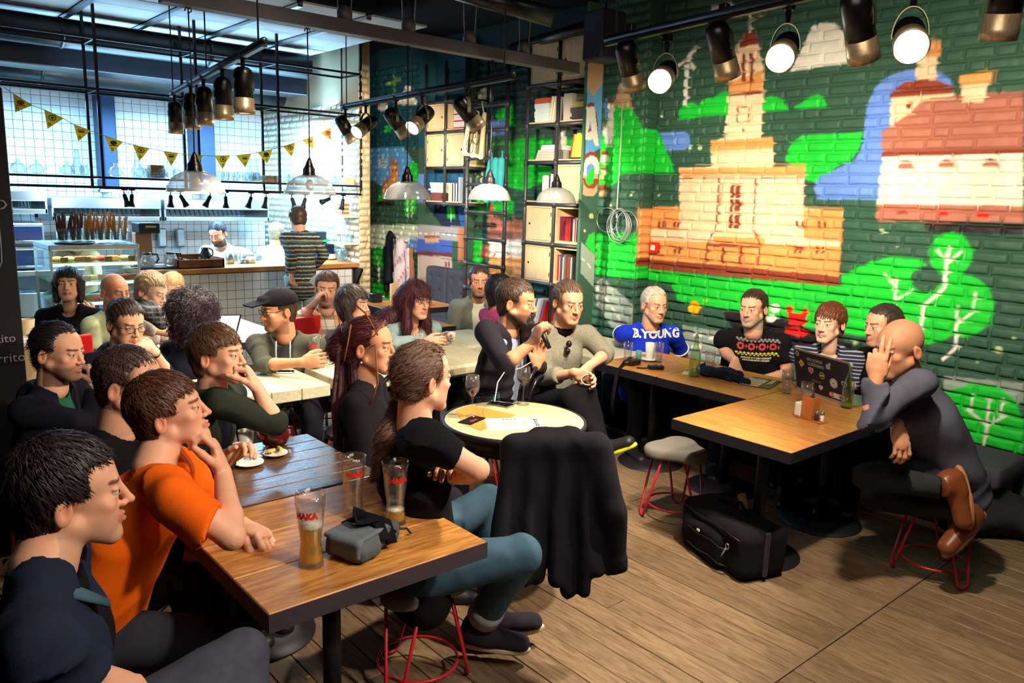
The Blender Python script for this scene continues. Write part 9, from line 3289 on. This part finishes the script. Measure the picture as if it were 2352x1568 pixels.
# hung things
xc = PX(905, 560, XB)[0]
def hang(nm, lab, cat, prims, m, c, h=.012, amp=.012, fr=34, seed=2, d=V(0, 1, .15)):
 v, f = surf(prims, h, disp=folds(d, fr, amp, seed))
 t = thing(nm, lab, cat, c)
 link('body', fast_mesh('body', v, f, m, None, V(*c)), t)
 return t
q = lambda x, y, dx=.12: PX(x, y, XB - dx)
t = hang('leather_jacket', 'black leather jacket hanging on the brick wall by the counter', 'jacket', [cap(q(898, 545), q(893, 640), .06, .08, .03), cap(q(905, 550), q(908, 620), .05, .05, .03), cap(q(886, 570), q(888, 665), .045, .035, .03), cap(q(896, 535), q(900, 552), .03, .04, .02)], mat('black_leather', srgb(26, 30, 42), rough=0.3), q(897, 532, .05))
t = hang('printed_hoodie', 'white hooded jacket with pink ring print hanging beside the leather jacket', 'jacket', [cap(q(922, 560), q(920, 660), .08, .1, .03), cap(q(936, 575), q(938, 650), .05, .04, .03), cap(q(910, 575), q(908, 660), .045, .04, .03), cap(q(914, 552), q(934, 552), .035, None, .02)], cloth('lilac_white', (216, 208, 222)), q(922, 545, .05))
c0 = V(*t.location)
mb = MB()
for i in range(16):
 p = q(906 + (i * 13) % 34, 565 + (i * 29) % 95, .245)
 mb.tube([p - c0 + V(0, .016 * math.cos(a), .016 * math.sin(a)) for a in np.linspace(0, 6.28, 11)[:-1]], .004, 5, closed=True)
mb.obj('ring_print', mat('pink_print', srgb(206, 110, 140), rough=0.9), t)
t = hang('brown_coat', 'brown coat behind the white hooded jacket on the wall', 'coat', [cap(q(944, 575, .09), q(946, 655, .09), .04, .04, .03)], cloth('brown_wool', (150, 110, 84)), q(944, 560, .05))
# tote bag with a bicycle print
XT = XLD - .05
tp = [PX(x, y, XT) for x, y in ((1081, 255), (1113, 262), (1105, 360), (1066, 352))]
t = thing('tote_bag', 'cream tote bag with a bicycle print hanging from the ladder', 'bag', tp[0])
ctr = sum(tp) / 4
v, f = surf([cap(tp[0], tp[3], .022, .03, .03), cap((tp[0] + tp[1]) / 2, (tp[2] + tp[3]) / 2, .022, .03, .03), cap(tp[1], tp[2], .02, .028, .03), cap(tp[3], tp[2], .02, None, .03)], .010, disp=folds(V(0, 1, .2), 26, .005, 3))
link('body', fast_mesh('body', v, f, cloth('natural_canvas', (226, 210, 176)), None, tp[0]), t)
for a, b in ((PX(1079, 244, XT), tp[0]), (PX(1112, 240, XT), tp[1])):
 mb = MB()
 mb.tube([a + V(.03, 0, .02) - tp[0], a + V(-.03, 0, .03) - tp[0], b - tp[0] + V(-.01, 0, 0), b - tp[0] + V(0, .02, -.03)], .009, 6, flat=.3)
 mb.obj('handle', cloth('natural_canvas', (226, 210, 176)), t)
mb = MB()
f3 = lambda x, y: PX(x, y, XT - .036) - tp[0]
mb.tube([f3(1093 + 8 * math.cos(a), 315 + 16 * math.sin(a)) for a in np.linspace(0, 6.28, 25)[:-1]], .003, 5, closed=True)
mb.tube([f3(1079 + 8 * math.cos(a), 336 + 16 * math.sin(a)) for a in np.linspace(0, 6.28, 25)[:-1]], .003, 5, closed=True)
for ln_ in (((1093, 315), (1090, 298), (1081, 296)), ((1090, 298), (1098, 297)), ((1093, 315), (1086, 318), (1090, 300)), ((1079, 336), (1086, 318))):
 mb.tube([f3(*p) for p in ln_], .003, 5)
mb.obj('bicycle_print', M_FRAME, t)
tq = [PX(x, y, XT - .04) for x, y in ((1128, 372), (1152, 368), (1150, 455), (1118, 458))]
t = thing('turquoise_bag', 'turquoise cloth bag hanging on the ladder behind the pendant lamp', 'bag', tq[0])
v, f = surf([cap(tq[0], tq[3], .03, .04, .03), cap(tq[1], tq[2], .03, .04, .03), cap((tq[0] + tq[1]) / 2, (tq[2] + tq[3]) / 2, .035, .05, .03)], .010, disp=folds(V(0, 1, .3), 30, .008, 3))
link('body', fast_mesh('body', v, f, cloth('turquoise_cloth', (70, 186, 190)), None, tq[0]), t)
mb = MB()
for a in tq[:2]:
 mb.tube([a - tq[0] + V(.01, .02, 0), a - tq[0] + V(.03, .02, .09), a - tq[0] + V(-.01, -.02, .09), a - tq[0] + V(0, -.02, 0)], .006, 6)
mb.obj('handle', cloth('turquoise_cloth', (70, 186, 190)), t)
# cable coil and conduit on the pier, fire alarm point
XD_ = XA - .03
mb = MB()
mb.tube([PX(x, y, XD_) for x, y in ((1429, 235), (1426, 330), (1420, 430), (1416, 500))], .006, 6)
o = mb.obj('wall_cable', mat('cable_grey', srgb(196, 206, 186), rough=0.4))
tag(o, 'pale vertical cable running down the pencil tree on the mural', 'cable')
t = thing('cable_coil', 'coil of grey steel cable hanging on the green brick pier', 'cable', PX(1418, 520, XD_))
c0 = V(*t.location)
for k, (cx_, cy_, rx, ry) in enumerate(((1420, 516, 22, 36), (1424, 516, 20, 38), (1426, 518, 24, 34), (1422, 514, 17, 32), (1420, 520, 26, 38), (1395, 505, 24, 28), (1440, 518, 24, 34), (1421, 516, 19, 36))):
 mb = MB()
 mb.tube([PX(cx_ + rx * math.cos(a), cy_ + ry * math.sin(a), XD_ - .006 * k) - c0 for a in np.linspace(0, 6.283, 29)[:-1]], .0045, 6, closed=True)
 mb.obj('loop', mat('steel_cable', srgb(176, 184, 176), rough=0.35, metal=0.6), t)
mb = MB()
mb.cyl(PX(1417, 486, XD_ - .03) - c0, PX(1417, 512, XD_ - .03) - c0, .012, n=8)
mb.obj('clamp', M_STEEL, t)
pa_ = PX(1501, 569, XW - .035)
t = thing('fire_alarm', 'red fire alarm call point on the painted tower', 'alarm', pa_)
mb = MB()
mb.box((-.01, -.048, -.048), (.035, .048, .048), .006)
mb.obj('case', mat('alarm_red', srgb(216, 30, 26), rough=0.3), t)
mb = MB()
mb.box((-.0125, -.024, -.02), (-.01, .024, .026))
mb.obj('label_plate', M_WHITE, t)
mb = MB()
for i in (-1, 0, 1):
 mb.box((-.0135, i * .012 - .003, .004), (-.012, i * .012 + .003, .008))
mb.obj('arrow_print', M_BLKP, t)
# laptop of the curly haired guest, back tables
lp = DD(512, 738, 5.75)
lx = unit(DD(528, 735, 5.75) - DD(494, 735, 5.95))
t = thing('open_laptop', 'open laptop with a bright screen beyond the curly haired guest', 'laptop', (lp[0], lp[1], TOP))
up_ = unit(UP + CR * .28)
c0 = V(lp[0], lp[1], TOP)
def scr(w0, w1, h0, h1, e, nm, m, par=t):
 mb = MB()
 Mx = np.column_stack([lx, unit(np.cross(up_, lx)), up_])
 mb.box((w0, -e, h0), (w1, e, h1), 0, Mx, (0, 0, .02))
 return mb.obj(nm, m, par)
scr(-.17, .17, 0, .235, .004, 'lid', M_ANTH)
scr(-.16, .16, .012, .225, .0048, 'screen', mat('lit_screen', (.8, .8, .95), emit=(.72, .70, 1.0), estr=2.2))
mb = MB()
mb.box((-.17, -.23, .002), (.17, 0, .018), .002, np.column_stack([lx, unit(np.cross(UP, lx)), UP]))
mb.obj('base', M_ANTH, t)
mb = MB()
for a, b, c in (((-.05, .15), (.0, .19), (.05, .15)), ((-.04, .11), (.02, .15), (.06, .09)), ((-.03, .06), (.03, .10), (.05, .05))):
 Mx = np.column_stack([lx, unit(np.cross(up_, lx)), up_])
 for e in (-.0055, .0055):
  mb.tube([Mx @ V(p[0], e, p[1]) + V(0, 0, .02) for p in (a, b, c)], .002, 5)
mb.obj('screen_drawing', M_BLKP, t)
for k in range(6):
 mb = MB()
 mb.box((0, 0, 0), (.21, .29, .008), .001)
 o = mb.obj('magazine', bookmat(((60, 90, 140), (230, 226, 216), (50, 60, 80))[k % 3]))
 b = Z(845, 692, TOP)
 o.location = V(b[0] + .02 * (k % 3), b[1] - .02 * (k % 2), TOP + .0085 * k)
 o.rotation_euler = (0, 0, .15 * (k % 3))
 tag(o, 'magazine in the low pile on the wooden table by the hanging jackets', 'magazine', 'magazines on the table by the jackets')
mb = MB()
mb.box((-.06, -.04, 0), (.06, .04, .1), .008)
o = mb.obj('card_stand', M_BLKP)
o.location = (4.32, 7.22, TOP)
tag(o, 'small black card stand behind the magazines by the brick partition', 'stand')
mb = MB()
mb.box((-.1, -.008, 0), (.1, .008, .2), .003)
o = mb.obj('menu_board', mat('ply', srgb(200, 176, 140), rough=0.6))
o.location = Z(905, 692, TOP)
o.rotation_euler = (0, 0, .6)
tag(o, 'pale plywood board standing on the table behind the red haired woman', 'board')
# red shell chairs
M_REDP = mat('red_plastic', srgb(206, 30, 34), rough=0.3)
for k, (px, py, d, rz, lab) in enumerate(((200, 790, 5.0, .3, 'red plastic chair partly visible behind the man in glasses'), (738, 742, 6.05, .2, 'red plastic chair behind the young man in the checked shirt'))):
 c = DD(px, py, d)
 t = thing('red_chair', lab, 'chair', (c[0], c[1], 0), rz, 'red plastic chairs')
 zt_ = c[2] + .04
 v, f = surf([rbox((0, .2, zt_ - .13), V(.15, .014, .12), rd=.013), rbox((0, 0, .44), V(.2, .2, .015), rd=.013, k=.06)], .012)
 link('shell', fast_mesh('shell', v, f, M_REDP), t)
 for sx, sy in ((1, 1), (-1, 1), (1, -1), (-1, -1)):
  mb = MB()
  mb.cyl((sx * .15, sy * .15, .43), (sx * .2, sy * .2, 0), .012, n=8)
  mb.obj('leg', M_STEEL, t)
# small service shelf and cup by the chalkboard
c = DD(66, 772, 4.9)
t = thing('service_counter', 'white topped wooden side counter behind the chalkboard', 'counter', (c[0] - .3, c[1], 0))
mb = MB()
mb.box((-.5, -.2, c[2] - .03), (.36, .2, c[2]), .004)
mb.obj('top', M_WHITE, t)
mb = MB()
mb.box((-.48, -.18, 0), (.34, .18, c[2] - .03))
mb.obj('cabinet', M_PINED, t)
b = V(c[0] - .02, c[1] + .02, c[2])
mb = MB()
mb.lathe([(.033, 0), (.034, .003), (.045, .1), (.042, .1), (.03, .006)], n=24)
o = mb.obj('paper_cup', mat('kraft_cup', srgb(206, 184, 140), rough=0.8))
o.location = DD(64, 768, 4.95) * V(1, 1, 0) + V(0, 0, c[2])
tag(o, 'beige paper cup on the side counter by the chalkboard', 'cup')
crumple('folded white napkin in front of the beige paper cup', DD(52, 772, 4.8) * V(1, 1, 0) + V(0, 0, c[2]), .06, .04, .006, M_WHITE, .3, seed=3)
# wrist watch and other small worn pieces
for P_, k, lab in ((G_, 'l', 'wrist_watch'),):
 S_, E_, W_ = P_['arms'][k]
 d = unit(W_ - E_)
 mb = MB()
 mb.cyl(W_ - d * .035, W_ - d * .012, .031, n=20)
 mb.cyl(W_ - d * .023 - CF * .024 - d * 0, W_ - d * .023 - CF * .036, .018, n=16)
 addpart(P_, lab, mb, M_BLKP)
# round stand plate near the travel bag and a crumb on the floor
mb = MB()
mb.ball((0, 0, .004), (.012, .009, .004), 6)
o = mb.obj('crumb', mat('crumb', srgb(206, 160, 70), rough=0.8))
o.location = Z(707, 1556, 0)
tag(o, 'yellow crumb lying on the dark floor at the bottom edge', 'crumb')
